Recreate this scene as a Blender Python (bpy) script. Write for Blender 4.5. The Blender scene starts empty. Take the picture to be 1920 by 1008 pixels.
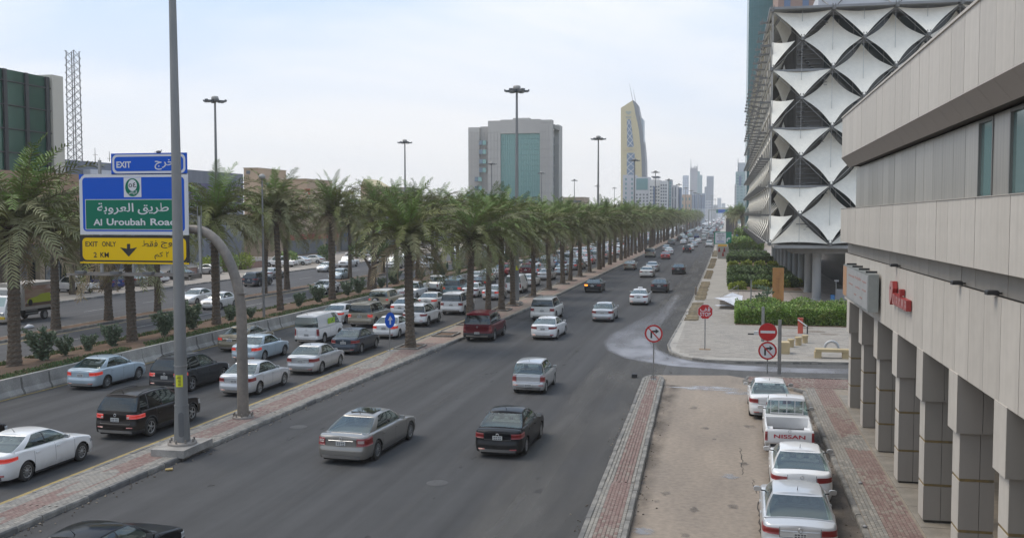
import bpy, math, random
import numpy as np
from mathutils import Vector, Matrix
R = math.radians
random.seed(7)
sc = bpy.context.scene
COL = sc.collection
# ---------------------------------------------------------------- camera
CH = 8.5
cam_d = bpy.data.cameras.new('camera'); cam = bpy.data.objects.new('camera', cam_d); COL.objects.link(cam)
cam.location = (0, 0, CH)
cam.rotation_euler = (R(90 - 3.144), 0, R(12.083))
cam_d.sensor_width = 36; cam_d.lens = 35.16
cam_d.clip_start = 0.3; cam_d.clip_end = 9000
sc.camera = cam
# ---------------------------------------------------------------- sky, sun, exposure
SUN_EL, SUN_AZ = 58, 276
w = bpy.data.worlds.new('World'); sc.world = w; w.use_nodes = True
nt = w.node_tree; nt.nodes.clear()
def N(t, **k):
    n = nt.nodes.new(t)
    for a, b in k.items(): setattr(n, a, b)
    return n
out = N('ShaderNodeOutputWorld'); bg = N('ShaderNodeBackground')
sky = N('ShaderNodeTexSky', sky_type='NISHITA'); sky.sun_disc = False
sky.sun_elevation = R(SUN_EL); sky.sun_rotation = R(SUN_AZ); sky.dust_density = 3.0; sky.altitude = 600
geo = N('ShaderNodeTexCoord'); mp = N('ShaderNodeMapping'); mp.inputs['Scale'].default_value = (1.0, 1.0, 3.2)
mp.inputs['Rotation'].default_value = (0, 0, 0.9)
nz = N('ShaderNodeTexNoise'); nz.inputs['Scale'].default_value = 1.7; nz.inputs['Detail'].default_value = 7
nz.inputs['Roughness'].default_value = 0.52; nz.inputs['Distortion'].default_value = 0.5
rmp = N('ShaderNodeValToRGB'); rmp.color_ramp.elements[0].position = 0.44; rmp.color_ramp.elements[1].position = 0.63
rmp.color_ramp.elements[0].color = (0.0, 0.0, 0.0, 1); rmp.color_ramp.elements[1].color = (1, 1, 1, 1)
# cloud deck: almost white veil, a little blue between, greyer at the horizon
sep = N('ShaderNodeSeparateXYZ')
hz = N('ShaderNodeMapRange'); hz.inputs['From Min'].default_value = 0.0; hz.inputs['From Max'].default_value = 0.24
mixc = N('ShaderNodeMixRGB'); mixc.inputs['Color1'].default_value = (0.405, 0.535, 0.730, 1); mixc.inputs['Color2'].default_value = (0.715, 0.725, 0.755, 1)
mixh = N('ShaderNodeMixRGB'); mixh.inputs['Color1'].default_value = (0.655, 0.648, 0.650, 1)
mixs = N('ShaderNodeMixRGB'); mixs.inputs['Fac'].default_value = 0.90
scl = N('ShaderNodeVectorMath', operation='SCALE'); scl.inputs['Scale'].default_value = 0.09
L = nt.links.new
L(geo.outputs['Generated'], mp.inputs['Vector']); L(mp.outputs[0], nz.inputs['Vector']); L(nz.outputs['Fac'], rmp.inputs[0])
L(geo.outputs['Generated'], sep.inputs[0]); L(sep.outputs['Z'], hz.inputs['Value'])
L(rmp.outputs[0], mixc.inputs['Fac']); L(hz.outputs[0], mixh.inputs['Fac']); L(mixc.outputs[0], mixh.inputs['Color2'])
L(sky.outputs[0], scl.inputs[0]); L(scl.outputs[0], mixs.inputs['Color1']); L(mixh.outputs[0], mixs.inputs['Color2'])
L(mixs.outputs[0], bg.inputs['Color']); bg.inputs['Strength'].default_value = 1.0
L(bg.outputs[0], out.inputs['Surface'])
sd = bpy.data.lights.new('sun', 'SUN'); sd.energy = 1.5; sd.angle = R(32); sd.color = (1.0, 0.91, 0.79)
so = bpy.data.objects.new('sun', sd); COL.objects.link(so); so.rotation_euler = (R(90 - SUN_EL), 0, R(180 - SUN_AZ)); so.location = (0, 0, 60)
sc.view_settings.view_transform = 'Standard'; sc.view_settings.look = 'None'
sc.view_settings.exposure = 0.62; sc.view_settings.gamma = 1; sc.view_settings.use_curve_mapping = False
sc.cycles.use_denoising = True
sc.cycles.max_bounces = 6; sc.cycles.transparent_max_bounces = 16; sc.cycles.volume_bounces = 2
sc.cycles.sample_clamp_indirect = 4

# ---------------------------------------------------------------- projection helper: picture pixel -> point of the place
TH = R(3.144); YAW = R(12.083); F = 1875.0
def G(px, py, z=0.0):
    a = (px - 960) / F; b = (504 - py) / F
    fy = math.cos(TH) + b * math.sin(TH); fz = -math.sin(TH) + b * math.cos(TH)
    x = a * math.cos(YAW) - fy * math.sin(YAW); y = a * math.sin(YAW) + fy * math.cos(YAW)
    t = (z - CH) / fz
    return (x * t, y * t)
def AtY(px, py, Y):
    a = (px - 960) / F; b = (504 - py) / F
    fy = math.cos(TH) + b * math.sin(TH); fz = -math.sin(TH) + b * math.cos(TH)
    x = a * math.cos(YAW) - fy * math.sin(YAW); y = a * math.sin(YAW) + fy * math.cos(YAW)
    t = Y / y
    return (x * t, CH + fz * t)          # X, Z

# ---------------------------------------------------------------- materials
MATS = {}
def mat(name, col, rough=0.7, metal=0.0, col2=None, scale=4.0, detail=5, bump=0.0, bscale=40.0, coat=0.0, stretch=None,
        emit=None, estr=0.0, ramp=(0.35, 0.65), spec=None, fine=None, trans=0.0):
    if name in MATS: return MATS[name]
    m = bpy.data.materials.new(name); m.use_nodes = True; MATS[name] = m
    t = m.node_tree; b = t.nodes['Principled BSDF']
    b.inputs['Base Color'].default_value = (*col, 1); b.inputs['Roughness'].default_value = rough; b.inputs['Metallic'].default_value = metal
    if coat: b.inputs['Coat Weight'].default_value = coat; b.inputs['Coat Roughness'].default_value = 0.05
    if spec is not None: b.inputs['Specular IOR Level'].default_value = spec
    if emit: b.inputs['Emission Color'].default_value = (*emit, 1); b.inputs['Emission Strength'].default_value = estr
    if trans: b.inputs['Transmission Weight'].default_value = trans
    if col2 or bump or fine:
        tc = t.nodes.new('ShaderNodeTexCoord'); src = tc.outputs['Object']
        if stretch:
            mpn = t.nodes.new('ShaderNodeMapping'); mpn.inputs['Scale'].default_value = stretch; t.links.new(src, mpn.inputs[0]); s2 = mpn.outputs[0]
        else: s2 = src
    if col2:
        n = t.nodes.new('ShaderNodeTexNoise'); n.inputs['Scale'].default_value = scale; n.inputs['Detail'].default_value = detail
        n.inputs['Roughness'].default_value = 0.6
        r = t.nodes.new('ShaderNodeValToRGB'); r.color_ramp.elements[0].position = ramp[0]; r.color_ramp.elements[1].position = ramp[1]
        r.color_ramp.elements[0].color = (*col, 1); r.color_ramp.elements[1].color = (*col2, 1)
        t.links.new(s2, n.inputs['Vector']); t.links.new(n.outputs['Fac'], r.inputs[0])
        last = r.outputs[0]
        if fine:
            n3 = t.nodes.new('ShaderNodeTexNoise'); n3.inputs['Scale'].default_value = fine[0]; n3.inputs['Detail'].default_value = 3
            mr = t.nodes.new('ShaderNodeMapRange'); mr.inputs['From Min'].default_value = 0.3; mr.inputs['From Max'].default_value = 0.7
            mr.inputs['To Min'].default_value = 1 - fine[1]; mr.inputs['To Max'].default_value = 1 + fine[1]
            vm = t.nodes.new('ShaderNodeVectorMath'); vm.operation = 'SCALE'
            t.links.new(src, n3.inputs['Vector']); t.links.new(n3.outputs['Fac'], mr.inputs['Value'])
            t.links.new(last, vm.inputs[0]); t.links.new(mr.outputs[0], vm.inputs['Scale']); last = vm.outputs[0]
        t.links.new(last, b.inputs['Base Color'])
    if bump:
        n2 = t.nodes.new('ShaderNodeTexNoise'); n2.inputs['Scale'].default_value = bscale; n2.inputs['Detail'].default_value = 4
        bp = t.nodes.new('ShaderNodeBump'); bp.inputs['Strength'].default_value = bump; bp.inputs['Distance'].default_value = 0.02
        t.links.new(src, n2.inputs['Vector']); t.links.new(n2.outputs['Fac'], bp.inputs['Height']); t.links.new(bp.outputs[0], b.inputs['Normal'])
    return m

def glass_mat(name, tint, fac, rough=0.03):
    """window glass: dark tinted see-through pane with a mirror-like sheen"""
    m = bpy.data.materials.new(name); m.use_nodes = True; MATS[name] = m
    t = m.node_tree; t.nodes.clear(); o = t.nodes.new('ShaderNodeOutputMaterial')
    tr = t.nodes.new('ShaderNodeBsdfTransparent'); tr.inputs[0].default_value = (*tint, 1)
    gl = t.nodes.new('ShaderNodeBsdfGlossy'); gl.inputs['Roughness'].default_value = rough; gl.inputs['Color'].default_value = (0.86, 0.95, 0.98, 1)
    lw = t.nodes.new('ShaderNodeLayerWeight'); lw.inputs['Blend'].default_value = .5; pw = t.nodes.new('ShaderNodeMath'); pw.operation = 'POWER'; pw.inputs[1].default_value = 4.0
    mr = t.nodes.new('ShaderNodeMapRange'); mr.inputs['To Min'].default_value = fac*.28; mr.inputs['To Max'].default_value = 0.9
    mx = t.nodes.new('ShaderNodeMixShader')
    t.links.new(lw.outputs['Facing'], pw.inputs[0]); t.links.new(pw.outputs[0], mr.inputs['Value']); t.links.new(mr.outputs[0], mx.inputs[0])
    t.links.new(tr.outputs[0], mx.inputs[1]); t.links.new(gl.outputs[0], mx.inputs[2]); t.links.new(mx.outputs[0], o.inputs[0])
    return m

# ---------------------------------------------------------------- mesh helper
class MB:
    def __init__(s): s.v = []; s.f = []; s.m = []; s.sm = []
    def add(s, vs, fs, mi=0, smooth=False):
        o = len(s.v); s.v.extend([tuple(p) for p in vs])
        for f in fs: s.f.append(tuple(i + o for i in f)); s.m.append(mi); s.sm.append(smooth)
        return s
    def box(s, x0, x1, y0, y1, z0, z1, mi=0, bev=0.0):
        if bev <= 0:
            s.add([(x0,y0,z0),(x1,y0,z0),(x1,y1,z0),(x0,y1,z0),(x0,y0,z1),(x1,y0,z1),(x1,y1,z1),(x0,y1,z1)],
                  [(3,2,1,0),(4,5,6,7),(0,1,5,4),(1,2,6,5),(2,3,7,6),(3,0,4,7)], mi)
        else:
            b = bev
            s.add([(x0,y0,z0),(x1,y0,z0),(x1,y1,z0),(x0,y1,z0),(x0,y0,z1-b),(x1,y0,z1-b),(x1,y1,z1-b),(x0,y1,z1-b),
                   (x0+b,y0+b,z1),(x1-b,y0+b,z1),(x1-b,y1-b,z1),(x0+b,y1-b,z1)],
                  [(3,2,1,0),(8,9,10,11),(0,1,5,4),(1,2,6,5),(2,3,7,6),(3,0,4,7),(4,5,9,8),(5,6,10,9),(6,7,11,10),(7,4,8,11)], mi)
        return s
    def tube(s, p0, p1, r0, r1=None, n=12, mi=0, cap=True, smooth=True):
        r1 = r0 if r1 is None else r1
        p0 = Vector(p0); p1 = Vector(p1); d = (p1 - p0).normalized()
        a = d.orthogonal().normalized(); b = d.cross(a); vs = []
        for p, r in ((p0, r0), (p1, r1)):
            for i in range(n):
                t = 2 * math.pi * i / n; vs.append(p + (a * math.cos(t) + b * math.sin(t)) * r)
        s.add(vs, [(i, (i+1) % n, n + (i+1) % n, n + i) for i in range(n)], mi, smooth)
        if cap: s.add(vs, [tuple(range(n))[::-1], tuple(range(n, 2*n))], mi)
        return s
    def path(s, pts, r, n=12, mi=0, smooth=True):
        pts = [Vector(p) for p in pts]; rs = r if isinstance(r, (list, tuple)) else [r] * len(pts)
        vs = []; a = None
        for k, p in enumerate(pts):
            d = (pts[min(k+1, len(pts)-1)] - pts[max(k-1, 0)]).normalized()
            a = (a - d * a.dot(d)).normalized() if a is not None else d.orthogonal().normalized()
            b = d.cross(a)
            for i in range(n):
                t = 2 * math.pi * i / n; vs.append(p + (a * math.cos(t) + b * math.sin(t)) * rs[k])
        fs = [(k*n+i, k*n+(i+1) % n, (k+1)*n+(i+1) % n, (k+1)*n+i) for k in range(len(pts)-1) for i in range(n)]
        s.add(vs, fs, mi, smooth); K = (len(pts)-1) * n
        s.add(vs, [tuple(range(n))[::-1], tuple(range(K, K+n))], mi)
        return s
    def lathe(s, prof, n=24, c=(0, 0, 0), axis='z', mi=0, smooth=True):
        vs = []
        for r, h in prof:
            for i in range(n):
                t = 2 * math.pi * i / n; x, y = r * math.cos(t), r * math.sin(t)
                vs.append((c[0]+x, c[1]+y, c[2]+h) if axis == 'z' else ((c[0]+h, c[1]+x, c[2]+y) if axis == 'x' else (c[0]+x, c[1]+h, c[2]+y)))
        s.add(vs, [(k*n+i, k*n+(i+1) % n, (k+1)*n+(i+1) % n, (k+1)*n+i) for k in range(len(prof)-1) for i in range(n)], mi, smooth)
        return s
    def poly(s, pts, z0, z1, mi=0, plane='xy'):
        """prism over a polygon; plane xy -> height in z, plane xz -> depth in y"""
        n = len(pts)
        if plane == 'xy': vs = [(x, y, z0) for x, y in pts] + [(x, y, z1) for x, y in pts]
        elif plane == 'xz': vs = [(x, z0, z) for x, z in pts] + [(x, z1, z) for x, z in pts]
        else: vs = [(z0, y, z) for y, z in pts] + [(z1, y, z) for y, z in pts]
        s.add(vs, [tuple(range(n))[::-1], tuple(range(n, 2*n))] + [(i, (i+1) % n, n + (i+1) % n, n + i) for i in range(n)], mi)
        return s
    def mesh(s, name, mats):
        me = bpy.data.meshes.new(name); me.from_pydata(s.v, [], s.f)
        for m in (mats if isinstance(mats, (list, tuple)) else [mats]): me.materials.append(m)
        me.polygons.foreach_set('material_index', s.m); me.polygons.foreach_set('use_smooth', s.sm)
        me.update(); return me
    def build(s, name, mats, parent=None, loc=(0, 0, 0), rz=0.0, **tags):
        return link(name, s.mesh(name, mats), parent, loc, rz, **tags)

def link(name, data, parent=None, loc=(0, 0, 0), rz=0.0, label=None, cat=None, group=None, kind=None):
    o = bpy.data.objects.new(name, data); COL.objects.link(o); o.location = loc; o.rotation_euler = (0, 0, rz)
    if parent: o.parent = parent
    if label: o['label'] = label
    if cat: o['category'] = cat
    if group: o['group'] = group
    if kind: o['kind'] = kind
    return o
def thing(name, label, cat, loc=(0, 0, 0), rz=0.0, group=None):
    return link(name, None, None, loc, rz, label, cat, group)

def fit_mesh(body, x0, x1, z0, z1, name='letters', mats=None, keep=False, offset=0.0):
    """lettering of a sign: flat glyph mesh fitted into the rectangle, standing in the xz plane, facing -y"""
    c = bpy.data.curves.new('glyphs', 'FONT'); c.body = body; c.offset = offset; c.resolution_u = 3
    o = bpy.data.objects.new('glyphs', c); COL.objects.link(o)
    me0 = bpy.data.meshes.new_from_object(o.evaluated_get(bpy.context.evaluated_depsgraph_get()))
    n = len(me0.vertices); co = np.empty(n * 3); me0.vertices.foreach_get('co', co); co = co.reshape(-1, 3)
    fs = [tuple(p.vertices) for p in me0.polygons]
    bpy.data.objects.remove(o); bpy.data.curves.remove(c); bpy.data.meshes.remove(me0)
    mn = co.min(0); mx = co.max(0)
    kx = (x1 - x0) / (mx[0] - mn[0]); kz = (z1 - z0) / (mx[1] - mn[1])
    if keep: kx = kz = min(kx, kz)
    cx, cz = (x0 + x1) / 2, (z0 + z1) / 2; mc = (mn + mx) / 2
    vs = [(cx + (p[0]-mc[0]) * kx, 0.0, cz + (p[1]-mc[1]) * kz) for p in co]
    me = bpy.data.meshes.new(name); me.from_pydata(vs, [], fs)
    if mats: me.materials.append(mats)
    me.update(); return me

def grid_sheet(x0, x1, y0, y1, nx, ny, z):
    b = MB(); vs = []
    for j in range(ny+1):
        for i in range(nx+1):
            x = x0 + (x1-x0)*i/nx; y = y0 + (y1-y0)*j/ny; vs.append((x, y, z(x, y) if callable(z) else z))
    b.add(vs, [(j*(nx+1)+i, j*(nx+1)+i+1, (j+1)*(nx+1)+i+1, (j+1)*(nx+1)+i) for j in range(ny) for i in range(nx)], 0, True)
    return b
# ---------------------------------------------------------------- shared materials
M_conc = mat('concrete', (0.36, 0.34, 0.31), 0.85, col2=(0.21, 0.20, 0.185), scale=1.3, bump=0.3, bscale=30, fine=(25, 0.12))
M_kerb = mat('kerb_stone', (0.31, 0.295, 0.265), 0.85, col2=(0.15, 0.145, 0.135), scale=2.2, bump=0.3, fine=(30, 0.15))
M_kerbd = mat('kerb_stone_dark', (0.10, 0.10, 0.10), 0.85, col2=(0.17, 0.165, 0.155), scale=3.0, bump=0.3)
M_steel = mat('galvanised_steel', (0.26, 0.27, 0.27), 0.45, 0.75, col2=(0.36, 0.36, 0.35), scale=3, bump=0.05)
M_steeld = mat('weathered_steel', (0.20, 0.185, 0.17), 0.6, 0.4, col2=(0.27, 0.24, 0.21), scale=2.5)
M_black = mat('black_rubber', (0.018, 0.018, 0.018), 0.75)
M_dark = mat('dark_trim', (0.025, 0.026, 0.028), 0.5)
M_yel = mat('yellow_road_paint', (0.36, 0.26, 0.075), 0.8, col2=(0.22, 0.175, 0.085), scale=5, fine=(30, 0.2))
M_wline = mat('white_road_paint', (0.45, 0.45, 0.44), 0.8, col2=(0.24, 0.24, 0.24), scale=4, fine=(30, 0.2))
M_sand = mat('sandy_ground', (0.30, 0.25, 0.19), 0.95, col2=(0.22, 0.19, 0.15), scale=0.3, fine=(8, 0.15))

def asphalt(name, base, var, track=None, rough=0.86):
    m = bpy.data.materials.new(name); m.use_nodes = True; t = m.node_tree; b = t.nodes['Principled BSDF']
    b.inputs['Roughness'].default_value = rough; b.inputs['Specular IOR Level'].default_value = 0.35
    tc = t.nodes.new('ShaderNodeTexCoord'); P = tc.outputs['Object']
    def noise(sc_, det, stretch=None):
        s = P
        if stretch:
            k = t.nodes.new('ShaderNodeMapping'); k.inputs['Scale'].default_value = stretch; t.links.new(P, k.inputs[0]); s = k.outputs[0]
        n = t.nodes.new('ShaderNodeTexNoise'); n.inputs['Scale'].default_value = sc_; n.inputs['Detail'].default_value = det; t.links.new(s, n.inputs['Vector'])
        return n.outputs['Fac']
    def rng(src, a, c, lo=0.3, hi=0.7):
        r = t.nodes.new('ShaderNodeMapRange'); r.inputs['From Min'].default_value = lo; r.inputs['From Max'].default_value = hi
        r.inputs['To Min'].default_value = a; r.inputs['To Max'].default_value = c; t.links.new(src, r.inputs['Value']); return r.outputs[0]
    def mul(a, c):
        r = t.nodes.new('ShaderNodeMath'); r.operation = 'MULTIPLY'; t.links.new(a, r.inputs[0]); t.links.new(c, r.inputs[1]); return r.outputs[0]
    f = mul(rng(noise(0.12, 6), 1-var, 1+var), rng(noise(1.0, 5, (1.6, 0.035, 1)), 0.79, 1.2))
    f = mul(f, rng(noise(60, 3), 0.86, 1.14)); f = mul(f, rng(noise(3.0, 4, (1, .4, 1)), 0.95, 1.06))
    if track:
        sx = t.nodes.new('ShaderNodeSeparateXYZ'); t.links.new(P, sx.inputs[0])
        a = t.nodes.new('ShaderNodeMath'); a.operation = 'MULTIPLY'; a.inputs[1].default_value = 2*math.pi/track[0]*2; t.links.new(sx.outputs['X'], a.inputs[0])
        c = t.nodes.new('ShaderNodeMath'); c.operation = 'SINE'; t.links.new(a.outputs[0], c.inputs[0])
        f = mul(f, rng(c.outputs[0], 1-track[1], 1+track[1], -1, 1))
    vm = t.nodes.new('ShaderNodeVectorMath'); vm.operation = 'SCALE'; vm.inputs[0].default_value = base
    t.links.new(f, vm.inputs['Scale']); t.links.new(vm.outputs[0], b.inputs['Base Color'])
    bp = t.nodes.new('ShaderNodeBump'); bp.inputs['Strength'].default_value = 0.25; bp.inputs['Distance'].default_value = 0.01
    t.links.new(noise(90, 3), bp.inputs['Height']); t.links.new(bp.outputs[0], b.inputs['Normal'])
    return m
M_asph = asphalt('asphalt', (0.055, 0.055, 0.056), 0.10, (3.5, 0.05))
M_asph2 = asphalt('asphalt_old', (0.082, 0.081, 0.079), 0.10)
M_asph3 = asphalt('asphalt_opposite', (0.075, 0.075, 0.078), 0.08, (3.4, 0.05))

def svc_mat():
    m = mat('worn_service_road', (0.285, 0.235, 0.185), 0.8, col2=(0.205, 0.172, 0.14), scale=0.35, stretch=(1, .35, 1), detail=8, fine=(6, 0.14), bump=0.07)
    return m
M_svc = svc_mat()

# ---------------------------------------------------------------- the ground, roads and kerbed strips
FAR = 2600
grid_sheet(-3500, 3500, -200, 7000, 14, 14, -0.05).build('ground', M_sand, kind='structure')
def sheet(name, pts, z, m, **k):
    n = len(pts); b = MB(); b.add([(x, y, z) for x, y in pts], [tuple(range(n))], 0); return b.build(name, m, kind='structure', **k)
def xa(Y):   # right kerb of the paved divider
    return np.interp(Y, [0, 24, 36, 66, 90, 170, 400, FAR], [-18.9, -18.45, -18.2, -17.4, -17.1, -16.8, -16.6, -16.6])
sheet('road', [(-20.2, -20), (-3.0, -20), (-3.0, FAR), (-20.2, FAR)], 0.0, M_asph)
sheet('road_main', [(-32.6, -20), (-20.2, -20), (-20.2, FAR), (-32.6, FAR)], 0.0, M_asph)
sheet('road_opposite', [(-48, -20), (-40.2, -20), (-40.2, FAR), (-48, FAR)], 0.0, M_asph3)
sheet('road_opposite_service', [(-62.5, -20), (-48.2, -20), (-48.2, FAR), (-62.5, FAR)], 0.0, M_asph3)
sheet('side_street', [(-3.2, 52.0), (90, 54), (90, 60.8), (7, 59.6), (-3.2, 66)], 0.004, M_asph2)
sheet('service_road', [(-3.05, -20), (3.7, -20), (3.7, 50.5), (0.2, 53.6), (-3.6, 52.9), (-3.3, 50)], 0.008, M_svc)
# older, lighter asphalt along the kerb lane, each strip a repaired layer
def soft_sheet(name, rows, z, col, alpha, m_scale=0.8, stretch=(1, 1, 1), rough=0.8, kind='structure', detail=6, lo=.3, hi=.62):
    """rows: list of cross rows, each a list of (x, y, a); a = how much of the film lies there"""
    b = MB(); w_ = len(rows[0]); vs = [(x, y, z) for r in rows for x, y, a in r]
    b.add(vs, [(j*w_+i, j*w_+i+1, (j+1)*w_+i+1, (j+1)*w_+i) for j in range(len(rows)-1) for i in range(w_-1)], 0)
    m = bpy.data.materials.new(name + '_film'); m.use_nodes = True; t = m.node_tree; p = t.nodes['Principled BSDF']
    p.inputs['Base Color'].default_value = (*col, 1); p.inputs['Roughness'].default_value = rough
    at = t.nodes.new('ShaderNodeAttribute'); at.attribute_name = 'cover'
    tc = t.nodes.new('ShaderNodeTexCoord'); mp_ = t.nodes.new('ShaderNodeMapping'); mp_.inputs['Scale'].default_value = stretch
    n = t.nodes.new('ShaderNodeTexNoise'); n.inputs['Scale'].default_value = m_scale; n.inputs['Detail'].default_value = detail
    t.links.new(tc.outputs['Object'], mp_.inputs[0]); t.links.new(mp_.outputs[0], n.inputs['Vector'])
    r = t.nodes.new('ShaderNodeMapRange'); r.inputs['From Min'].default_value = lo; r.inputs['From Max'].default_value = hi; t.links.new(n.outputs['Fac'], r.inputs['Value'])
    a1 = t.nodes.new('ShaderNodeMath'); a1.operation = 'MULTIPLY'; t.links.new(at.outputs['Fac'], a1.inputs[0]); t.links.new(r.outputs[0], a1.inputs[1])
    a2 = t.nodes.new('ShaderNodeMath'); a2.operation = 'MULTIPLY'; t.links.new(a1.outputs[0], a2.inputs[0]); a2.inputs[1].default_value = alpha
    t.links.new(a2.outputs[0], p.inputs['Alpha'])
    o = b.build(name, m, kind=kind)
    ca = o.data.attributes.new('cover', 'FLOAT', 'POINT'); ca.data.foreach_set('value', [a for rr in rows for x, y, a in rr])
    return o
rows = []
for Y in list(range(10, 60, 4)) + list(range(60, 400, 20)):
    xl = np.interp(Y, [10, 24, 45, 60, 95, 130, 400], [-7.2, -6.8, -6.9, -7.0, -6.2, -5.4, -4.6])
    rows.append([(xl-.25, Y, 0), (xl+.1, Y, 1), (xl+1.2, Y, .9), (-3.2, Y, 1)])
soft_sheet('asphalt_patch', rows, 0.004, (0.105, 0.101, 0.094), 0.75, 0.5, (1.5, .25, 1))
# long seam and scuff lines in the main lanes
for k, (x, a) in enumerate(((-9.1, .5), (-12.6, .6), (-15.9, .4), (-5.6, .4))):
    rows = [[(x-.35+math.sin(Y/17+k)*.15, Y, 0), (x+math.sin(Y/17+k)*.15, Y, a), (x+.35+math.sin(Y/17+k)*.15, Y, 0)] for Y in range(14, 300, 8)]
    soft_sheet('tyre_track', rows, 0.006 + .0006*k, (0.11, 0.108, 0.105), 0.55, 0.7, (2, .08, 1))
# pale dried slurry swept out of the side street
ctr = [(-4.9, 100), (-5.0, 92), (-5.4, 84), (-6.0, 77), (-6.4, 71), (-6.3, 66.5), (-5.7, 62.6), (-4.4, 59.4), (-2.4, 57.3), (0.5, 56.4), (4, 56.1), (9, 56.6)]
wid = [.6, .85, 1.05, 1.3, 1.55, 1.7, 1.7, 1.6, 1.3, 1.1, 1.0, 1.0]
cov = [0.0, .12, .2, .32, .5, .72, .9, 1, 1, .95, .8, .3]
rows = []
fin = []
for i in range(len(ctr)-1):
    for q in range(5):
        t = q/5; fin.append(((ctr[i][0]*(1-t)+ctr[i+1][0]*t), (ctr[i][1]*(1-t)+ctr[i+1][1]*t), wid[i]*(1-t)+wid[i+1]*t, cov[i]*(1-t)+cov[i+1]*t))
for i, (x, y, w2, c) in enumerate(fin):
    x2, y2 = fin[min(i+1, len(fin)-1)][:2]; x1, y1 = fin[max(i-1, 0)][:2]
    d = Vector((x2-x1, y2-y1, 0)).normalized(); nrm = (d.y, -d.x); row = []
    for k in range(-5, 6):
        e = k/5; row.append((x+nrm[0]*w2*e, y+nrm[1]*w2*e, c*(0 if abs(e) == 1 else (1 if abs(e) < .7 else .75))))
    rows.append(row)
soft_sheet('slurry_stain', rows, 0.012, (0.33, 0.335, 0.365), 0.85, 0.55, (1, .45, 1), 0.6, detail=3, lo=.05, hi=.6)
soft_sheet('tyre_track', [[(-5.6+.012*(Y-90), Y, 0), (-5.1+.012*(Y-90), Y, .6), (-4.6+.012*(Y-90), Y, 0)] for Y in range(74, 110, 4)], 0.015, (0.40, 0.40, 0.42), 0.7, 1.2, (2, .1, 1))
# wet film and dirt on the service road
random.seed(3)
def puddle(name, x, y, rx, ry, col, a, z, rough=0.5, n=14):
    rows = []
    for k in range(n+1):
        t = 2*math.pi*k/n; q = 0.55 + 0.7*random.random() if k < n else None
        if k == n: q = q0
        if k == 0: q0 = q
        rows.append([(x, y, 1), (x+rx*.6*q*math.cos(t), y+ry*.6*q*math.sin(t), 1), (x+rx*q*math.cos(t), y+ry*q*math.sin(t), 0)])
    return soft_sheet(name, rows, z, col, a, 2.0, rough=rough)
puddle('wet_patch', -0.9, 49.4, 2.4, .75, (0.30, 0.30, 0.31), .9, 0.0135, .2)
puddle('wet_patch', 1.0, 48.3, 1.4, .5, (0.30, 0.30, 0.31), .9, 0.0145, .2)
for k, (px, py, s) in enumerate(((1322, 803, .35), (1340, 823, .2), (1247, 925, .3), (1301, 955, .35), (1285, 1002, .35), (1375, 950, .35), (1232, 940, .25), (1205, 905, .3), (1395, 870, .4), (1405, 800, .5), (1300, 765, .5))):
    x, y = G(px, py); puddle('oil_stain', x, y, s*.55, s*.9, (0.075, 0.065, 0.055), .42, 0.0155+.0005*k)
x, y = G(1370, 894); puddle('water_spot', x, y, .32, .34, (0.26, 0.26, 0.265), .7, 0.022, .15)
x, y = G(1209, 995); puddle('water_spot', x, y, .38, .36, (0.26, 0.26, 0.265), .7, 0.0225, .15)
def crack(name, pts, w0):
    b = MB(); pr = None
    for i, (x, y) in enumerate(pts):
        ww = w0*(.4+random.random()*.9); cur = [(x-ww, y, .0175), (x+ww, y, .0175)]
        if pr: b.add(pr+cur, [(0, 1, 3, 2)])
        pr = cur
    return b.build(name, mat('tar_crack', (0.05, 0.043, 0.037), .9), kind='structure')
def wig(px0, py0, px1, py1, n=14, a=.06):
    (x0, y0), (x1, y1) = G(px0, py0), G(px1, py1)
    return [(x0+(x1-x0)*i/n+random.uniform(-a, a), y0+(y1-y0)*i/n) for i in range(n+1)]
crack('road_crack', wig(1389, 840, 1392, 890), .013)
crack('road_crack', wig(1412, 900, 1420, 925), .012); 
crack('road_crack', wig(1420, 940, 1428, 1005), .016); 
rows = [[(-2.95, Y, .9), (-2.6, Y, .8), (-2.0, Y, 0)] for Y in range(10, 52, 2)]
soft_sheet('gutter_dirt', rows, 0.0125, (0.075, 0.062, 0.05), 0.8, 1.4, (1, .4, 1))
rows = [[(1.2, Y, 0), (2.6, Y, .9), (3.63, Y, 1)] for Y in range(10, 50, 2)]
soft_sheet('gutter_dirt', rows, 0.0128, (0.07, 0.062, 0.055), 0.75, 0.8, (1, .4, 1))

# painted lines
def line(name, xs, Ys, w_, m, z=0.006):
    b = MB()
    for a, c in zip(Ys[:-1], Ys[1:]):
        x0 = xs(a) if callable(xs) else xs; x1 = xs(c) if callable(xs) else xs
        b.add([(x0-w_/2, a, z), (x0+w_/2, a, z), (x1+w_/2, c, z), (x1-w_/2, c, z)], [(0, 1, 2, 3)])
    return b.build(name, m, kind='structure')
def yA(Y): return np.interp(Y, [0, 25, 75, 120, FAR], [-20.78, -20.74, -20.42, -20.1, -20.0])
line('yellow_line', yA, [5, 25, 50, 75, 120, 400, 1200], .16, M_yel, .018)
line('yellow_line', -46.2, [5, 400, 1200], .17, M_yel)
line('white_line', -32.15, [5, 400, 1200], .13, M_yel, .018)
line('white_line', -40.62, [5, 400, 1200], .12, M_wline)
for y in np.arange(30, 320, 9.0):
    line('lane_dash', -43.2, [y, y+4.5], .12, M_wline)
    line('lane_dash', -54.6, [y+2, y+6], .12, M_wline)
for y in np.arange(62, 320, 9.0):
    line('lane_dash', -24.0, [y, y+2.5], .11, M_wline, .018); line('lane_dash', -28.0, [y+1, y+3.5], .11, M_wline, .018)
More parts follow.
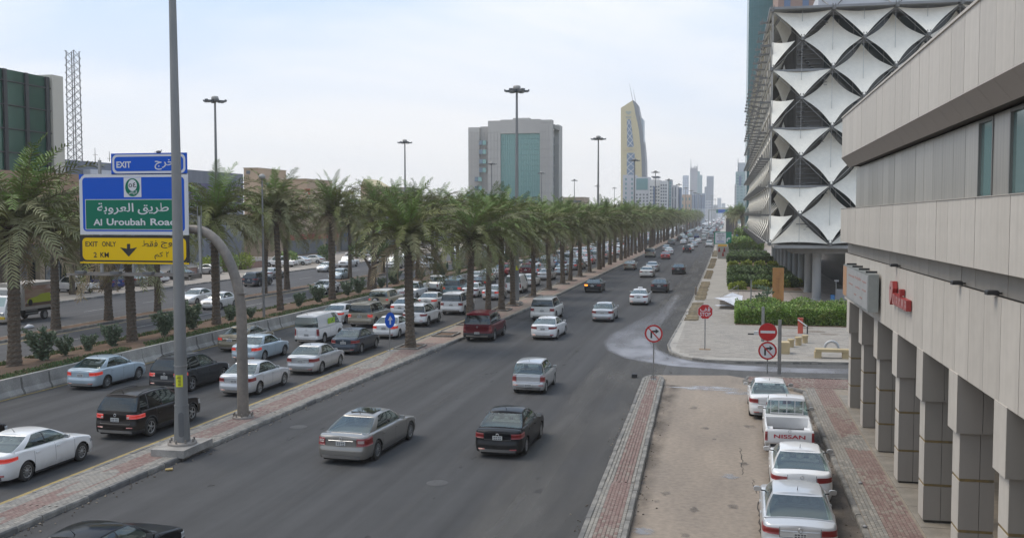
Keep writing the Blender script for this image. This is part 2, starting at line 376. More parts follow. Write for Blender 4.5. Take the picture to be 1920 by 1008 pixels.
# ---------------------------------------------------------------- kerbs and pavers
PAV_RED = [mat('red_paver_%s' % n, c, 0.9, col2=tuple(v*.72 for v in c), scale=6, fine=(50, .15)) for n, c in
           (('a', (0.235, 0.160, 0.140)), ('b', (0.255, 0.190, 0.165)), ('c', (0.215, 0.140, 0.124)), ('d', (0.275, 0.235, 0.200)))]
PAV_GREY = [mat('grey_paver_%s' % n, c, 0.9, col2=tuple(v*.75 for v in c), scale=6, fine=(50, .15)) for n, c in
            (('a', (0.28, 0.262, 0.23)), ('b', (0.245, 0.232, 0.21)), ('c', (0.31, 0.29, 0.255)), ('d', (0.225, 0.215, 0.195)))]
PAV = PAV_RED + PAV_GREY
M_joint = mat('joint_sand', (0.22, 0.19, 0.155), 0.95, col2=(0.28, 0.24, 0.19), scale=4, fine=(40, .2))
PM = []
for m in PAV:
    b = MB().box(-.047, .047, -.097, .097, 0, .024, 0, .004); PM.append(b.mesh('paver', m))
from mathutils import noise as mn_
def paver_field(parent, xl, xr, Y0, Y1, z, is_red, nobj, redshift=0):
    """running bond pavers, 20 x 10 cm, the long side along the strip; xl and xr are functions of Y"""
    cells = []; j = 0; Y = Y0
    while Y < Y1:
        a, c = xl(Y) , xr(Y); n = int((c - a) / .1)
        for i in range(n):
            x = a + (c-a)*(i+.5)/n; y = Y + (.1 if i % 2 else 0)
            red = is_red(x, y, a, c); v = mn_.noise(Vector((x*.9, y*.35, 3))) + random.uniform(-.35, .35)
            k = (0 if red else 4) + (0 if v < -.2 else 1 if v < .1 else 2 if v < .33 else 3)
            cells.append((x, y, z + random.uniform(-.003, .003), k))
        Y += .2
    cells.sort(key=lambda c: c[0]**2 + c[1]**2 if c[1] > 24.5 else 1e6)
    for x, y, zz, k in cells[:nobj]:
        o = link('paver', PM[k], parent, (x, y, zz), random.uniform(-.03, .03))
    b = MB()
    for x, y, zz, k in cells[nobj:]:
        b.box(x-.046, x+.046, y-.096, y+.096, zz, zz+.024, k, .004)
    if b.v: b.build('pavers', PAV, parent, kind='stuff')

KS = []
for i in range(4):
    b = MB(); h = .155 + .004*i; b.poly([(0, -.02), (.16, -.02), (.16, h-.012), (.145, h), (.03, h), (0, h-.05)], -.49, .49, 0, 'xy')
    # profile stands in x-z, length along y
    b.v = [(p[0], p[2], p[1]) for p in b.v]; b.f = [f[::-1] for f in b.f]
    KS.append(b.mesh('kerb_stone', M_kerb if i < 3 else M_kerbd))
def kerb_run(parent, pts, inner_left, limit=300, name='kerb_stone', start=0, zoff=0.0):
    """kerb stones about a metre long along a polyline; the road lies on the other side of inner_left"""
    cnt = start; rest = MB(); mm = [M_kerb, M_kerbd]
    for (xa_, ya_), (xb_, yb_) in zip(pts[:-1], pts[1:]):
        d = math.hypot(xb_-xa_, yb_-ya_); n = max(1, round(d)); ang = math.atan2(yb_-ya_, xb_-xa_)
        for i in range(n):
            t = (i+.5)/n; x, y = xa_+(xb_-xa_)*t, ya_+(yb_-ya_)*t
            rz = ang - math.pi/2 + (math.pi if not inner_left else 0)
            if y > -2 and y < 400 and cnt < limit:
                o = link(name, random.choice(KS), parent, (x + random.uniform(-.008, .008), y, zoff + random.uniform(-.008, .004)), rz + math.pi + random.uniform(-.01, .01)); o.scale = (1, d/n*.995, 1); cnt += 1
            elif cnt >= limit:
                c, s = math.cos(rz+math.pi), math.sin(rz+math.pi); L2 = d/n/2*.99
                q = [(0, -L2), (.15, -L2), (.15, L2), (0, L2)]; q = [(x+a*c-b2*s, y+a*s+b2*c) for a, b2 in q]
                rest.poly(q, -.02+zoff, .15+zoff, random.choice((0, 0, 1)))
    if rest.v: rest.build('kerb_stones_far', mm, parent, kind='stuff')
    return cnt

# ---- paved divider with the palms and the tall lamps
def xL(Y): return np.interp(Y, [0, 24, 60, 120, FAR], [-20.42, -20.38, -20.1, -19.8, -19.7])
Ys = [-6, 8, 20, 30, 40, 52, 66, 90, 130, 170, 260, 400, 700, 1500]
div = MB()
for a, c in zip(Ys[:-1], Ys[1:]):
    div.add([(xL(a)+.14, a, .125), (xa(a)-.14, a, .125), (xa(c)-.14, c, .125), (xL(c)+.14, c, .125)], [(0, 1, 2, 3)])
div = div.build('divider_pavement', [M_joint], kind='structure')
n0 = kerb_run(div, [(xa(y), y) for y in Ys[1:]], True, 190)
kerb_run(div, [(xL(y), y) for y in Ys[1:]], False, 290, start=n0)
farp = MB()
for a, c in zip([62, 90, 130, 170, 260, 400, 700], [90, 130, 170, 260, 400, 700, 1500]):
    farp.add([(xL(a)+.6, a, .131), (xa(a)-.45, a, .131), (xa(c)-.45, c, .131), (xL(c)+.6, c, .131)], [(0, 1, 2, 3)])
farp.build('pavers_far', mat('red_pavers_far', (0.26, 0.17, 0.14), .9, col2=(0.22, 0.19, 0.155), scale=.8, fine=(6, .2)), div, kind='stuff')
def redA(x, y, a, c): return (x-a) > .42 and (c-x) > .38 and mn_.noise(Vector((x*.8, y*.22, 9))) > -.38
paver_field(div, lambda Y: xL(Y)+.17, lambda Y: xa(Y)-.17, 22.5, 62, .128, redA, 290)

# ---- strip between the main road and the service road
def bl(Y): return np.interp(Y, [0, 25, 52], [-3.55, -3.68, -4.12])
def br(Y): return np.interp(Y, [0, 25, 50], [-2.3, -2.4, -2.98])
YsB = [-6, 6, 15, 25, 35, 44, 51]
stB = MB(); tip = [(bl(51), 51), (bl(51)+.12, 51.6), (-3.75, 52.0), (-3.4, 52.0), (-3.1, 51.6), (br(51), 51)]
for a, c in zip(YsB[:-1], YsB[1:]): stB.add([(bl(a)+.14, a, .125), (br(a)-.14, a, .125), (br(c)-.14, c, .125), (bl(c)+.14, c, .125)], [(0, 1, 2, 3)])
stB.add([(x, y, .126) for x, y in tip], [(5, 4, 3, 2, 1, 0)])
stB = stB.build('strip_pavement', [M_joint], kind='structure')
n0 = kerb_run(stB, [(bl(y), y) for y in YsB], False); n0 = kerb_run(stB, [(br(y), y) for y in YsB], True, start=n0)
kerb_run(stB, tip, False, start=n0)
paver_field(stB, lambda Y: bl(Y)+.17, lambda Y: br(Y)-.17, 22.5, 51.6, .128, lambda x, y, a, c: (x-a) > .24 and (c-x) > .14 and mn_.noise(Vector((x, y*.3, 5))) > -.4, 290)

# ---- pavement along the arcade on the near side
sw = MB(); sw.poly([(3.75, -10), (9.5, -10), (9.5, 52.6), (1.2, 52.6), (0.9, 51.6), (3.75, 48.9)][::1], 0.0, .125); sw = sw.build('arcade_pavement', [M_joint], kind='structure')
n0 = kerb_run(sw, [(3.62, -4), (3.62, 48.8), (2.9, 49.9), (0.9, 51.4), (1.1, 52.6)], False)
kerb_run(sw, [(1.1, 52.7), (9.5, 53.2)], False, start=n0)
paver_field(sw, lambda Y: 3.80, lambda Y: 5.1, 22.5, 49.6, .128, lambda x, y, a, c: x-a > .45 and mn_.noise(Vector((x*.5, y*.12, 2))) > -.5, 280)
paver_field(sw, lambda Y: max(1.2, 3.4-(Y-49.2)*1.3), lambda Y: 8.2, 49.8, 52.5, .128, lambda x, y, a, c: True, 0)
# pale granite slabs between the columns
M_gran = mat('pale_granite', (0.28, 0.25, 0.21), .6, col2=(0.20, 0.18, 0.15), scale=1.5, fine=(40, .12))
gs = thing('plinth_slabs', 'pale stone slabs between the feet of the arcade columns', 'paving slabs')
sm_ = MB().box(0, .84, -.98, .98, .125, .165, 0, .006).mesh('slab', M_gran)
for k in range(24): link('slab', sm_, gs, (5.18, 1.0 + 2.0*k, 0)); link('slab', sm_, gs, (6.06, 1.0 + 2.0*k, 0))

# ---- jersey barrier and the planted strip behind it
bar = thing('concrete_barrier', 'long grey cast concrete barrier between the traffic jam and the planted strip', 'barrier')
def bprof(L2, d):
    p = [(-.30, 0), (.30, 0), (.30, .08), (.17, .30), (.11, .86), (-.11, .86), (-.11, .3), (-.3, .08)]
    b = MB(); b.poly([(x, z) for x, z in p], -L2, L2, 0, 'xz'); return b.mesh('barrier_segment', d)
M_bar = [mat('barrier_concrete_' + n, c, .9, col2=c2, scale=1.1, stretch=(1, 1, .5), bump=.3, fine=(18, .15), ramp=(.3, .7)) for n, c, c2 in
         (('a', (.39, .37, .335), (.25, .24, .22)), ('b', (.36, .345, .315), (.22, .21, .195)), ('c', (.41, .39, .355), (.28, .27, .245)))]
segs = [bprof(.985, m) for m in M_bar]
M_stain = mat('dark_joint_stain', (0.085, 0.08, 0.072), .95, col2=(.16, .15, .135), scale=3)
for k in range(150):
    y = 14 + 2.0*k; o = link('barrier_segment', random.choice(segs), bar, (-32.62, y, 0), random.uniform(-.006, .006))
b = MB().box(-.28, .28, -150, 600, 0, .84); b.build('barrier_run_far', M_bar[0], bar, (-32.62, 14+300+150-.9, 0), kind='stuff')
b = MB().poly([(.301, 0), (.302, .09), (.172, .31), (.112, .8), (.10, .8), (.10, 0)], -.05, .05, 0, 'xz'); st = b.mesh('joint_stain', M_stain)
for k in range(60):
    if random.random() < .8: o = link('joint_stain', st, bar, (-32.615, 15 + 2.0*k + random.uniform(-.04, .04), 0)); o.scale = (1, random.uniform(.5, 2.0), 1)
def soil_z(x, y):
    t = (x + 40.1) / 7.3; t = min(1, max(0, t))
    return .14 + .58*t*t*(3-2*t) + .05*mn_.noise(Vector((x*.8, y*.5, 0)))
M_soil = mat('red_garden_soil', (0.155, 0.092, 0.055), .95, col2=(0.10, 0.068, 0.043), scale=1.2, fine=(14, .3), bump=.6, bscale=12)
b = grid_sheet(-40.15, -32.72, 5, 305, 18, 150, soil_z); b.build('planting_soil', M_soil, kind='structure')
MB().box(-40.15, -32.7, 305, FAR, -.02, .5).build('planting_soil_far', mat('dusty_ground_cover', (.09, .10, .05), .95, col2=(.12, .09, .055), scale=.5), kind='structure')
pb = thing('back_kerb', 'low pale kerb behind the planted strip along the opposite road', 'kerb')
kerb_run(pb, [(-40.3, y) for y in (5, 60, 120, 240)], False, 290)
# grass runners along the barrier and along the back kerb
def blades(fn, n, name, mats_, label=None, h=(.08, .22), w_=.035, parent=None, kind='stuff', cat='grass', lean=.6):
    V = []; Fc = []; MI = []
    for i in range(n):
        x, y, z, s = fn(); a = random.uniform(0, 6.283); hh = random.uniform(*h)*s; dx, dy = math.cos(a)*w_*s, math.sin(a)*w_*s
        lx, ly = random.uniform(-1, 1)*hh*lean, random.uniform(-1, 1)*hh*lean; o = len(V)
        V += [(x-dx, y-dy, z), (x+dx, y+dy, z), (x+lx+dx*.5, y+ly+dy*.5, z+hh), (x+lx-dx*.5, y+ly-dy*.5, z+hh)]
        Fc.append((o, o+1, o+2, o+3)); MI.append(random.randrange(len(mats_)))
    me = bpy.data.meshes.new(name); me.from_pydata(V, [], Fc)
    for m in mats_: me.materials.append(m)
    me.polygons.foreach_set('material_index', MI); me.update()
    return link(name, me, parent, label=label, cat=cat if label else None, kind=kind)
M_gr = [mat('grass_a', (0.075, 0.125, 0.035), .8), mat('grass_b', (0.10, 0.14, 0.045), .8), mat('grass_c', (0.055, 0.09, 0.03), .8), mat('grass_dry', (0.15, 0.13, 0.06), .85)]
def gfn():
    while True:
        y = 20 + 200*random.random()**1.9; t = random.random()
        if t < .68: x = -32.85 - random.random()**1.3*2.0
        else: x = -39.9 + random.random()*1.1
        if mn_.noise(Vector((x*.5, y*.35, 4))) > -.28: return x, y, soil_z(x, y)-.01, 1
blades(gfn, 42000, 'grass', M_gr, 'low green ground cover creeping over the red soil behind the concrete barrier', h=(.05, .16), w_=.05)
# ---------------------------------------------------------------- pavement block beside the library
M_pave = mat('grey_block_paving', (0.37, 0.345, 0.305), .9, col2=(0.29, 0.272, 0.243), scale=.5, fine=(9, .1), bump=.2)
M_pink = mat('pink_granite_paving', (0.39, 0.345, 0.31), .7, col2=(0.33, 0.295, 0.265), scale=.6, fine=(12, .08))
def kx(Y): return np.interp(Y, [64, 83, 100, 160, 240, FAR], [-3.62, -3.35, -3.2, -3.0, -2.9, -2.8])
corner = [(60, 60.9), (9, 59.15), (4.2, 58.55), (1.2, 58.1), (-1.2, 58.25), (-2.5, 59.4), (-3.3, 61.4), (-3.62, 64.4)]
blk = MB(); blk.poly(corner + [(kx(y), y) for y in (83, 100, 160, 240, 1200, FAR)] + [(60, FAR)], 0.0, .15)
blk = blk.build('library_pavement', M_pave, kind='structure')
n0 = kerb_run(blk, [(30, 60.0)] + corner[1:] + [(kx(y), y) for y in (83, 100, 160, 240)], False)
# the big slabs one can still count near the corner
M_slabs = [mat('slab_' + n, c, .9, col2=c2, scale=2, fine=(25, .12)) for n, c, c2 in (('a', (.295, .268, .235), (.245, .225, .20)), ('b', (.32, .292, .255), (.27, .25, .22)), ('c', (.26, .24, .213), (.225, .21, .188)))]
SB = MB()
from mathutils.geometry import intersect_point_tri_2d
def inside(x, y):
    if x > 8.8 or y > 101 or x < kx(y)+.3: return False
    pts = corner
    for (x0, y0), (x1, y1) in zip(pts[:-1], pts[1:]):
        if (x1-x0)*(y-y0)-(y1-y0)*(x-x0) > -.35*math.hypot(x1-x0, y1-y0) : return False
    return True
y = 58.2; j = 0
while y < 100:
    x = -3.6 + (j % 2)*.3
    while x < 8.8:
        if inside(x, y) and inside(x+.5, y) and inside(x, y+.28):
            SB.box(x, x+.592, y, y+.292, .15, .158+random.uniform(0, .004), random.choice((0, 0, 1, 1, 2)), .004)
        x += .6
    y += .3; j += 1
SB.build('paving_slabs', M_slabs, blk, kind='stuff')
fc = MB(); fc.box(.55, 60, 92.6, 260, .15, .178); fc.build('forecourt_paving', M_pink, kind='structure')
jt = MB()
M_jl = mat('paving_joint', (.16, .145, .13), .9)
for k in range(40): jt.box(.56, 30, 93.4+1.2*k, 93.43+1.2*k, .178, .182)
for k in range(24): jt.box(.6+1.2*k, .63+1.2*k, 92.7, 140, .178, .1835)
jt.build('forecourt_joints', M_jl, blk, kind='stuff')

# row of loose wooden planks / kerb blanks laid along the kerb
M_plank = [mat('yellowed_kerb_blank_' + n, c, .9, col2=c2, scale=4, stretch=(1, 6, 1)) for n, c, c2 in (('a', (.34, .27, .16), (.22, .18, .12)), ('b', (.29, .24, .16), (.18, .15, .11)))]
pl = [MB().box(-.47, .47, -.075, .075, 0, .12, 0, .012).mesh('kerb_blank', m) for m in M_plank]
for gi, (ya, yb) in enumerate(((79.3, 94.5), (98.5, 124), (131, 150), (156, 190), (198, 232))):
    t = thing('kerb_blanks', ['rough yellowish kerb blanks laid side by side behind the STOP sign', 'second run of loose kerb blanks farther along the road edge', 'third run of kerb blanks on the pavement edge', 'fourth run of kerb blanks on the pavement edge before the green board', 'last run of kerb blanks beside the cone barrier'][gi], 'kerb blanks', group='kerb blanks laid along the pavement edge')
    y = ya
    while y < yb:
        if random.random() < .9: link('kerb_blank', random.choice(pl), t, (kx(y)+.78+random.uniform(-.1, .1), y, .16+random.uniform(0, .02)), random.uniform(-.13, .13))
        y += random.uniform(.34, .6) if gi < 2 else random.uniform(.6, 1.3)

# ---------------------------------------------------------------- library wrapped in stretched white membranes
M_mem = mat('white_membrane', (0.86, 0.83, 0.74), .65, col2=(0.80, 0.765, 0.675), scale=.35, fine=(3, .05))
M_strut = mat('strut_steel', (0.17, 0.17, 0.165), .45, .6)
M_lglass = mat('library_dark_glass', (0.022, 0.034, 0.038), .12, spec=.7)
M_lwall = mat('library_wall', (0.24, 0.235, 0.225), .7, col2=(.17, .168, .16), scale=.4)
M_lgrey = mat('library_grey_cladding', (0.27, 0.275, 0.28), .5, .2, col2=(.22, .225, .23), scale=.5)
LX, LY, PZ, HX, HZ = 3.95, 97.0, 5.70, 2.72, 2.69
lib = thing('library_building', 'large library behind rows of stretched white diamond membranes, raised on round columns', 'library')
def memb(ca, cb, half='full', conc=.10, name='membrane'):
    """one stretched sail; u across, v up in [-1, 1]; returns vertices (u, v, depth) -- depth grows out of the facade"""
    cor = {'full': [(.965, .01), (0, .93), (-.965, .01), (0, -.99)], 'low': [(1, 0), (-1, 0), (0, -1)], 'up': [(1, 0), (0, 1), (-1, 0)],
           'qr_low': [(0, 0), (0, -1), (.8, 0)], 'qr_up': [(0, 0), (.9, 0), (0, 1)]}[half]
    cen = np.mean(np.array(cor, float), axis=0); bd = []; n = 10
    for a, c in zip(cor, cor[1:] + cor[:1]):
        a = np.array(a, float); c = np.array(c, float); flat = abs(a[1]-c[1]) < 1e-6
        for k in range(n):
            t = k/n; p = a*(1-t)+c*t; q = 4*t*(1-t)
            if flat: p = p + np.array((0, -.05*q if half in ('low', 'qr_low') else .06*q))
            else: p = p + (cen-p)*conc*1.45*q*(1 if half == 'full' else .8)
            bd.append(p)
    V = []; Fs = []; rings = 6; nb = len(bd)
    def dep(u, v):
        s = (1-v)/2
        return -1.45 + 2.75*s**1.8 + .75*(u*u - .75*v*v)*.8
    for r in range(rings+1):
        t = r/rings
        for p in bd:
            q = cen + (p-cen)*t; V.append((q[0], q[1], dep(*q)))
    for r in range(rings):
        for i in range(nb): Fs.append((r*nb+i, r*nb+(i+1) % nb, (r+1)*nb+(i+1) % nb, (r+1)*nb+i))
    return V, Fs
MV = {}
def memb_mesh(half, face):
    if (half, face) in MV: return MV[half, face]
    V, Fs = memb(0, 0, half); b = MB(); V2 = []
    for u, v, d in V:
        V2.append((u*HX*.97, -d, v*HZ*.985) if face == 'front' else (-d, u*HX*.97, v*HZ*.985))
    b.add(V2, Fs, 0, True); MV[half, face] = b.mesh('membrane', M_mem); return MV[half, face]
ncol = 9
for i in range(0, ncol):
    for j in range(0, 9):
        x = LX + HX*i; z = PZ + HZ*j
        if (i + j) % 2 == 0: continue      # the lattice nodes
        half = 'full'
        if i == 1: half = 'up' if j == 0 else 'low'
        elif i == 0: half = 'qr_low'
        if j == 0: half = 'up' if i else None
        if j == 8: half = 'low' if i else None
        if i == 0 and j == 0: half = None
        if half: link('membrane', memb_mesh(half, 'front'), lib, (x, LY, z))
for i in (1, 3, 5, 7):
    for j in (0, 8):
        pass
for i in range(2, ncol, 2):
    pass
# lattice parity: sails sit where i + j is odd; rows 0 and 8 are cut in half
NY = 35
for k in range(1, NY):
    for j in range(0, 9):
        if (k + j) % 2 == 0: continue
        half = 'up' if j == 0 else 'low' if j == 8 else 'full'
        link('membrane', memb_mesh(half, 'west'), lib, (LX, LY + HX*k, PZ + HZ*j))
# shaded quarter sails that close the corner
for j in (2, 4, 6, 8):
    b = MB(); V2 = []; z = PZ+HZ*j
    V, Fs = memb(0, 0, 'full'); 
    for u, v, d in V: V2.append((.35 + (u+1)*.9, 1.2+(u+1)*1.1, v*HZ*.8-1.2))
    b.add(V2, Fs, 0, True); b.build('inner_membrane', M_mem, lib, (LX, LY-.2, z))
# steel nodes, struts and cables
nb_ = MB().box(-.16, .16, -.75, .2, -.09, .09, 0).box(-.10, .10, -.95, -.7, -.16, .16, 0)
nb_.tube((-.12, -.7, .1), (-.12, -.7, .42), .04, n=6).tube((.12, -.7, .1), (.12, -.7, .42), .04, n=6)
nf = nb_.mesh('strut_node', M_strut); nw = MB(); nw.v = [(p[1], p[0], p[2]) for p in nb_.v]; nw.f = nb_.f; nw.m = nb_.m; nw.sm = nb_.sm; nw = nw.mesh('strut_node', M_strut)
for i in range(0, ncol):
    for j in range(0, 9):
        if (i+j) % 2 == 0: link('strut_node', nf, lib, (LX+HX*i, LY, PZ+HZ*j))
for k in range(1, NY):
    for j in range(0, 9):
        if (k+j) % 2 == 0: link('strut_node', nw, lib, (LX, LY+HX*k, PZ+HZ*j))
cb = MB(); r_ = .028
for i in range(0, ncol): cb.tube((LX+HX*i, LY+.15, PZ), (LX+HX*i, LY+.15, PZ+HZ*8), r_, n=4, cap=False)
for i in range(0, ncol-1):
    for j in range(0, 8):
        a = (i+j) % 2 == 0
        cb.tube((LX+HX*i, LY+.1, PZ+HZ*(j if a else j+1)), (LX+HX*(i+1), LY+.1, PZ+HZ*(j+1 if a else j)), r_, n=4, cap=False)
cb.build('front_cables', mat('cable_steel', (.42, .42, .41), .5, .5), lib)
cb = MB()
for k in range(0, NY): cb.tube((LX+.1, LY+HX*k, PZ), (LX+.1, LY+HX*k, PZ+HZ*8), .05, n=4, cap=False)
for k in range(NY-1):
    for j in range(8):
        a = (k+j) % 2 == 0
        cb.tube((LX+.1, LY+HX*k, PZ+HZ*(j if a else j+1)), (LX+.1, LY+HX*(k+1), PZ+HZ*(j+1 if a else j)), .05, n=4, cap=False)
for j in range(0, 9, 2): cb.tube((LX-.1, LY, PZ+HZ*j), (LX-.1, LY+HX*(NY-1), PZ+HZ*j), .09, n=5)
cb.build('side_cables', mat('side_cable_steel', (.40, .395, .375), .5, .3), lib)
X1 = LX + HX*(ncol-1) + 20; Y1 = LY + HX*(NY-1)
# closed volume behind the sails, front glass with mullions and the wall seen through the open cells
b = MB().box(LX+2.4, X1, LY+2.8, Y1, PZ-.2, PZ+HZ*8-.4); b.build('wall', M_lwall, lib)
b = MB().box(LX+HX*1.75, X1, LY+2.2, LY+2.79, PZ, PZ+HZ*8-.5); b.build('window_wall', M_lglass, lib)
b = MB()
for k in range(22): b.box(LX+HX*1.75+1.35*k, LX+HX*1.75+1.35*k+.06, LY+2.1, LY+2.2, PZ, PZ+HZ*8-.5)
for j in range(9): b.box(LX+HX*1.75, X1, LY+2.08, LY+2.2, PZ+HZ*j-.14, PZ+HZ*j+.14)
b.build('mullions', M_strut, lib)
lou = MB().box(0, HX*1.7-2.45, -.12, 0, 0, .07).mesh('louvre', M_lgrey)
n = 0
for j in range(46):
    link('louvre', lou, lib, (LX+2.45, LY+2.55, PZ+.3+j*.45))
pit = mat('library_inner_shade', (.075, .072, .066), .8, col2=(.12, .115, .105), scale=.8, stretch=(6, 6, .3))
b = MB()
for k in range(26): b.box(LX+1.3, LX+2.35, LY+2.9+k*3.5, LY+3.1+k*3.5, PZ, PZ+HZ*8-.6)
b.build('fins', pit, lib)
# escape stairs glimpsed through the open cells of the corner
st = MB()
for f in range(7):
    z0 = PZ+.6+f*2.9; sgn = 1 if f % 2 == 0 else -1
    for s_ in range(12):
        u = s_/11; xx = LX+2.6+ (u if sgn > 0 else 1-u)*2.2
        st.box(xx, xx+.3, LY+1.3, LY+2.3, z0+u*2.6, z0+u*2.6+.05)
    st.box(LX+2.5, LX+5.3, LY+1.25, LY+1.29, z0+1.2, z0+1.28)
st.build('escape_stairs', M_strut, lib)
fl = MB()
for j in range(2, 8, 2): fl.box(LX+.3, LX+5.2, LY+.4, LY+2.7, PZ+HZ*j-.1, PZ+HZ*j+.1)
fl.build('walkway', M_lgrey, lib)
# roof edge and plant screen
b = MB().box(LX-.25, X1, LY-.45, Y1+.3, PZ+HZ*8+.12, PZ+HZ*8+.34); b.build('roof_edge', M_lgrey, lib)
b = MB().poly([(LX+4.2, LY+1.4), (LX+60, LY-.1), (LX+60, Y1-3), (LX+4.2, Y1-3)], PZ+HZ*8+.34, PZ+HZ*8+1.9); b.build('roof_screen', mat('roof_screen_metal', (.52, .53, .55), .5, .2, col2=(.46, .47, .49), scale=.3), lib)
b = MB()
for i in (2, 4, 6, 8):
    b.tube((LX+HX*i, LY-.2, PZ+HZ*8), (LX+HX*i-1.8, LY+3, PZ+HZ*8+2.3), .05, n=5); b.tube((LX+HX*i, LY-.2, PZ+HZ*8), (LX+HX*i+1.8, LY+3, PZ+HZ*8+2.3), .05, n=5)
b.build('roof_stays', M_strut, lib)
# underside, ring beam, columns, lobby
b = MB().box(LX+.5, X1, LY+.3, Y1, PZ-.42, PZ-.14); b.build('soffit', mat('soffit_panel', (.30, .30, .295), .7, col2=(.25, .25, .245), scale=.6), lib)
b = MB().box(LX+2.2, X1-.2, LY+1.8, Y1-.5, PZ-.95, PZ-.43); b.build('ring_beam', M_lwall, lib)
M_colm = mat('column_concrete', (.36, .365, .36), .7, col2=(.29, .295, .29), scale=1.0, stretch=(1, 1, .3))
cm = MB().lathe([(.42, .17), (.42, PZ-.95)], 20).lathe([(.5, .15), (.5, .3), (.42, .34)], 20).mesh('column', M_colm)
for k in range(10): link('column', cm, lib, (8.62, 100.8+10.0*k, 0))
for k in range(1, 3): link('column', cm, lib, (8.62+9.5*k, 100.8, 0))
b = MB().box(13.2, X1, 107, Y1-2, .15, PZ-.95); b.build('lobby_glass', M_lglass, lib)
b = MB()
for k in range(14): b.box(13.2+1.2*k, 13.28+1.2*k, 106.9, 107, .15, PZ-.95)
b.build('lobby_mullions', mat('lobby_mullion', (.07, .12, .115), .4, .4), lib)
# grey guard counter by the entrance
gd = thing('guard_counter', 'long grey reception counter wall under the library beside a blue bin', 'counter', (10.2, 98.2, 0))
MB().box(0, 9, -.15, .15, .3, 1.45).build('counter_wall', M_lgrey, gd); MB().box(0, 9.2, -.3, .3, .15, .3).build('counter_foot', M_dark, gd)
MB().box(1.5, 2.7, -.22, -.16, .75, 1.35).build('notice_plate', mat('notice_plate', (.45, .46, .46), .6), gd)
MB().box(1.65, 2.55, -.235, -.222, 1.0, 1.12).build('notice_print', mat('notice_ink', (.12, .12, .13), .6), gd)
t = thing('blue_bin', 'small blue bin standing against the grey counter under the library', 'bin', (9.85, 98.0, 0))
MB().box(-.18, .18, -.18, .18, .17, .95, 0, .03).build('bin_body', mat('bin_blue', (.04, .16, .36), .5), t); MB().box(-.2, .2, -.2, .2, .95, 1.0, 0, .02).build('lid', M_dark, t)
t = thing('ash_pole', 'thin pale pole with a bracket head beside the blue bin', 'pole', (10.1, 97.6, 0))
MB().tube((0, 0, .15), (0, 0, 2.3), .04, n=8).build('pole', M_steel, t); MB().box(-.15, .25, -.05, .05, 2.2, 2.35).build('bracket', M_steel, t)

# ---------------------------------------------------------------- arcade building close on the near side (its bands rise very slightly towards us)
M_pan = [mat('cladding_' + n, c, .55, .0, col2=tuple(v*.84 for v in c), scale=.8, stretch=(5, 5, .22), fine=(3, .04), ramp=(.45, .8)) for n, c in
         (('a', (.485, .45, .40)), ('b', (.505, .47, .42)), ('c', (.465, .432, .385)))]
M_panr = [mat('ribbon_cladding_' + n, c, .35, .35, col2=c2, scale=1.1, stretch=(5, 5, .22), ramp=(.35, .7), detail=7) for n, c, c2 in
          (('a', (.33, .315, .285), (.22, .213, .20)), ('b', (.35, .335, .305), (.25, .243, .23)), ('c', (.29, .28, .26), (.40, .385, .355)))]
M_pan_shade = [mat('shaded_cladding_' + n, c, .6, col2=tuple(v*.88 for v in c), scale=.8, stretch=(1, 1, .3)) for n, c in (('a', (.30, .275, .24)), ('b', (.32, .292, .258)))]  # darker copy of the beige cladding, with shade put into its colour
M_gap = mat('panel_gap', (.05, .045, .04), .9)
M_band = mat('ochre_sealant', (.26, .18, .07), .8, col2=(.17, .13, .07), scale=8)
arc = thing('arcade_building', 'beige panel clad building with a row of square columns along the near pavement', 'building', (0, 46.8, 0)); arc.rotation_euler = (R(-.245), 0, 0)
YE = 0.0; YN = -50; PW = 1.3   # local y: 0 is the far end
def panel_row(name, x, z0, z1, mats_, y_end=0.0, depth=.05, nmax=38, xtop=None, skip=(), seam=.022):
    ms = []
    for m in mats_:
        xt = xtop if xtop is not None else x
        y0, y1 = seam/2, PW-seam/2; b = MB()
        b.add([(x, y0, z0), (x, y1, z0), (xt, y1, z1), (xt, y0, z1), (x+depth, y0, z0), (x+depth, y1, z0), (xt+depth, y1, z1), (xt+depth, y0, z1)],
              [(0, 3, 2, 1), (4, 5, 6, 7), (0, 1, 5, 4), (3, 7, 6, 2), (0, 4, 7, 3), (1, 2, 6, 5)]); ms.append(b.mesh(name, m))
    for k in range(nmax):
        if k in skip: continue
        link(name, random.choice(ms), arc, (random.uniform(-.003, .003), y_end - PW*(k+1), 0))
ZP, ZF, ZS, ZR0, ZM0 = 12.73, 10.98, 10.55, 8.73, 7.28
panel_row('parapet_panel', 5.0, ZF+.01, ZP, M_pan)
panel_row('soffit_panel', 5.02, ZF-.01, ZS, [mat('soffit_cladding', (.215, .195, .175), .6, col2=(.19, .173, .157), scale=.6)], xtop=5.62) if False else None
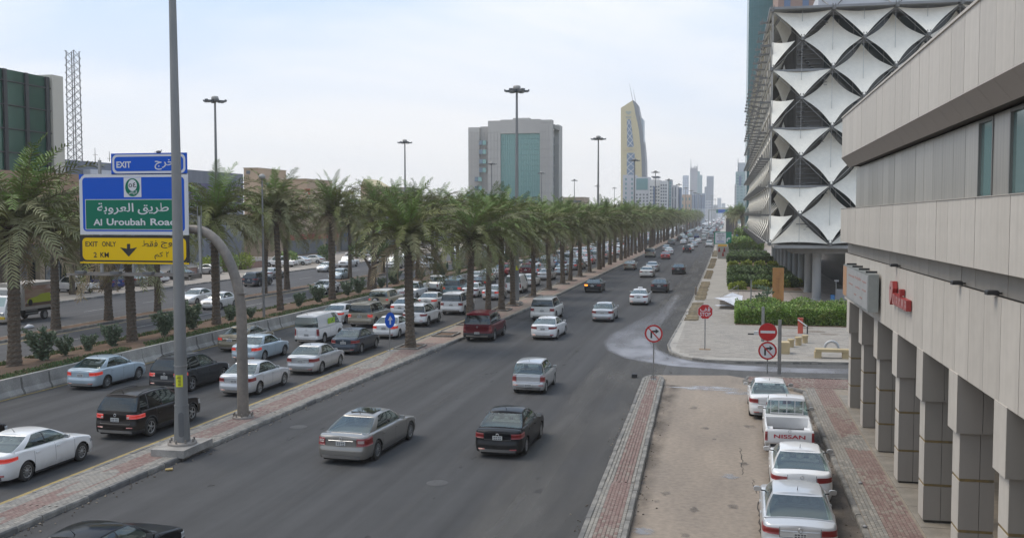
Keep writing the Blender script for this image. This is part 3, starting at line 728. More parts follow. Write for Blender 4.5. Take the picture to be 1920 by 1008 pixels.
# sloping soffit: from the fascia foot down and inwards
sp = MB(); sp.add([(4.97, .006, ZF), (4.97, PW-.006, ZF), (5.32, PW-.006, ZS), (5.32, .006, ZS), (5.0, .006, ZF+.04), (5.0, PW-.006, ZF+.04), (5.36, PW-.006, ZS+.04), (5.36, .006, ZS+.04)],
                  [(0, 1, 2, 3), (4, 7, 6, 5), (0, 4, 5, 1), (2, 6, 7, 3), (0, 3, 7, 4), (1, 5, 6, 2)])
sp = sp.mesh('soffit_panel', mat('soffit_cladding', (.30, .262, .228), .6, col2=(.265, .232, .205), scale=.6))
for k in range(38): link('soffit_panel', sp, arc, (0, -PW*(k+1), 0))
win_k = (17, 19, 24)
panel_row('ribbon_panel', 5.62, ZR0+.02, ZS-.02, M_panr, y_end=-.05, skip=win_k)
for k in win_k:
    o = MB().box(5.66, 5.70, -PW*(k+1)-.05+.07, -PW*k-.05-.07, ZR0+.08, ZS-.1).build('window_pane', mat('teal_window_glass', (.17, .27, .265), .08, spec=1.0, metal=.5), arc)
    f = MB(); y0, y1 = -PW*(k+1)-.05, -PW*k-.05
    for a in ((y0+.005, y0+.07, ZR0+.02, ZS-.03), (y1-.07, y1-.005, ZR0+.02, ZS-.03), (y0+.07, y1-.07, ZR0+.02, ZR0+.08), (y0+.07, y1-.07, ZS-.1, ZS-.03)): f.box(5.60, 5.69, *a)
    f.build('window_frame', M_strut, arc)
panel_row('spandrel_panel', 5.0, ZM0, ZR0, M_pan)
panel_row('recess_panel', 5.33, 6.78, ZM0-.02, M_pan_shade)
panel_row('beam_panel', 5.22, 4.74, 6.78-.015, M_pan)
core = MB()
core.box(5.06, 30, -50, -.01, ZF+.02, ZP-.02).box(5.75, 30, -50, -.07, ZR0-.01, ZF).box(5.06, 30, -50, -.01, ZM0+.03, ZR0-.02).box(5.40, 30, -50, -.02, 6.7, ZM0+.01).box(5.28, 30, -50, -.01, 4.78, 6.75)
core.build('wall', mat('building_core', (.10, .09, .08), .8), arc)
MB().box(5.36, 5.8, -50, -.01, ZS+.045, ZF+.015).build('shadow_gap', M_gap, arc)
MB().box(4.96, 5.4, -50, .02, ZP, ZP+.06).build('coping', M_pan[1], arc)
MB().box(4.98, 5.7, -50, 0, ZR0, ZR0+.012).build('ledge', M_pan[0], arc)
# little flood lights on the ledge under the spandrel
for yy in (-13.8, -22.5, -25.6): MB().box(-.12, .1, -.12, .12, 0, .09, 0, .02).tube((.05, 0, .03), (.2, 0, .03), .02, n=6).build('ledge_light', M_dark, arc, (5.15, yy, 6.80))
colb = arc
for k in range(11):
    y0 = -1.3 - 4.1*k
    c = link('column', MB().box(5.34, 6.02, y0-.62, y0+.02, .0, 4.75).mesh('column', M_gap), arc)
    q = k % 2
    for (z0, z1, g) in ((.16, 1.08, 0), (1.15, 2.27, 0), (2.34, 3.38, 0), (3.40, 4.75, .10)):
        x0, x1, ya, yb = 5.30-g, 6.06+g, y0-.66-g, y0+.06+g; m1 = M_pan_shade[(k) % 2]; mw = M_pan[(k+1) % 3]  # pale west face, darker other faces: side light painted into the panel colours
        xm = x0 + (x1-x0)*.58
        MB().box(x0, x0+.03, ya+.032, yb, z0, z1).build('panel', mw, c)
        MB().box(x0, xm-.006, ya, ya+.03, z0, z1).build('panel', m1, c)
        MB().box(xm+.006, x1, ya, ya+.03, z0, z1).build('panel', m1, c)
        MB().box(x1-.03, x1, ya+.032, yb, z0, z1).build('panel', m1, c)
        if g: MB().box(x0+.01, x1-.01, ya+.01, yb, z0+.001, z0+.03).build('cap_underside', m1, c)
    for z in (1.083, 2.273): MB().box(5.312, 6.048, y0-.648, y0+.05, z, z+.064).build('band', M_band, c)
# arcade back wall, ceiling and dark shop windows
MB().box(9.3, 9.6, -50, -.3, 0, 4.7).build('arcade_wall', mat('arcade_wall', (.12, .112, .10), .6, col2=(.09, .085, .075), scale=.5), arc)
MB().box(5.9, 9.3, -50, -.3, 4.55, 4.7).build('arcade_ceiling', M_pan_shade[0], arc)
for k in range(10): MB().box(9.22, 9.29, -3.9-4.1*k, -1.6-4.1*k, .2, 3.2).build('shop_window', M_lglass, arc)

# long grey box sign with an ochre end, clamped to the beam
s = thing('box_sign', 'long grey box sign with an orange end panel clamped to the arcade beam', 'sign')
ya, yb, za, zb = 36.1, 43.6, 5.12, 6.42
sgm = mat('sign_casing', (.30, .32, .31), .45, .5, col2=(.25, .27, .265), scale=2)
MB().box(4.80, 5.14, ya, yb, za, zb).build('casing', sgm, s)
MB().box(4.785, 4.80, ya+.12, yb-1.35, za+.06, zb-.06).build('sign_face', mat('sign_face', (.33, .335, .335), .5, col2=(.28, .285, .285), scale=2), s)
MB().box(4.783, 4.80, yb-1.33, yb-.05, za+.06, zb-.06).build('orange_face', mat('sign_orange', (.42, .21, .09), .6, col2=(.34, .25, .19), scale=2.2), s)
fad = mat('faded_red_print', (.34, .22, .20), .7)
ink = MB()
for (a, c, z, h) in ((.6, 2.3, .98, .09), (2.6, 4.4, 1.0, .10), (4.7, 5.7, .98, .08), (.7, 1.9, .66, .07), (2.7, 3.9, .66, .08), (4.6, 5.6, .68, .07), (2.4, 3.0, .36, .07), (4.0, 4.7, .36, .07)):
    y = a
    while y < c: d = random.uniform(.08, .24); ink.box(4.779, 4.784, yb-1.35-y-d*.8, yb-1.35-y, za+z-h*random.uniform(.2, .6), za+z+h*random.uniform(.2, .6)); y += d
ink.build('faded_lettering', fad, s)
for k in range(4): MB().box(4.84, 5.24, ya+1.0+1.9*k, ya+1.06+1.9*k, zb, zb+.07).build('clamp', M_dark, s)
# red channel letters
s = thing('red_letter_sign', 'red raised letters with a curved emblem fixed to the arcade beam', 'sign')
rd = mat('sign_red_side', (.30, .03, .028), .6); rf = mat('sign_red_face', (.38, .19, .18), .6)
pts = [(33.3, 5.75), (33.15, 5.66), (32.8, 5.9), (32.62, 6.2), (32.72, 6.42), (33.15, 6.40), (33.35, 6.2)]
b = MB().poly(pts, 5.06, 5.2, 0, 'yz'); b.build('emblem', rd, s); b = MB().poly([(32.98+(y-32.98)*.93, 6.05+(z-6.05)*.93) for y, z in pts], 5.052, 5.06, 0, 'yz'); b.build('emblem_face', rf, s)
MB().box(5.045, 5.052, 33.0, 33.1, 6.15, 6.23).build('emblem_dot', M_dark, s)
for k, (glyph, z0, z1) in enumerate((('V', 5.72, 6.06), ('E', 5.72, 6.04), ('G', 5.72, 6.03), ('L', 5.72, 6.03), ('E', 5.72, 6.03))):
    y1 = 32.7 - .5*k
    o = MB().box(5.06, 5.2, y1-.46, y1, z0, z1).build('letter_block', rd, s); MB().box(5.052, 5.06, y1-.44, y1-.02, z0+.02, z1-.02).build('letter_face', rf, o)
    me = fit_mesh(glyph, 0, .34, 0, .28, 'letter', mat('sign_red_line', (.33, .06, .06), .5)); l = link('letter', me, o, (5.045, y1-.08, z0+.05), -math.pi/2)
MB().box(5.06, 5.2, 31.35, 31.6, 6.07, 6.26).build('letter_dot', rd, s)
# ---------------------------------------------------------------- buildings farther off
def mblock(parent, name, px0, px1, pyt, Y, m, d=20, z0=0.0, pyb=None, dy=0.0):
    """a block of the given building: picture columns and top line turned into metres at distance Y"""
    X0, Zt = AtY(px0, pyt, Y); X1, _ = AtY(px1, pyt, Y)
    if pyb is not None: z0 = AtY(px0, pyb, Y)[1]
    b = MB().box(X0, X1, Y+dy, Y+dy+d, z0, Zt); return b.build(name, m, parent)
def mrect(b, px0, px1, py0, py1, Y, out=.15, th=.3, mi=0):
    X0, Z1 = AtY(px0, py0, Y); X1, Z0 = AtY(px1, py1, Y); b.box(X0, X1, Y-out, Y-out+th, Z0, Z1, mi)
M_ow = mat('office_stone', (.47, .455, .425), .8, col2=(.43, .415, .39), scale=.08)
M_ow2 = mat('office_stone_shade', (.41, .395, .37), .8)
M_oj = mat('office_joint', (.36, .35, .335), .9)
M_og = mat('office_green_glass', (.19, .36, .34), .25, .15, col2=(.22, .39, .37), scale=.05)
M_ob = mat('office_blue_glass', (.10, .15, .20), .15, .4, col2=(.16, .22, .28), scale=.2)
M_frame = mat('window_grid', (.16, .28, .27), .6)
Y = 330
ob = thing('office_block', 'broad grey stone office block with a tall sea green glass front above the palms', 'office building')
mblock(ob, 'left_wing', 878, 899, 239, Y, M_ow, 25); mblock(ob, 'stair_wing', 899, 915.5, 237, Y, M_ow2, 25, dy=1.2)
mblock(ob, 'wall', 915.5, 939, 227, Y, M_ow, 10, dy=-.5); mblock(ob, 'wall', 939, 1013, 225, Y, M_ow, 3.4, z0=AtY(939, 251, Y)[1], dy=-.5); mblock(ob, 'wall', 1013, 1035, 225, Y, M_ow, 3.4, dy=-.5)
mblock(ob, 'roof_house', 958, 989, 220, Y, M_ow, 12, z0=AtY(950, 225, Y)[1], dy=3)
b = MB(); 
X0, Zt = AtY(939, 251, Y); X1, _ = AtY(1013, 251, Y); b.box(X0, X1, Y+.2, Y+10, 0, Zt); b.build('glass_front', M_og, ob)
b = MB()
for k in range(19): x = X0+(X1-X0)*k/18; b.box(x-.05, x+.05, Y+.05, Y+.2, 0, Zt)
for k in range(20): z = Zt*k/20; b.box(X0, X1, Y+.06, Y+.19, z-.05, z+.05)
b.build('glass_grid', M_frame, ob, kind='stuff')
b = MB(); XA = AtY(879, 239, Y)[0]; XB = AtY(1034, 225, Y)[0]
for k in range(14): z = 4+k*2.9; b.box(XA, X0, Y-.57, Y-.5, z-.04, z+.04) if z < 36 else None; b.box(X1, XB, Y-.57, Y-.5, z-.04, z+.04) if z < 39 else None
for k in range(10): x = XA+(X0-XA)*k/10; b.box(x-.04, x+.04, Y-.57, Y-.5, 0, 36)
for k in range(4): x = X1+(XB-X1)*k/4; b.box(x-.04, x+.04, Y-.57, Y-.5, 0, 38)
b.build('cladding_joints', M_oj, ob, kind='stuff')
for (y0, y1, x0, x1) in ((264, 272, 899.5, 912), (281, 289, 899.5, 912), (299, 307, 899.5, 912), (315, 323, 899.5, 912), (332, 340, 891, 904), (349, 357, 891, 904)):
    b = MB(); mrect(b, x0, (x0+x1)/2, y0, y1, Y, .75, .4); o = b.build('window', M_ob, ob); b = MB(); mrect(b, (x0+x1)/2+.2, x1, y0, y1, Y, .75, .4); b.build('window', M_og, ob)
# right flank: concave blue glass between stone piers and the curved roof canopy
XB2 = AtY(1034.6, 230, Y)[0]; z1 = AtY(1034, 225, Y)[1]
MB().box(XB2-3.6, XB2, Y+3.0-.05, Y+3.6, 0, z1).box(XB2-9, XB2, Y+14.5, Y+22, 0, z1-.3).build('right_pier', M_ow, ob)
MB().box(XB2-3.6, XB2-1.6, Y+3.0, Y+14.5, 0, z1-4.6).build('flank_glass', M_ob, ob)
pts = [(XB2+.35, Y+3.0+t*11.5-0) for t in [0, 1]] + [(XB2-3.4+3.0*math.sin(t*3.14), Y+14.5-t*11.5) for t in [i/8 for i in range(9)]]
MB().poly(pts, z1-2.4, z1-1.2).build('roof_canopy', mat('canopy_soffit', (.28, .27, .25), .7), ob)
for k in range(9):
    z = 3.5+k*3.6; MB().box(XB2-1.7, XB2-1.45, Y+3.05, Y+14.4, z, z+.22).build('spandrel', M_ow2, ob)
lo = thing('low_annex', 'low white annex with a ribbon of green windows beside the stone office block', 'building')
Y2 = 300; mblock(lo, 'wall', 874, 940, 358, Y2, mat('white_render', (.46, .45, .43), .8), 12)
b = MB(); mrect(b, 876, 938, 364, 369, Y2); b.build('window_ribbon', M_og, lo); b = MB()
for k in range(12): mrect(b, 876+5.3*k, 877+5.3*k, 363.6, 369.4, Y2, .3, .3)
b.build('mullions', M_ow, lo)

# tall cream tower with a raked top
Y = 880
tw = thing('cream_tower', 'tall cream tower with a raked top, a heart emblem and cross braced blue glass', 'tower')
M_cr = mat('tower_cream', (.50, .43, .235), .8, col2=(.47, .40, .22), scale=.03); M_tb = mat('tower_blue_glass', (.07, .14, .24), .3, .2); M_tg = mat('tower_edge_grey', (.13, .145, .17), .5, .2)
def Q(px, py, YY=Y): return AtY(px, py, YY)
out_ = [(1164, 400), (1164, 202.5), (1186, 188.4), (1189, 200), (1191.6, 216), (1195.2, 230), (1198, 245), (1201, 275), (1202.6, 299), (1203.4, 330), (1203.6, 400)]
MB().poly([Q(*p) for p in out_], Y, Y+24, 0, 'xz').build('wall', M_cr, tw)
edge = [(1186, 188.4), (1188, 188.2), (1195, 195), (1197, 205), (1200.5, 222), (1203.5, 243), (1207, 268), (1208.5, 284), (1210, 300), (1210.5, 330), (1210.5, 400), (1203.6, 400), (1203.4, 330), (1202.6, 299), (1201, 275), (1198, 245), (1195.2, 230), (1191.6, 216), (1189, 200)]
MB().poly([Q(*p) for p in edge], Y+.8, Y+22, 0, 'xz').build('curved_edge', M_tg, tw)
MB().poly([Q(*p) for p in [(1199, 221), (1203, 220.5), (1206, 224), (1206.5, 266), (1203.5, 262)]], Y+4, Y+18, 0, 'xz').build('edge_glass', mat('tower_pale_glass', (.33, .40, .45), .3), tw)
MB().poly([Q(*p) for p in [(1205, 268), (1208.6, 272), (1208.8, 284), (1206, 287)]], Y+.2, Y+10, 0, 'xz').build('ledge', M_tg, tw)
for tr in ([(1175.6, 224), (1182.7, 224), (1188.4, 275.7), (1176.0, 275.7)], [(1175.4, 286.8), (1189.8, 286.8), (1191, 328), (1175.4, 328)]):
    g = MB().poly([Q(*p) for p in tr], Y-.4, Y+.1, 0, 'xz').build('glass_strip', M_tb, tw)
    b = MB(); n = 4 if tr[0][1] < 230 else 3; ya, yb = tr[0][1], tr[3][1]
    for k in range(n):
        def xl_(t): return tr[0][0]+(tr[3][0]-tr[0][0])*t
        def xr_(t): return tr[1][0]+(tr[2][0]-tr[1][0])*t
        t0, t1 = k/n, (k+1)/n; y0, y1 = ya+(yb-ya)*t0, ya+(yb-ya)*t1
        for p, q in (((xl_(t0), y0), (xr_(t1), y1)), ((xr_(t0), y0), (xl_(t1), y1))):
            (xa1, za1), (xb1, zb1) = Q(*p), Q(*q); b.tube((xa1, Y-.5, za1), (xb1, Y-.5, zb1), .22, n=5)
    b.build('cross_brace', mat('white_brace', (.6, .6, .58), .6), g)
em = mat('emblem_grey', (.27, .30, .25), .7)
hp = []
for i in range(24):
    t = i/24*2*math.pi; hx = 16*math.sin(t)**3; hz_ = 13*math.cos(t)-5*math.cos(2*t)-2*math.cos(3*t)-math.cos(4*t); x, z = Q(1178.5+hx*.34, 211.5-hz_*.25); hp.append((x, z))
MB().poly(hp, Y-.5, Y, 0, 'xz').build('heart_emblem', em, tw)
b = MB()
for a, c in ((1173.5, 1175.5), (1176, 1178), (1178.6, 1179.4), (1180, 1183.5)): mrect(b, a, c, 218+random.random(), 221.5, Y, .4, .4)
for a, c in ((1180, 1182), (1182.6, 1185.6)): mrect(b, a, c, 279.2, 280.8, Y, .4, .4)
b.build('tower_lettering', em, tw); b = MB(); mrect(b, 1168, 1174, 281.6, 282.6, Y, .4, .4); mrect(b, 1175, 1192, 281.8, 282.4, Y, .4, .4); b.build('tower_lettering', mat('tower_line', (.38, .30, .18), .7), tw)
b = MB(); p, q = Q(1178.8, 155), Q(1185.6, 189); b.tube((q[0], Y+6, q[1]), (p[0], Y+6, p[1]), .35, .12, 6); p, q = Q(1186.2, 166), Q(1190.5, 190); b.tube((q[0], Y+6, q[1]), (p[0], Y+6, p[1]), .35, .12, 6); b.build('spire', mat('spire_pale', (.5, .5, .5), .5), tw)

def windowed(label, name, px0, px1, pyt, Y, wall, glass, cols, rows, cat='building', fill=(.6, .5), top=.06, d=18, base=392, group=None):
    t = thing(name, label, cat, group=group); mblock(t, 'wall', px0, px1, pyt, Y, wall, d)
    X0, Zt = AtY(px0, pyt, Y); X1 = AtY(px1, pyt, Y)[0]; Zb = AtY(px0, base, Y)[1]; W = X1-X0; H_ = (Zt-Zb)*(1-top)
    cw, ch = W/cols, H_/rows; b = MB().box(-cw*fill[0]/2, cw*fill[0]/2, -.12, .3, -ch*fill[1]/2, ch*fill[1]/2); me = b.mesh('window', glass)
    for r in range(rows):
        for c in range(cols): link('window', me, t, (X0+cw*(c+.5), Y, Zb+ch*(r+.5)))
    return t
Wh = lambda n, c: mat('far_wall_'+n, c, .85, col2=tuple(v*.94 for v in c), scale=.05)
Gd = mat('far_window_dark', (.09, .11, .13), .3); Gt = mat('far_window_teal', (.12, .24, .25), .3, .2); Gb = mat('far_window_blue', (.09, .14, .24), .3, .2)
windowed('pale panel block with one column of teal windows in front of the cream tower', 'panel_block', 1168, 1191, 328, 640, Wh('a', (.44, .45, .48)), Gt, 2, 7, fill=(.28, .5))
t = windowed('white block with a teal glass upper storey at the foot of the cream tower', 'glass_topped_block', 1191, 1217, 332, 620, Wh('b', (.50, .51, .53)), Gd, 4, 5, fill=(.5, .5), top=.5)
b = MB(); mrect(b, 1193, 1214.5, 334.5, 356, 620, .2, .5); b.build('glass_storey', Gt, t)
t = windowed('white apartment block with a blue stair strip and a rooftop dish cluster', 'white_block', 1218, 1237.5, 337, 600, Wh('c', (.60, .59, .57)), Gd, 4, 7, fill=(.62, .42), top=.18)
b = MB(); mrect(b, 1225, 1229.5, 350, 392, 600, .4, .6); b.build('stair_strip', Gb, t); b = MB()
for q in range(6): x, z = AtY(1225+q*2, 333+(q % 2)*1.5, 605); b.lathe([(.1, 0), (1.0, .2), (1.3, .8)], 10, (x, 605, z)); b.tube((x, 605, z-2.5), (x, 605, z), .1, n=5)
b.build('roof_dishes', M_tg, t)
windowed('white block with dark balconies beside the blue stair strip block', 'balcony_block', 1238, 1251, 339, 590, Wh('d', (.56, .56, .56)), Gd, 3, 8, fill=(.6, .5), top=.1)
windowed('narrow grey glass building wedged between two white blocks', 'grey_block', 1250, 1259, 337, 700, Wh('e', (.27, .32, .36)), Gt, 2, 9, fill=(.7, .6))
windowed('pale block with tall grey window strips in the middle of the skyline row', 'strip_block', 1259, 1269, 347, 640, Wh('f', (.50, .49, .50)), Gd, 2, 2, fill=(.35, .9))
windowed('blue grey block with narrow vertical glass at the end of the white row', 'blue_block', 1268, 1277, 351, 660, Wh('g', (.25, .30, .37)), Gb, 2, 1, fill=(.5, .95))
windowed('peach coloured low building peeping over the palm tops', 'peach_block', 1277, 1296, 365, 760, Wh('h', (.50, .37, .27)), Gt, 3, 2, fill=(.4, .4))
windowed('low glass office strip with vertical blue bands near the far end of the palms', 'glass_strip_block', 1296, 1322, 362, 900, Wh('i', (.42, .46, .50)), Gb, 7, 1, fill=(.5, .92))
windowed('slim pale tower standing alone above the peach building', 'slim_tower', 1280, 1291, 329, 1900, Wh('j', (.40, .46, .55)), Gb, 3, 14, fill=(.6, .3), cat='tower')
t = windowed('grey tower with a crenellated crown and a needle spire on the skyline', 'crowned_tower', 1294, 1307, 316, 1700, Wh('k', (.30, .31, .35)), Gd, 5, 22, fill=(.5, .3), cat='tower')
b = MB(); p, q = AtY(1295.5, 298, 1705), AtY(1295.5, 318, 1705); b.tube((q[0], 1705, q[1]), (p[0], 1705, p[1]), .8, .3, 6)
p, q = AtY(1307.5, 308, 1705), AtY(1307.5, 330, 1705); b.tube((q[0], 1705, q[1]), (p[0], 1705, p[1]), .7, .3, 6); b.build('spire', M_tg, t)
for x in (1295, 1298.5, 1302, 1305.5): b = MB(); mrect(b, x, x+1.8, 311+(x % 3), 318, 1700, 0, 12); b.build('crenel', Wh('k', (.30, .31, .35)), t)
windowed('blue green stepped glass tower joined behind the crenellated tower', 'stepped_tower', 1307, 1316.5, 328, 1760, Wh('l', (.20, .32, .35)), Gt, 3, 16, fill=(.7, .5), cat='tower')
mblock(bpy.data.objects['stepped_tower'], 'upper_step', 1307, 1312, 321, 1765, Wh('l', (.20, .32, .35)), 14)
windowed('grey blue slab tower nearest the road vanishing point', 'slab_tower', 1325, 1338, 330, 1500, Wh('m', (.27, .31, .37)), Gd, 4, 18, fill=(.5, .3), cat='tower')
windowed('lower shoulder block leaning on the grey blue slab tower', 'shoulder_block', 1321, 1326, 350, 1510, Wh('n', (.33, .37, .42)), Gd, 2, 10, fill=(.5, .4))
windowed('faint hazy block far beyond the flyover', 'faint_block', 1345, 1352.5, 371, 2300, Wh('o', (.42, .47, .52)), Gd, 3, 6, fill=(.4, .4))
windowed('faint low block beside the flyover end', 'faint_block', 1353, 1360, 381, 2350, Wh('o', (.42, .47, .52)), Gd, 3, 2, fill=(.4, .4))
windowed('pale low office row in the haze at the end of the avenue', 'office_row', 1316, 1337, 376, 1250, Wh('p', (.50, .51, .52)), Gb, 8, 3, fill=(.4, .5))
windowed('low grey roofline behind the far palms', 'office_row', 1330, 1346, 384, 1700, Wh('p2', (.40, .42, .44)), Gd, 8, 1, fill=(.4, .5))
t = windowed('pale teal tower with a raked cap right against the library edge', 'teal_cap_tower', 1379.5, 1402, 322, 900, Wh('q', (.26, .36, .37)), Gt, 3, 12, fill=(.6, .45), cat='tower')
mblock(t, 'cap', 1384, 1402, 305, 905, Wh('q2', (.40, .43, .46)), 12); b = MB(); p, q = AtY(1383.8, 297, 905), AtY(1383.8, 322, 905); b.tube((q[0], 905, q[1]), (p[0], 905, p[1]), .4, .2, 6); b.build('spire', M_tg, t)
b = MB(); mrect(b, 1385.5, 1390, 330, 348, 900, .4, .5); b.build('dark_glass', Gb, t)
windowed('narrow white block hugging the teal tower over the roadside palms', 'narrow_block', 1377.5, 1381, 345, 860, Wh('r', (.50, .50, .50)), Gd, 1, 9, fill=(.4, .4))
# flyover across the far end and the blue gantry boards
fo = thing('flyover', 'grey concrete flyover crossing the avenue at its far end', 'bridge')
Yf = 1500; X0, Z0 = AtY(1325, 389.5, Yf); X1, Z1 = AtY(1395, 391, Yf)
MB().box(X0-60, X1+60, Yf, Yf+14, Z0-2.2, Z0).build('deck', mat('flyover_concrete', (.36, .36, .35), .8), fo)
for k in range(8): MB().box(X0-40+k*24, X0-38+k*24, Yf+4, Yf+10, 0, Z0-2.2).build('pier', M_conc, fo)
gb = thing('gantry_sign', 'blue and green overhead direction boards spanning the far carriageway', 'sign')
Yg = 560; X0, Z1 = AtY(1343, 392.6, Yg); X1, Z0 = AtY(1364, 399.2, Yg)
bl_ = mat('sign_blue', (.015, .10, .38), .45); gr_ = mat('sign_green', (.0, .15, .095), .5)
MB().box(X0+1.0, X1-1.2, Yg, Yg+.15, Z0, Z1).build('blue_board', bl_, gb); MB().box(X0, X0+.98, Yg, Yg+.15, Z0, Z1).build('green_board', gr_, gb); MB().box(X1-1.18, X1, Yg, Yg+.15, Z0, Z1).build('green_board', gr_, gb)
MB().box(X0-4, X1+3, Yg+.2, Yg+.6, Z1-.6, Z1-.2).build('truss', M_steel, gb)
for x in (X0-4, X1+3): MB().tube((x, Yg+.4, 0), (x, Yg+.4, Z1), .25, n=8).build('post', M_steel, gb)

# teal glass tower and brick building behind the library
t = thing('teal_tower', 'flat teal glass tower rising behind the library corner', 'tower')
Yt = 300; X0, _ = AtY(1404.5, 0, Yt); X1, _ = AtY(1466, 0, Yt)
mtt = mat('teal_curtain_wall', (.055, .155, .165), .25, .3, col2=(.07, .18, .19), scale=.03)
MB().box(X0, X1, Yt, Yt+30, 0, 95).build('glass_wall', mtt, t); b = MB()
for k in range(30): b.box(X0, X1, Yt-.04, Yt, 5+3*k, 5.1+3*k)
for k in range(8): b.box(X0+1.3*k, X0+.08+1.3*k, Yt-.05, Yt, 4, 95)
b.build('glass_grid', mat('teal_grid', (.05, .12, .13), .5), t, kind='stuff')
t = thing('brick_building', 'pinkish brick building with tall blue windows behind the library roof', 'building')
Yt = 260; X0, _ = AtY(1459, 0, Yt); X1, _ = AtY(1640, 0, Yt); Zb = AtY(1500, 26, Yt)[1]
MB().box(X0, X1, Yt, Yt+30, 0, Zb+22).build('wall', mat('pink_brick', (.30, .20, .165), .85, col2=(.26, .175, .145), scale=.6), t)
me = MB().box(-.75, .75, -.1, .2, -6, 6).mesh('window', Gb)
k = 0; x = X0+2.2
while x < X1-2: link('window', me, t, (x, Yt, Zb+7)); x += 3.1 if k % 3 else 4.4; k += 1

# ---------------------------------------------------------------- the built-up side across the road
M_shopw = mat('shop_stone', (.40, .31, .215), .85, col2=(.35, .275, .195), scale=.5); M_dk = mat('shop_dark_fascia', (.05, .045, .045), .6)
gt = thing('green_glass_building', 'dark green glass building with a white corner pier behind the first palms', 'building')
Yq = 118; Xg = AtY(117, 300, Yq)[0]; Zg = AtY(117, 150, Yq)[1]
MB().box(Xg-25, Xg, 40, Yq-2.2, 0, Zg).build('glass_wall', mat('dark_green_glass', (.012, .07, .048), .1, .3, col2=(.03, .11, .075), scale=.15, spec=.8), gt)
b = MB()
for k in range(20): b.box(Xg, Xg+.25, Yq-3.2-3.9*k, Yq-2.6-3.9*k, 0, Zg)
k = 1.5
while k < Zg-.3: b.box(Xg, Xg+.2, 40, Yq-2.2, k, k+.14); k += 2.9
b.build('dark_mullions', M_dark, gt); MB().box(Xg-25, Xg+.4, Yq-2.2, Yq, 0, Zg+.4).build('corner_pier', mat('pale_pier', (.52, .49, .42), .8), gt)
ts = thing('stone_shop_building', 'low sand coloured shop building with dark fascia and glass fronts across the road', 'shop')
Xs = -75.5; Ya, Yb = 66, 112; Zs = AtY(100, 327, 105)[1]
MB().box(Xs-12, Xs, Ya, Yb-.6, 4.9, Zs).build('upper_wall', mat('sandstone_brick', (.36, .215, .14), .9, col2=(.33, .24, .165), scale=1.4, stretch=(1, 1, 4)), ts)
MB().box(Xs-12, Xs-.8, Ya, Yb-.6, 0, 4.9).build('shop_glass', M_lglass, ts); MB().box(Xs-.3, Xs+.35, Ya, Yb-.6, 3.7, 5.1).build('fascia', M_dk, ts)
for k in range(9): MB().box(Xs-.5, Xs+.1, Ya+.3+5.4*k, Ya+1.1+5.4*k, 0, 3.7).build('pier', M_shopw, ts)
o = link('shop_lettering', fit_mesh('\ufe8e\ufe8e\ufedf \ufeae\ufee3', 0, 3.4, 0, .8, 'shop_lettering', mat('white_letters', (.6, .6, .6), .5)), ts, (Xs+.36, Ya+36, 4.0), math.pi/2)
for k in range(4): MB().box(Xs-.7, Xs-.6, Ya+2.2+5.4*(k+3), Ya+4.6+5.4*(k+3), .4, 3.0).build('shop_display', mat('shop_display', (.35, .33, .30), .7, col2=(.10, .12, .14), scale=1.2), ts)
hw = thing('hoarding_hall', 'long blue grey hall with a purple painted front far behind the road sign', 'building')
Yh0, Yh1, Xh = 122.5, 176, -90
Zh = AtY(118, 298, 122.5)[1]
MB().box(Xh-20, Xh, Yh0, Yh1, 0, Zh).build('wall', mat('hall_metal', (.20, .215, .25), .6, .2, col2=(.16, .175, .21), scale=.2, stretch=(.3, 3, .3)), hw)
MB().box(Xh, Xh+.08, Yh0+34, Yh1-.3, Zh-5.5, Zh-2.2).build('purple_band', mat('purple_paint', (.075, .065, .16), .6, col2=(.15, .14, .20), scale=.3), hw)
MB().box(Xh, Xh+1.2, Yh0+5, Yh0+14, Zh-2.9, Zh-1.2).build('white_sign', mat('white_sign', (.55, .57, .62), .6), hw)
lm = thing('lattice_mast', 'slim steel lattice mast rising behind the blue exit sign', 'mast')
Xm, _ = AtY(141, 300, 135); b = MB(); hm = 33
for sx in (-.8, .8):
    for sy in (-.8, .8): b.tube((Xm+sx, 135+sy, 0), (Xm+sx*.8, 135+sy*.8, hm), .07, n=4)
for k in range(30):
    z = 1.1*k; s = .8
    for a, c in (((-s, -s), (s, -s)), ((s, -s), (s, s)), ((s, s), (-s, s)), ((-s, s), (-s, -s))):
        b.tube((Xm+a[0], 135+a[1], z), (Xm+c[0], 135+c[1], z+1.1), .035, n=4, cap=False); b.tube((Xm+c[0], 135+c[1], z), (Xm+a[0], 135+a[1], z+1.1), .035, n=4, cap=False)
b.build('lattice', M_strut, lm)
for px, py in ((178, 277), (205, 284), (187, 296)):
    X_, Z_ = AtY(px, py, 128); t = thing('roof_antenna', {178: 'tallest thin antenna on the grey hall roof', 205: 'thin antenna beside the blue sign edge', 187: 'short twin antenna on the hall roof'}[px], 'antenna'); MB().tube((X_, 128, Zh-.1), (X_, 128, Z_), .06, .03, 5).tube((X_-.4, 128, Z_-1), (X_+.4, 128, Z_-1), .03, n=4).build('rod', M_strut, t)
pc = mat('peach_render', (.46, .34, .235), .85, col2=(.42, .315, .22), scale=.2)
def simple(label, name, px0, px1, pyt, Y, m, cat='building', wins=None, d=15):
    t = thing(name, label, cat); mblock(t, 'wall', px0, px1, pyt, Y, m, d)
    mblock(t, 'parapet', px0-.6, px1+.6, pyt-1.6, Y, mat('parapet_trim', (.42, .36, .28), .8), d+.6, z0=AtY(px0, pyt, Y)[1], dy=-.3)
    if wins:
        me = None
        for (a, c, y0, y1) in wins: b = MB(); mrect(b, a, c, y0, y1, Y, .12, .3); b.build('window', Gd, t)
    return t
simple('peach rendered building with a small square roof window behind the palms', 'peach_building', 457, 484, 316, 215, pc, wins=[(462, 469, 320, 326)])
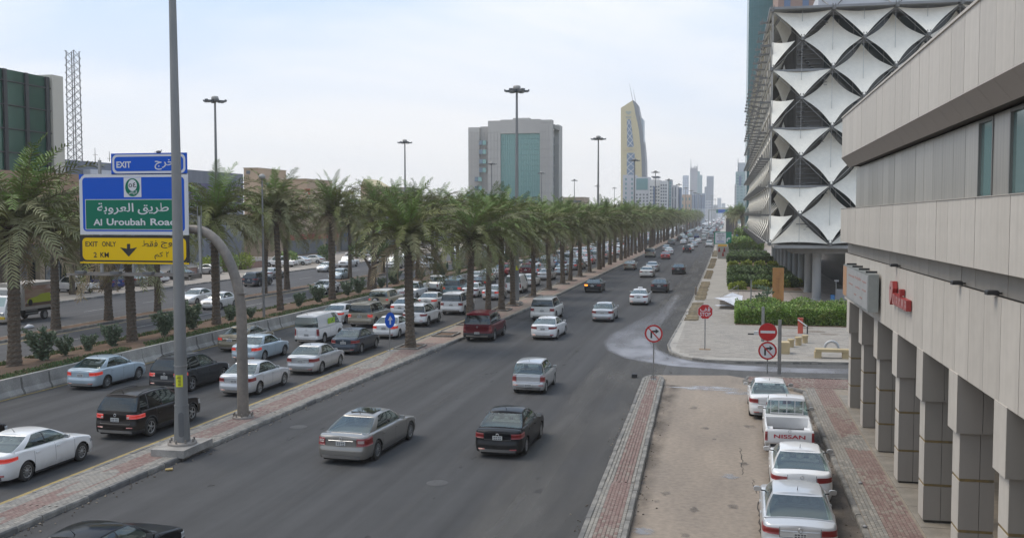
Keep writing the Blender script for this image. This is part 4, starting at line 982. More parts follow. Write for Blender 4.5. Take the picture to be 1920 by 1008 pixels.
simple('lower peach wing stepping down beside the small roof window', 'peach_wing', 484, 575, 337, 212, pc, wins=[(500, 506, 343, 349), (530, 536, 343, 349)])
t = simple('cream house with a steep pointed gable over the palm tops', 'gabled_house', 676, 706, 349, 240, pc)
MB().poly([AtY(676, 349, 239), AtY(682, 335, 239), AtY(706, 349, 239)], 239, 250, 0, 'xz').build('gable', mat('cream_gable', (.52, .44, .27), .8), t)
t = simple('pale block with a green shop board beside a lamp post', 'green_board_shop', 716, 760, 353, 250, Wh('s', (.47, .43, .36)))
b = MB(); mrect(b, 734, 758, 361, 370, 250, .5, .3); b.build('green_board', mat('shop_green', (.02, .22, .05), .5), t)
for i, (px, w_) in enumerate(((572, 10), (630, 9), (655, 8))):
    t = thing('red_shop_board', ['red billboard with white wedge seen through the palm crowns', 'small red shop board between two palm crowns', 'tiny red board over the shops by the second gap'][i], 'billboard'); b = MB(); mrect(b, px, px+w_, 354+i*2, 365, 205, .2, .2); b.build('board', mat('board_red', (.38, .05, .03), .5), t)
    b = MB(); mrect(b, px+2, px+w_*.6, 359, 366, 205, .3, .1); b.build('print', mat('board_white', (.6, .6, .6), .5), t); X_, Z_ = AtY(px+w_/2, 362, 205); MB().tube((X_, 205.3, 0), (X_, 205.3, Z_), .15, n=6).build('post', M_steel, t)
simple('low tan building at the horizon between the office block and the tall lamp', 'tan_building', 1055, 1096, 371, 420, Wh('t', (.42, .32, .23)), wins=[(1060, 1090, 376, 379)])
random.seed(11)
lab = ['flat pale shop block', 'beige two storey block', 'white walled shop block', 'sandy corner block', 'grey shop block', 'cream block']
yy = 182
for k in range(9):
    ln = random.uniform(20, 36); h = random.uniform(6, 9.5); c = random.choice(((.42, .37, .30), (.36, .31, .25), (.46, .43, .38), (.38, .29, .21)))
    t = thing('roadside_block', '%s low block across the road behind the palms, counted from the grey hall' % ['first', 'second', 'third', 'fourth', 'fifth', 'sixth', 'seventh', 'eighth', 'ninth'][k], 'building', group='low blocks across the road behind the palms')
    MB().box(-104, -84, yy, yy+ln-2, 0, h).build('wall', Wh('rs%d' % k, c), t); MB().box(-84, -83.7, yy+.5, yy+ln-2.5, .4, 3.2).build('shop_glass', Gd, t); MB().box(-84, -83.4, yy, yy+ln-2, 3.4, 4.4).build('fascia', mat('fascia_%d' % (k % 3), ((.30, .05, .04), (.05, .12, .25), (.35, .33, .30))[k % 3], .6), t)
    yy += ln
# far pavement, parking apron and low wall
b = MB(); b.poly([(-62.5, -20), (-62.5, 128), (-62.5, 1200), (-200, 1200), (-200, -20)], 0, .14); fp = b.build('far_pavement', mat('pale_concrete_apron', (.33, .29, .25), .9, col2=(.27, .24, .205), scale=.3, fine=(5, .1)), kind='structure')
kerb_run(fp, [(-62.3, y) for y in (50, 110, 190)], True, 150)
bw = thing('brick_planter_wall', 'low pink brick planter wall with clipped shrubs across the road', 'wall', (-72, 124, 0))
MB().box(0, .4, 0, 22, .14, 1.1).build('wall', mat('pink_brick_wall', (.33, .20, .16), .9, col2=(.27, .17, .14), scale=2), bw)
MB().box(-.05, .45, -.05, 22.05, 1.1, 1.2).build('coping', M_gran, bw)
# ---------------------------------------------------------------- date palms
random.seed(21)
FM = [mat('frond_green', (0.142, 0.158, 0.050), .6, col2=(0.192, 0.205, 0.076), scale=3, spec=.2),
      mat('frond_dusty', (0.190, 0.195, 0.100), .65, col2=(0.245, 0.240, 0.130), scale=3, spec=.2),
      mat('frond_young', (0.120, 0.185, 0.042), .55, col2=(0.165, 0.235, 0.065), scale=3, spec=.25),
      mat('frond_dry', (0.30, 0.235, 0.14), .85, col2=(0.21, 0.165, 0.105), scale=3),
      mat('frond_rib', (0.15, 0.14, 0.07), .7)]
def frond(L_, el, droop, leaf=.44, n=30, mi=0, wid=.040, vee=.55, seed=0):
    """one pinnate leaf growing from the origin in the x-z plane"""
    rnd = random.Random(seed); b = MB(); pts = []; p = Vector((0, 0, 0)); a = el; st = L_/n
    for k in range(n+1):
        pts.append(p.copy()); a2 = a - droop*(k/n)**1.4; p = p + Vector((math.cos(a2), 0, math.sin(a2)))*st
    b.path([pts[i] for i in (0, n//5, 2*n//5, 3*n//5, 4*n//5, n)], [.035, .028, .022, .017, .011, .004], n=3, mi=4, smooth=False)
    for k in range(3, n+1):
        t = k/n; d = (pts[k]-pts[k-1]).normalized(); up = Vector((-d.z, 0, d.x))
        ll = leaf*(.35+.9*math.sin(min(1, t*1.15)*math.pi)**.6 if t < .8 else .95-.55*(t-.8)/.2)*rnd.uniform(.85, 1.1)
        for s in (-1, 1):
            q = d*(.55+.35*t) + Vector((0, s, 0))*rnd.uniform(.75, .95) + up*vee*rnd.uniform(.3, 1.0)*(1 if rnd.random() < .7 else -.4); q.normalize()
            tip = pts[k] + q*ll - Vector((0, 0, ll*ll*.45)); sd = d*wid
            mid = pts[k]+q*ll*.5 - Vector((0, 0, ll*ll*.10))
            b.add([pts[k]-sd*.6, pts[k]+sd*.6, mid+sd, tip, mid-sd], [(0, 1, 2, 3, 4)], mi)
    return b
def rot_mesh(b, az, roll=0, off=(0, 0, 0), s=1.0):
    m = Matrix.Translation(off) @ Matrix.Rotation(az, 4, 'Z') @ Matrix.Rotation(roll, 4, 'X') @ Matrix.Scale(s, 4)
    return [tuple(m @ Vector(p)) for p in b.v]
FR = []      # (builder, layer)
spec_ = []
for i in range(4): spec_.append((3.7, R(86-5*i), R(42+8*i), 2, 'top'))
for i in range(5): spec_.append((4.0, R(66-6*i), R(74+7*i), (0, 0, 1, 2, 0)[i], 'mid'))
for i in range(5): spec_.append((3.8, R(38-9*i), R(80+5*i), (1, 0, 1, 0, 1)[i], 'low'))
for i in range(3): spec_.append((3.4, R(-10-13*i), R(66-6*i), (1, 3, 1)[i], 'hang'))
for i in range(2): spec_.append((2.3, R(-48-14*i), R(36), 3, 'dead'))
for k, (l, e, d, mi, lay) in enumerate(spec_):
    bb = frond(l, e, d, mi=mi, seed=k, leaf=.50 if lay != 'dead' else .30, n=28 if lay != 'dead' else 20)
    FR.append((bb, bb.mesh('frond', FM), lay))
def crown_plan(rnd, dense=1.0):
    """list of (frond kind index, azimuth, roll, scale)"""
    res = []; by = {}
    for i, f in enumerate(FR): by.setdefault(f[2], []).append(i)
    az = rnd.uniform(0, 6.28)
    for lay, n in (('top', 11), ('mid', 26), ('low', 24), ('hang', 7), ('dead', 3)):
        for k in range(int(n*dense)):
            az += 2.39996; res.append((rnd.choice(by[lay]), az + rnd.uniform(-.25, .25), rnd.uniform(-.35, .35), rnd.uniform(.85, 1.12)))
    return res
def trunk_mesh(h, r, seed, lean=0.0, mats_=None):
    rnd = random.Random(seed); n = 14; rings = int(h/.085); V = []; Fs = []; MI = []
    for j in range(rings+1):
        t = j/rings; z = h*t; rr = r*(1.28-.35*min(1, t*5)) if t < .2 else r*(.93+.07*math.sin(t*5)); rr *= 1 + (.10 if t > .9 else 0)*(t-.9)*10
        for i in range(n):
            ph = 2*math.pi*i/n; s = (math.sin(ph*7+j*2.1)*.5+.5); bump = .10*s*s + rnd.uniform(-.015, .015)
            q = rr*(1+bump) + (.022 if j % 3 == 0 else -.016); V.append((q*math.cos(ph)+lean*t*t*h, q*math.sin(ph), z))
    for j in range(rings):
        for i in range(n): Fs.append((j*n+i, j*n+(i+1) % n, (j+1)*n+(i+1) % n, (j+1)*n+i)); MI.append(0 if (j % 3) else 1)
    b = MB(); b.add(V, Fs, 0); b.m = MI
    # leaf-base stubs under the crown
    for k in range(46):
        ph = k*2.4; z = h-.9+.9*(k/46); d = Vector((math.cos(ph), math.sin(ph), .75)).normalized(); c = Vector((math.cos(ph)*r*.9+lean*h*(z/h)**2, math.sin(ph)*r*.9, z))
        b.tube(c, c+d*rnd.uniform(.25, .45), .055, .02, 4, 1)
    return b
M_trk = [mat('palm_bark', (.105, .080, .058), .95, col2=(.15, .118, .088), scale=9, fine=(30, .25)), mat('palm_bark_scar', (.060, .046, .035), .95, col2=(.12, .10, .075), scale=9)]
TR = [trunk_mesh(6.9, .255, s, l).mesh('trunk', M_trk) for s, l in ((1, 0.0), (2, .006), (3, -.008), (4, .012))]
CR = []
for s in range(5):
    rnd = random.Random(50+s); b = MB()
    for (i, az, ro, sc_) in crown_plan(rnd, .95):
        fb = FR[i][0]; vs = rot_mesh(fb, az, ro, s=sc_); o = len(b.v); b.v += vs; b.f += [tuple(q+o for q in f) for f in fb.f]; b.m += fb.m; b.sm += fb.sm
    CR.append(b.mesh('crown', FM))
# lighter crown for palms a hundred metres and more away
CRF = []
for s in range(4):
    rnd = random.Random(80+s); b = MB()
    FL = [frond(l, e, d, leaf=.55, n=14, mi=mi, wid=.075, seed=k) for k, (l, e, d, mi, lay) in enumerate(spec_)]
    for (i, az, ro, sc_) in crown_plan(rnd, .85):
        fb = FL[i]; vs = rot_mesh(fb, az, ro, s=sc_); o = len(b.v); b.v += vs; b.f += [tuple(q+o for q in f) for f in fb.f]; b.m += fb.m; b.sm += fb.sm
    CRF.append(b.mesh('crown', FM))
def palm(x, y, h, label, group, near=False, s=1.0, z0=.13):
    t = thing('date_palm', label, 'palm tree', (x, y, z0), random.uniform(0, 6.28), group); t.rotation_euler[0] = random.gauss(0, .022); t.rotation_euler[1] = random.gauss(0, .022)
    k = random.randrange(4); o = link('trunk', TR[k], t); o.scale = (s**.4*random.uniform(.85, 1.1),)*2 + (h/6.9,)
    lean = (0, .006, -.008, .012)[k]*6.9*s
    if near:
        rnd = random.Random(int(x*17+y*31)); c = link('crown', None, t, (lean, 0, h-.12))
        for (i, az, ro, sc_) in crown_plan(rnd, 1.0):
            f = link('frond', FR[i][1], c, (0, 0, 0)); f.rotation_euler = (ro, 0, az); f.rotation_mode = 'XYZ'
            f.scale = (sc_*s,)*3
    else:
        c = link('crown', random.choice(CR if y < 190 else CRF), t, (lean, 0, h-.12), random.uniform(0, 6.28)); c.scale = (s*random.uniform(.92, 1.1),)*2 + (s*random.uniform(.9, 1.08),)
    return t
gA, gC, gD = 'date palms on the paved divider', 'date palms on the planted strip behind the concrete barrier', 'date palms on the thin far divider'
num = ['first', 'second', 'third', 'fourth', 'fifth', 'sixth', 'seventh', 'eighth', 'ninth', 'tenth', 'eleventh', 'twelfth', 'thirteenth', 'fourteenth', 'fifteenth', 'sixteenth', 'seventeenth', 'eighteenth', 'nineteenth', 'twentieth']
A_px = [(770, 655), (878, 610), (922, 595), (949, 584), (980, 575), (1010, 558), (1030, 545), (1049, 534), (1070, 528), (1088, 520), (1105, 512)]
A_h = [6.9, 6.5, 6.9, 7.3, 6.8, 6.4, 6.6, 7.0, 6.6, 6.9, 6.8]
pit = MB(); pit.box(-.75, .75, -1.1, 1.1, 0, .012, 0); 
pf = [(-.75, .75, -1.1, -1.0), (-.75, .75, 1.0, 1.1), (-.75, -.65, -1.0, 1.0), (.65, .75, -1.0, 1.0)]
for q in pf: pit.box(q[0], q[1], q[2], q[3], .013, .09, 1)
pit = pit.mesh('tree_pit', [M_soil, M_kerb])
def pitat(x, y): link('tree_pit', pit, div, (x, y, .152))
ys = []
for i, (p, h) in enumerate(zip(A_px, A_h)):
    x, y = G(*p); x = -19.1 if i else x; ys.append(y)
    palm(x, y, h, ['date palm with arching yellowed fronds standing alone by the blue arrow sign', 'date palm on the paved divider directly behind the dark red SUV',
         'slender date palm just before the tall lamp on the divider'][i] if i < 3 else '%s date palm along the paved divider counting from the blue arrow sign' % num[i], gA, near=i < 7, s=1.1, z0=.15)
    pitat(x, y)
pitat(-18.9, 66.5)
y = ys[-1] + 7.6; i = len(ys)
while y < 720:
    lb = ('%s date palm along the paved divider counting from the blue arrow sign' % num[i]) if i < 20 else 'distant date palm in the merged palm row on the paved divider'
    palm(np.interp(y, [90, 170, 700], [-19.1, -18.6, -18.3])+random.uniform(-.3, .3), y, random.uniform(6.3, 7.5), lb, gA, s=1.12, z0=.15)
    y += random.uniform(6.4, 9.0) if y < 330 else random.uniform(9, 13); i += 1
C_px = [(27, 685), (248, 640), (406, 610), (526, 583), (623, 563), (700, 543)]
C_h = [7.6, 6.3, 7.8, 8.5, 8.4, 8.4]
for i, (p, h) in enumerate(zip(C_px, C_h)):
    x, y = G(*p, .35); palm(x, y, h, ['date palm at the picture edge beside the first oleander bushes', 'short date palm directly behind the blue exit sign', 'date palm framed between the two grey posts',
        'date palm by the slim lamp on the planted strip', 'date palm in front of the oncoming white saloon', 'date palm behind the beige off-roader'][i], gC, near=True, s=(1.45, 1.3, 1.2, 1.15, 1.15, 1.15)[i], z0=.3)
y = 113; i = 0
while y < 700:
    palm(-38.4+random.uniform(-.6, .6), y, random.uniform(7.4, 8.8), ('%s date palm of the planted strip beyond the beige off-roader' % num[i]) if i < 12 else 'distant date palm in the merged row on the planted strip', gC, s=1.12, z0=.3)
    y += random.uniform(8, 11.5) if y < 300 else random.uniform(12, 16); i += 1
D_px = [(92, 620), (199, 603), (292, 587), (490, 552), (555, 545), (645, 524), (690, 516)]
for i, p in enumerate(D_px):
    x, y = G(*p); palm(-47.6, y, (7.2, 7.0, 6.6, 7.2, 7.2, 7.4, 7.2)[i], '%s date palm on the thin divider across the road, counted from the box truck' % num[i], gD, near=i < 3, s=1.15, z0=.14)
y = 135; i = 0
while y < 420:
    palm(-47.6, y, random.uniform(6.4, 7.8), ('%s far date palm on the thin divider beyond the pickups' % num[i]) if i < 10 else 'far date palm on the thin divider across the road', gD, z0=.14, s=1.1); y += random.uniform(9, 14); i += 1
for i, (x, y, h) in enumerate(((-66, 60, 5.5), (-67, 74, 6), (-68.5, 84, 5.5), (-66.5, 92, 5.2), (-65, 104, 5.8), (-66, 160, 5.5), (-68, 178, 5.6), (-66, 200, 6))):
    palm(x, y, h, ('%s date palm on the pavement in front of the shops' % num[i]), 'date palms on the shop side pavement', s=1.05)
for i, (x, y, h) in enumerate(((5.2, 325, 8), (3.0, 352, 8), (6, 380, 8.5), (2.6, 410, 8), (6.5, 440, 8.5), (2.5, 480, 8), (5.5, 520, 8.5), (2.5, 570, 8), (6.0, 640, 8), (3.5, 700, 8.5))):
    palm(x, y, h, ('%s palm in the clump past the library, beside the road' % num[i]), 'palms past the library', s=1.2)
for i in range(26):   # palms behind the far shops closing the row
    palm(random.uniform(-84, -70), 212+i*16+random.uniform(-5, 5), random.uniform(6, 8), 'palm in the dusty grove behind the far carriageway', 'palms behind the far carriageway', s=1.1)
# thin divider kerb for the far palms
b = MB(); b.poly([(-48.35, -20), (-46.85, -20), (-46.85, 900), (-48.35, 900)], 0, .14); tdv = b.build('thin_divider', M_soil, kind='structure')
kerb_run(tdv, [(-46.8, y) for y in (45, 100, 180)], True, 140); kerb_run(tdv, [(-48.4, y) for y in (45, 100, 180)], False, 140+135, start=135)

# ---------------------------------------------------------------- oleander bushes, shrubs, hedges
M_ol = [mat('oleander_a', (.12, .17, .10), .6), mat('oleander_b', (.17, .215, .135), .6), mat('oleander_c', (.08, .12, .065), .65)]
def leaf_cloud(n, fn, size, mats_, up=.3, seed=0, name='foliage'):
    rnd = random.Random(seed); V = []; Fc = []; MI = []
    for i in range(n):
        p, nrm, sh = fn(rnd); l = size*rnd.uniform(.7, 1.3); d = Vector((rnd.gauss(0, 1), rnd.gauss(0, 1), rnd.gauss(up, .7))).normalized() + nrm*.8; d.normalize()
        s = d.orthogonal(); s.rotate(Matrix.Rotation(rnd.uniform(0, 6.28), 3, d)); s = s.normalized()*l*.24; p = Vector(p); o = len(V)
        V += [p, p+d*l*.5+s, p+d*l, p+d*l*.5-s]; Fc.append((o, o+1, o+2, o+3)); MI.append(min(len(mats_)-1, int(sh*len(mats_))))
    me = bpy.data.meshes.new(name); me.from_pydata(V, [], Fc)
    for m in mats_: me.materials.append(m)
    me.polygons.foreach_set('material_index', MI); me.update(); return me
def bush_fn(r, h):
    def f(rnd):
        k = rnd.randrange(16); a = k*2.4; q = rnd.random()**.6; ex = r*(.35+.65*((k*37 % 11)/11)); z = h*q*(.6+.4*((k*53 % 7)/7)); rr = ex*q
        return ((math.cos(a)*rr+rnd.gauss(0, .09), math.sin(a)*rr+rnd.gauss(0, .09), z), Vector((math.cos(a)*.4, math.sin(a)*.4, .6)), rnd.random())
    return f
BU = [leaf_cloud(1300, bush_fn(.95, 1.7), .22, M_ol, seed=k) for k in range(3)]
sb = MB()
for k in range(12): a = k*2.4; sb.tube((0, 0, 0), (math.cos(a)*.5, math.sin(a)*.5, 1.1), .02, .01, 4)
sb = sb.mesh('stems', mat('bush_stem', (.14, .12, .09), .9))
bpx = [(80, 672, 1.25), (122, 664, .8), (165, 655, .7), (212, 648, .95), (308, 629, 1.1), (360, 617, 1.35), (432, 600, .85), (470, 597, .6), (560, 575, .85), (597, 567, 1.1), (652, 553, 1.0), (672, 549, 1.15), (715, 538, .8), (738, 530, 1.2), (830, 520, 1.3), (858, 517, 1.2), (905, 503, 1.1), (880, 508, 1.2), (930, 498, 1.0), (790, 523, .9)]
for i, (px, py, s) in enumerate(bpx):
    x, y = G(px, py, .4); t = thing('oleander_bush', '%s oleander bush on the red soil, counted along the barrier from the near end' % (num+['twenty-first'])[i], 'shrub', (x, y, soil_z(x, y)-.03), random.uniform(0, 6.28), 'oleander bushes on the planted strip'); t.scale = (s*.85, s*.85, s*.9)
    link('foliage', BU[i % 3], t); link('stems', sb, t)
y = 150
while y < 330:
    x = -37+random.uniform(-1.5, 1.5); t = thing('oleander_bush', 'far oleander bush on the planted strip', 'shrub', (x, y, soil_z(x, y)), 0, 'far oleander bushes'); link('foliage', BU[0], t); y += random.uniform(5, 10)

M_h1 = [mat('hedge_a', (.16, .27, .045), .55), mat('hedge_b', (.22, .33, .06), .55), mat('hedge_c', (.115, .19, .035), .6), mat('hedge_d', (.23, .28, .075), .55)]
M_h2 = [mat('hedge_dark_a', (.085, .145, .038), .6), mat('hedge_dark_b', (.125, .19, .055), .6), mat('hedge_dark_c', (.06, .10, .028), .6)]
M_h3 = [mat('lime_shrub_a', (.24, .30, .03), .6), mat('lime_shrub_b', (.31, .36, .045), .6), mat('lime_shrub_c', (.17, .22, .025), .6)]
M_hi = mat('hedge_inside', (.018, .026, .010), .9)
def hedge(name, label, x0, x1, y0, y1, h, mats_, n, size=.16, group=None, cat='hedge', round_=False, rough=.26, z0=.15):
    t = thing(name, label, cat, (0, 0, 0), 0, group); sd = int(x0*7+y0)
    def top(x, y): return h*(1+rough*1.6*mn_.noise(Vector((x*.75, y*.75, 1.7+sd)))) + rough*.6*mn_.noise(Vector((x*2.6, y*2.6, 5)))
    def fn(rnd):
        while True:
            x = rnd.uniform(x0, x1); y = rnd.uniform(y0, y1) if rnd.random() < .6 else y0 + rnd.random()**2*.5
            ex = min(x-x0, x1-x)/.45; ey = min(y-y0, y1-y)/.45; e = min(1, min(ex, ey)); tp = top(x, y)*(.72+.28*math.sqrt(max(0, e))) + z0
            if rnd.random() < .55: z = tp - rnd.random()**2*.25; nv = Vector((0, 0, 1))
            else:
                z = z0 + (tp-z0)*rnd.random()
                w_ = rnd.random()
                if w_ < .7: y = y0 + rnd.uniform(-.1, .15)+.12*mn_.noise(Vector((x*2, z*2, 3))); nv = Vector((0, -1, .3))
                else: x = (x0 if rnd.random() < .8 else x1) + rnd.uniform(-.12, .12); nv = Vector((-1, 0, .3))
            return (x, y, z), nv, min(.999, max(0, .5+.75*mn_.noise(Vector((x*1.4, y*1.4, z*1.6)))+rnd.uniform(-.3, .3)))
    link('foliage', leaf_cloud(n, fn, size, mats_, seed=sd), t)
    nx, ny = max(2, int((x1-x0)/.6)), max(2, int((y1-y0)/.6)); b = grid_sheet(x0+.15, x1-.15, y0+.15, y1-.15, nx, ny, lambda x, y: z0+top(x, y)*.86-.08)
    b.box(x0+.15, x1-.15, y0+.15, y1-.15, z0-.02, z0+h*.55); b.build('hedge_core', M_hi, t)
    return t
hx0 = G(1391, 600)[0]
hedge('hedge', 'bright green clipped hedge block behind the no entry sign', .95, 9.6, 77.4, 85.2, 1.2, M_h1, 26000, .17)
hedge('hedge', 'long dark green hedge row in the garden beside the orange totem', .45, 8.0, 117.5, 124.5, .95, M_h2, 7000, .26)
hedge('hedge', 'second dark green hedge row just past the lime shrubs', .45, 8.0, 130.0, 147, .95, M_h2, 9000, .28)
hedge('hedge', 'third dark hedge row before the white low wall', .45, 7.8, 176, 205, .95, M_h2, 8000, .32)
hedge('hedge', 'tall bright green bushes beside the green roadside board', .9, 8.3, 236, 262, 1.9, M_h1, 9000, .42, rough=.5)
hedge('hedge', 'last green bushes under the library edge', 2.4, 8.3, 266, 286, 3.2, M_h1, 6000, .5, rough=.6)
for i, (x, y) in enumerate(((.5, 111.3), (3.0, 114.6), (5.4, 117.6), (7.4, 119.6))):
    hedge('lime_shrub', '%s lime green square shrub in the garden row nearest the totem' % num[i], x, x+(1.7 if i < 3 else 1.2), y-.6, y+1.6, .75, M_h3, 1100, .24, 'lime shrubs in the front garden row', 'shrub')
for i, x in enumerate((.5, 2.6, 4.6, 6.6)):
    hedge('lime_shrub', '%s lime green shrub in the garden row past the dark hedge' % num[i], x, x+1.35, 160.5, 164, .75, M_h3, 700, .28, 'lime shrubs in the back garden row', 'shrub')
for i, (a, y0, y1) in enumerate(((.3, 110, 110.25), (.3, 159, 159.3), (.3, 215, 215.6))):
    t = thing('garden_edging', ['low pale edging wall in front of the first lime shrubs', 'low pale edging wall before the second garden row', 'white low wall behind the third hedge row'][i], 'low wall'); MB().box(a, 8.1, y0, y1, .15, (.35, .35, .9)[i], 0, .03).build('wall', M_gran, t)
# thin garden soil under the hedges
MB().box(.35, 8.2, 110.3, 300, .15, .19).build('garden_soil', M_soil, kind='structure'); MB().box(.75, 9.8, 77.0, 85.6, .15, .2).build('garden_soil', M_soil, kind='structure')
# straggling plant above the hedge
def wisp(rnd): 
    q = rnd.random(); return ((math.cos(q*9)*.5*q+rnd.gauss(0, .22), rnd.gauss(0, .25), q*1.5), Vector((0, 0, .5)), rnd.random())
x, y = G(1432, 570, 1.2); t = thing('straggly_plant', 'loose leafy plant sticking up above the bright hedge', 'plant', (x, y+.6, 1.1)); link('foliage', leaf_cloud(260, wisp, .26, M_ol, seed=5), t)
MB().tube((0, 0, -.9), (.1, 0, .6), .03, n=5).tube((0, 0, 0), (.45, 0, 1.0), .015, n=4).tube((0, 0, 0), (-.4, 0, .8), .015, n=4).build('stems', M_trk[0], t)
# crooked tree between the two carriageways
cx, cy = G(1085-250-10, 547-0); cx, cy = -38.2, 104
t = thing('crooked_tree', 'small crooked tree with a forked trunk on the planted strip', 'tree', (cx, cy, .4))
b = MB(); b.path([(0, 0, -.2), (0, 0, 1.3), (.1, 0, 2.2)], [.42, .30, .26], 8); b.path([(.1, 0, 2.1), (-.5, .1, 3.0), (-1.3, 0, 4.0)], [.2, .13, .07], 7); b.path([(.1, 0, 2.1), (.7, -.1, 3.0), (1.4, .1, 4.2)], [.2, .12, .06], 7); b.build('trunk', M_trk, t)
def ctf(rnd):
    c = rnd.choice(((-1.3, 0, 4.2, 1.1), (1.4, .1, 4.4, 1.2), (0, 0, 4.9, 1.2), (.6, .5, 3.8, .8))); v = Vector((rnd.gauss(0, 1), rnd.gauss(0, 1), rnd.gauss(0, 1))).normalized()*c[3]*rnd.random()**.4
    return ((c[0]+v.x, c[1]+v.y, c[2]+v.z*.8), v.normalized(), rnd.random())
link('crown', leaf_cloud(2400, ctf, .22, M_h2 + [M_h1[3]], seed=8), t)
for i, (x, y, s, m) in enumerate(((-71, 128, 1.3, M_h3), (-70.5, 133, 1.5, M_h1), (-71, 139, 1.4, M_h3), (-69, 150, 1.4, M_h1), (-70, 168, 1.6, M_h2))):
    def rf(rnd):
        v = Vector((rnd.gauss(0, 1), rnd.gauss(0, 1), rnd.gauss(0, 1))).normalized()*rnd.random()**.3; return ((v.x, v.y, .9+v.z*.9), v, rnd.random())
    t = thing('round_shrub', '%s round shrub beside the pink brick planter wall' % num[i], 'shrub', (x, y, .14)); t.scale = (s,)*3; link('foliage', leaf_cloud(900, rf, .25, m, seed=i), t)
# ---------------------------------------------------------------- tall lamps
random.seed(5)
M_lamp = mat('lamp_pole_grey', (.20, .205, .205), .5, .45, col2=(.25, .25, .245), scale=1.5, stretch=(1, 1, .3))
M_lamph = mat('lamp_head', (.14, .145, .15), .45, .4); M_lens = mat('lamp_lens', (.5, .5, .5), .3); M_capc = mat('lamp_cap', (.33, .32, .30), .6)
M_tag = mat('yellow_tag', (.62, .62, .03), .6)
LH = 20.0
pb_ = MB(); pb_.path([(0, 0, .25), (0, 0, 6), (0, 0, 13), (0, 0, LH-.4)], [.235, .19, .14, .10], 20); pole_me = pb_.mesh('pole', M_lamp)
hb = MB().lathe([(.05, -.15), (.3, -.05), (.45, .0), (.45, .18), (.1, .2)], 16); hub_me = hb.mesh('hub', M_lamph)
hb = MB().lathe([(.62, .30), (.66, .34), (.64, .72), (.52, .92), (.15, .98), (0, .98)], 18)
for k in range(4): a = k*math.pi/2+.4; hb.box(math.cos(a)*.5-.03, math.cos(a)*.5+.03, math.sin(a)*.5-.03, math.sin(a)*.5+.03, .1, .34)
cap_me = hb.mesh('service_cap', M_capc)
arm = MB().poly([(.42, -.1), (.42, .16), (.9, .20), (1.75, .14), (1.95, .28), (2.05, .26), (2.05, -.02), (1.6, -.12)], -.22, .22, 0, 'xz'); arm.box(.95, 1.85, -.19, .19, -.15, -.10, 1); arm_me = arm.mesh('lamp_head', [M_lamph, M_lens])
base_me = MB().lathe([(.50, 0), (.50, .08), (.27, .10)], 20); 
for k in range(8): a = k*math.pi/4; base_me.tube((math.cos(a)*.42, math.sin(a)*.42, .08), (math.cos(a)*.42, math.sin(a)*.42, .2), .035, n=6)
base_me = base_me.mesh('base_plate', M_steeld)
def mast(x, y, label, s=1.0, z0=.15, near=False, group='tall street lamps'):
    t = thing('street_lamp', label, 'street lamp', (x, y, z0), random.uniform(-.08, .08), group); t.scale = (1, 1, s)
    link('pole', pole_me, t); link('hub', hub_me, t, (0, 0, LH-.3)).scale = (.6,)*3; link('service_cap', cap_me, t, (0, 0, LH-.3)).scale = (.56,)*3; link('base_plate', base_me, t, (0, 0, .24 if near else 0))
    for k in range(6): link('lamp_head', arm_me, t, (0, 0, LH-.3), k*math.pi/3+.15).scale = (.57, .8, .62)
    return t
def tag(t, r, z, a):
    b = MB(); n = 6
    for i in range(n):
        p0, p1 = a-.55+1.1*i/n, a-.55+1.1*(i+1)/n; b.add([(math.cos(p0)*r, math.sin(p0)*r, z), (math.cos(p1)*r, math.sin(p1)*r, z), (math.cos(p1)*r, math.sin(p1)*r, z+.42), (math.cos(p0)*r, math.sin(p0)*r, z+.42)], [(0, 1, 2, 3)])
    b.build('tag', M_tag, t)
x, y = G(342, 828, .45)
t = mast(x, y, 'nearest tall grey pole standing on its own concrete plinth and crossing the exit sign', 1.0, .15, True); t.rotation_euler = (0, R(-.25), 0)
# plinth, access hatch, ring, tag
MB().poly([(-.62, -1.0), (.62, -1.0), (.62, 1.0), (-.62, 1.0)], -.02, .24).build('plinth', M_conc, t)
hv = MB().path([(.0, 0, .28), (0, 0, 1.6)], [.285, .24], 16); hv.tube((0, 0, 1.58), (0, 0, 1.64), .25, n=20); hv.build('pole_sleeve', M_lamp, t)
hh = MB()
pts = [(-.09, .62), (-.09, 1.32)] + [(.09*math.cos(math.pi-i*math.pi/6), 1.32+.09*math.sin(i*math.pi/6)) for i in range(1, 6)] + [(.09, 1.32), (.09, .62)] + [(.09*math.cos(-i*math.pi/6), .62-.09*math.sin(i*math.pi/6)) for i in range(1, 6)]
hh.poly(pts, -.285, -.25, 0, 'xz'); o = hh.build('hatch', M_lamph, t); o.rotation_euler = (0, 0, R(25))
MB().tube((0, 0, 3.0), (0, 0, 3.05), .232, n=20).build('clamp_ring', M_steel, t); tag(t, .236, 2.3, R(-75))
tg = MB()
for k in range(7): tg.box(-.05+random.uniform(-.03, .03), .06, -.244, -.240, 2.35+.05*k, 2.375+.05*k)
o = tg.build('tag_print', mat('tag_ink', (.12, .12, .02), .6), t); o.rotation_euler = (0, 0, R(15))
x, y = G(968, 571); t = mast(-19.15, y, 'tall six headed lamp between the palms of the paved divider, before the office block', 1.0); tag(t, .226, 3.1, R(-75))
MB().box(-.5, .5, -.6, .6, -.02, .12).build('plinth', M_conc, t)
def mast_px(px, py, label, z0=.15, base=None):
    """tall lamp whose top shows at (px, py): its distance follows from its height"""
    lo, hi = 20, 3000
    for _ in range(50):
        m = (lo*hi)**.5
        if AtY(px, py, m)[1] > LH + .35: hi = m
        else: lo = m
    mast(AtY(px, py, m)[0], m, label, 1.0, z0)
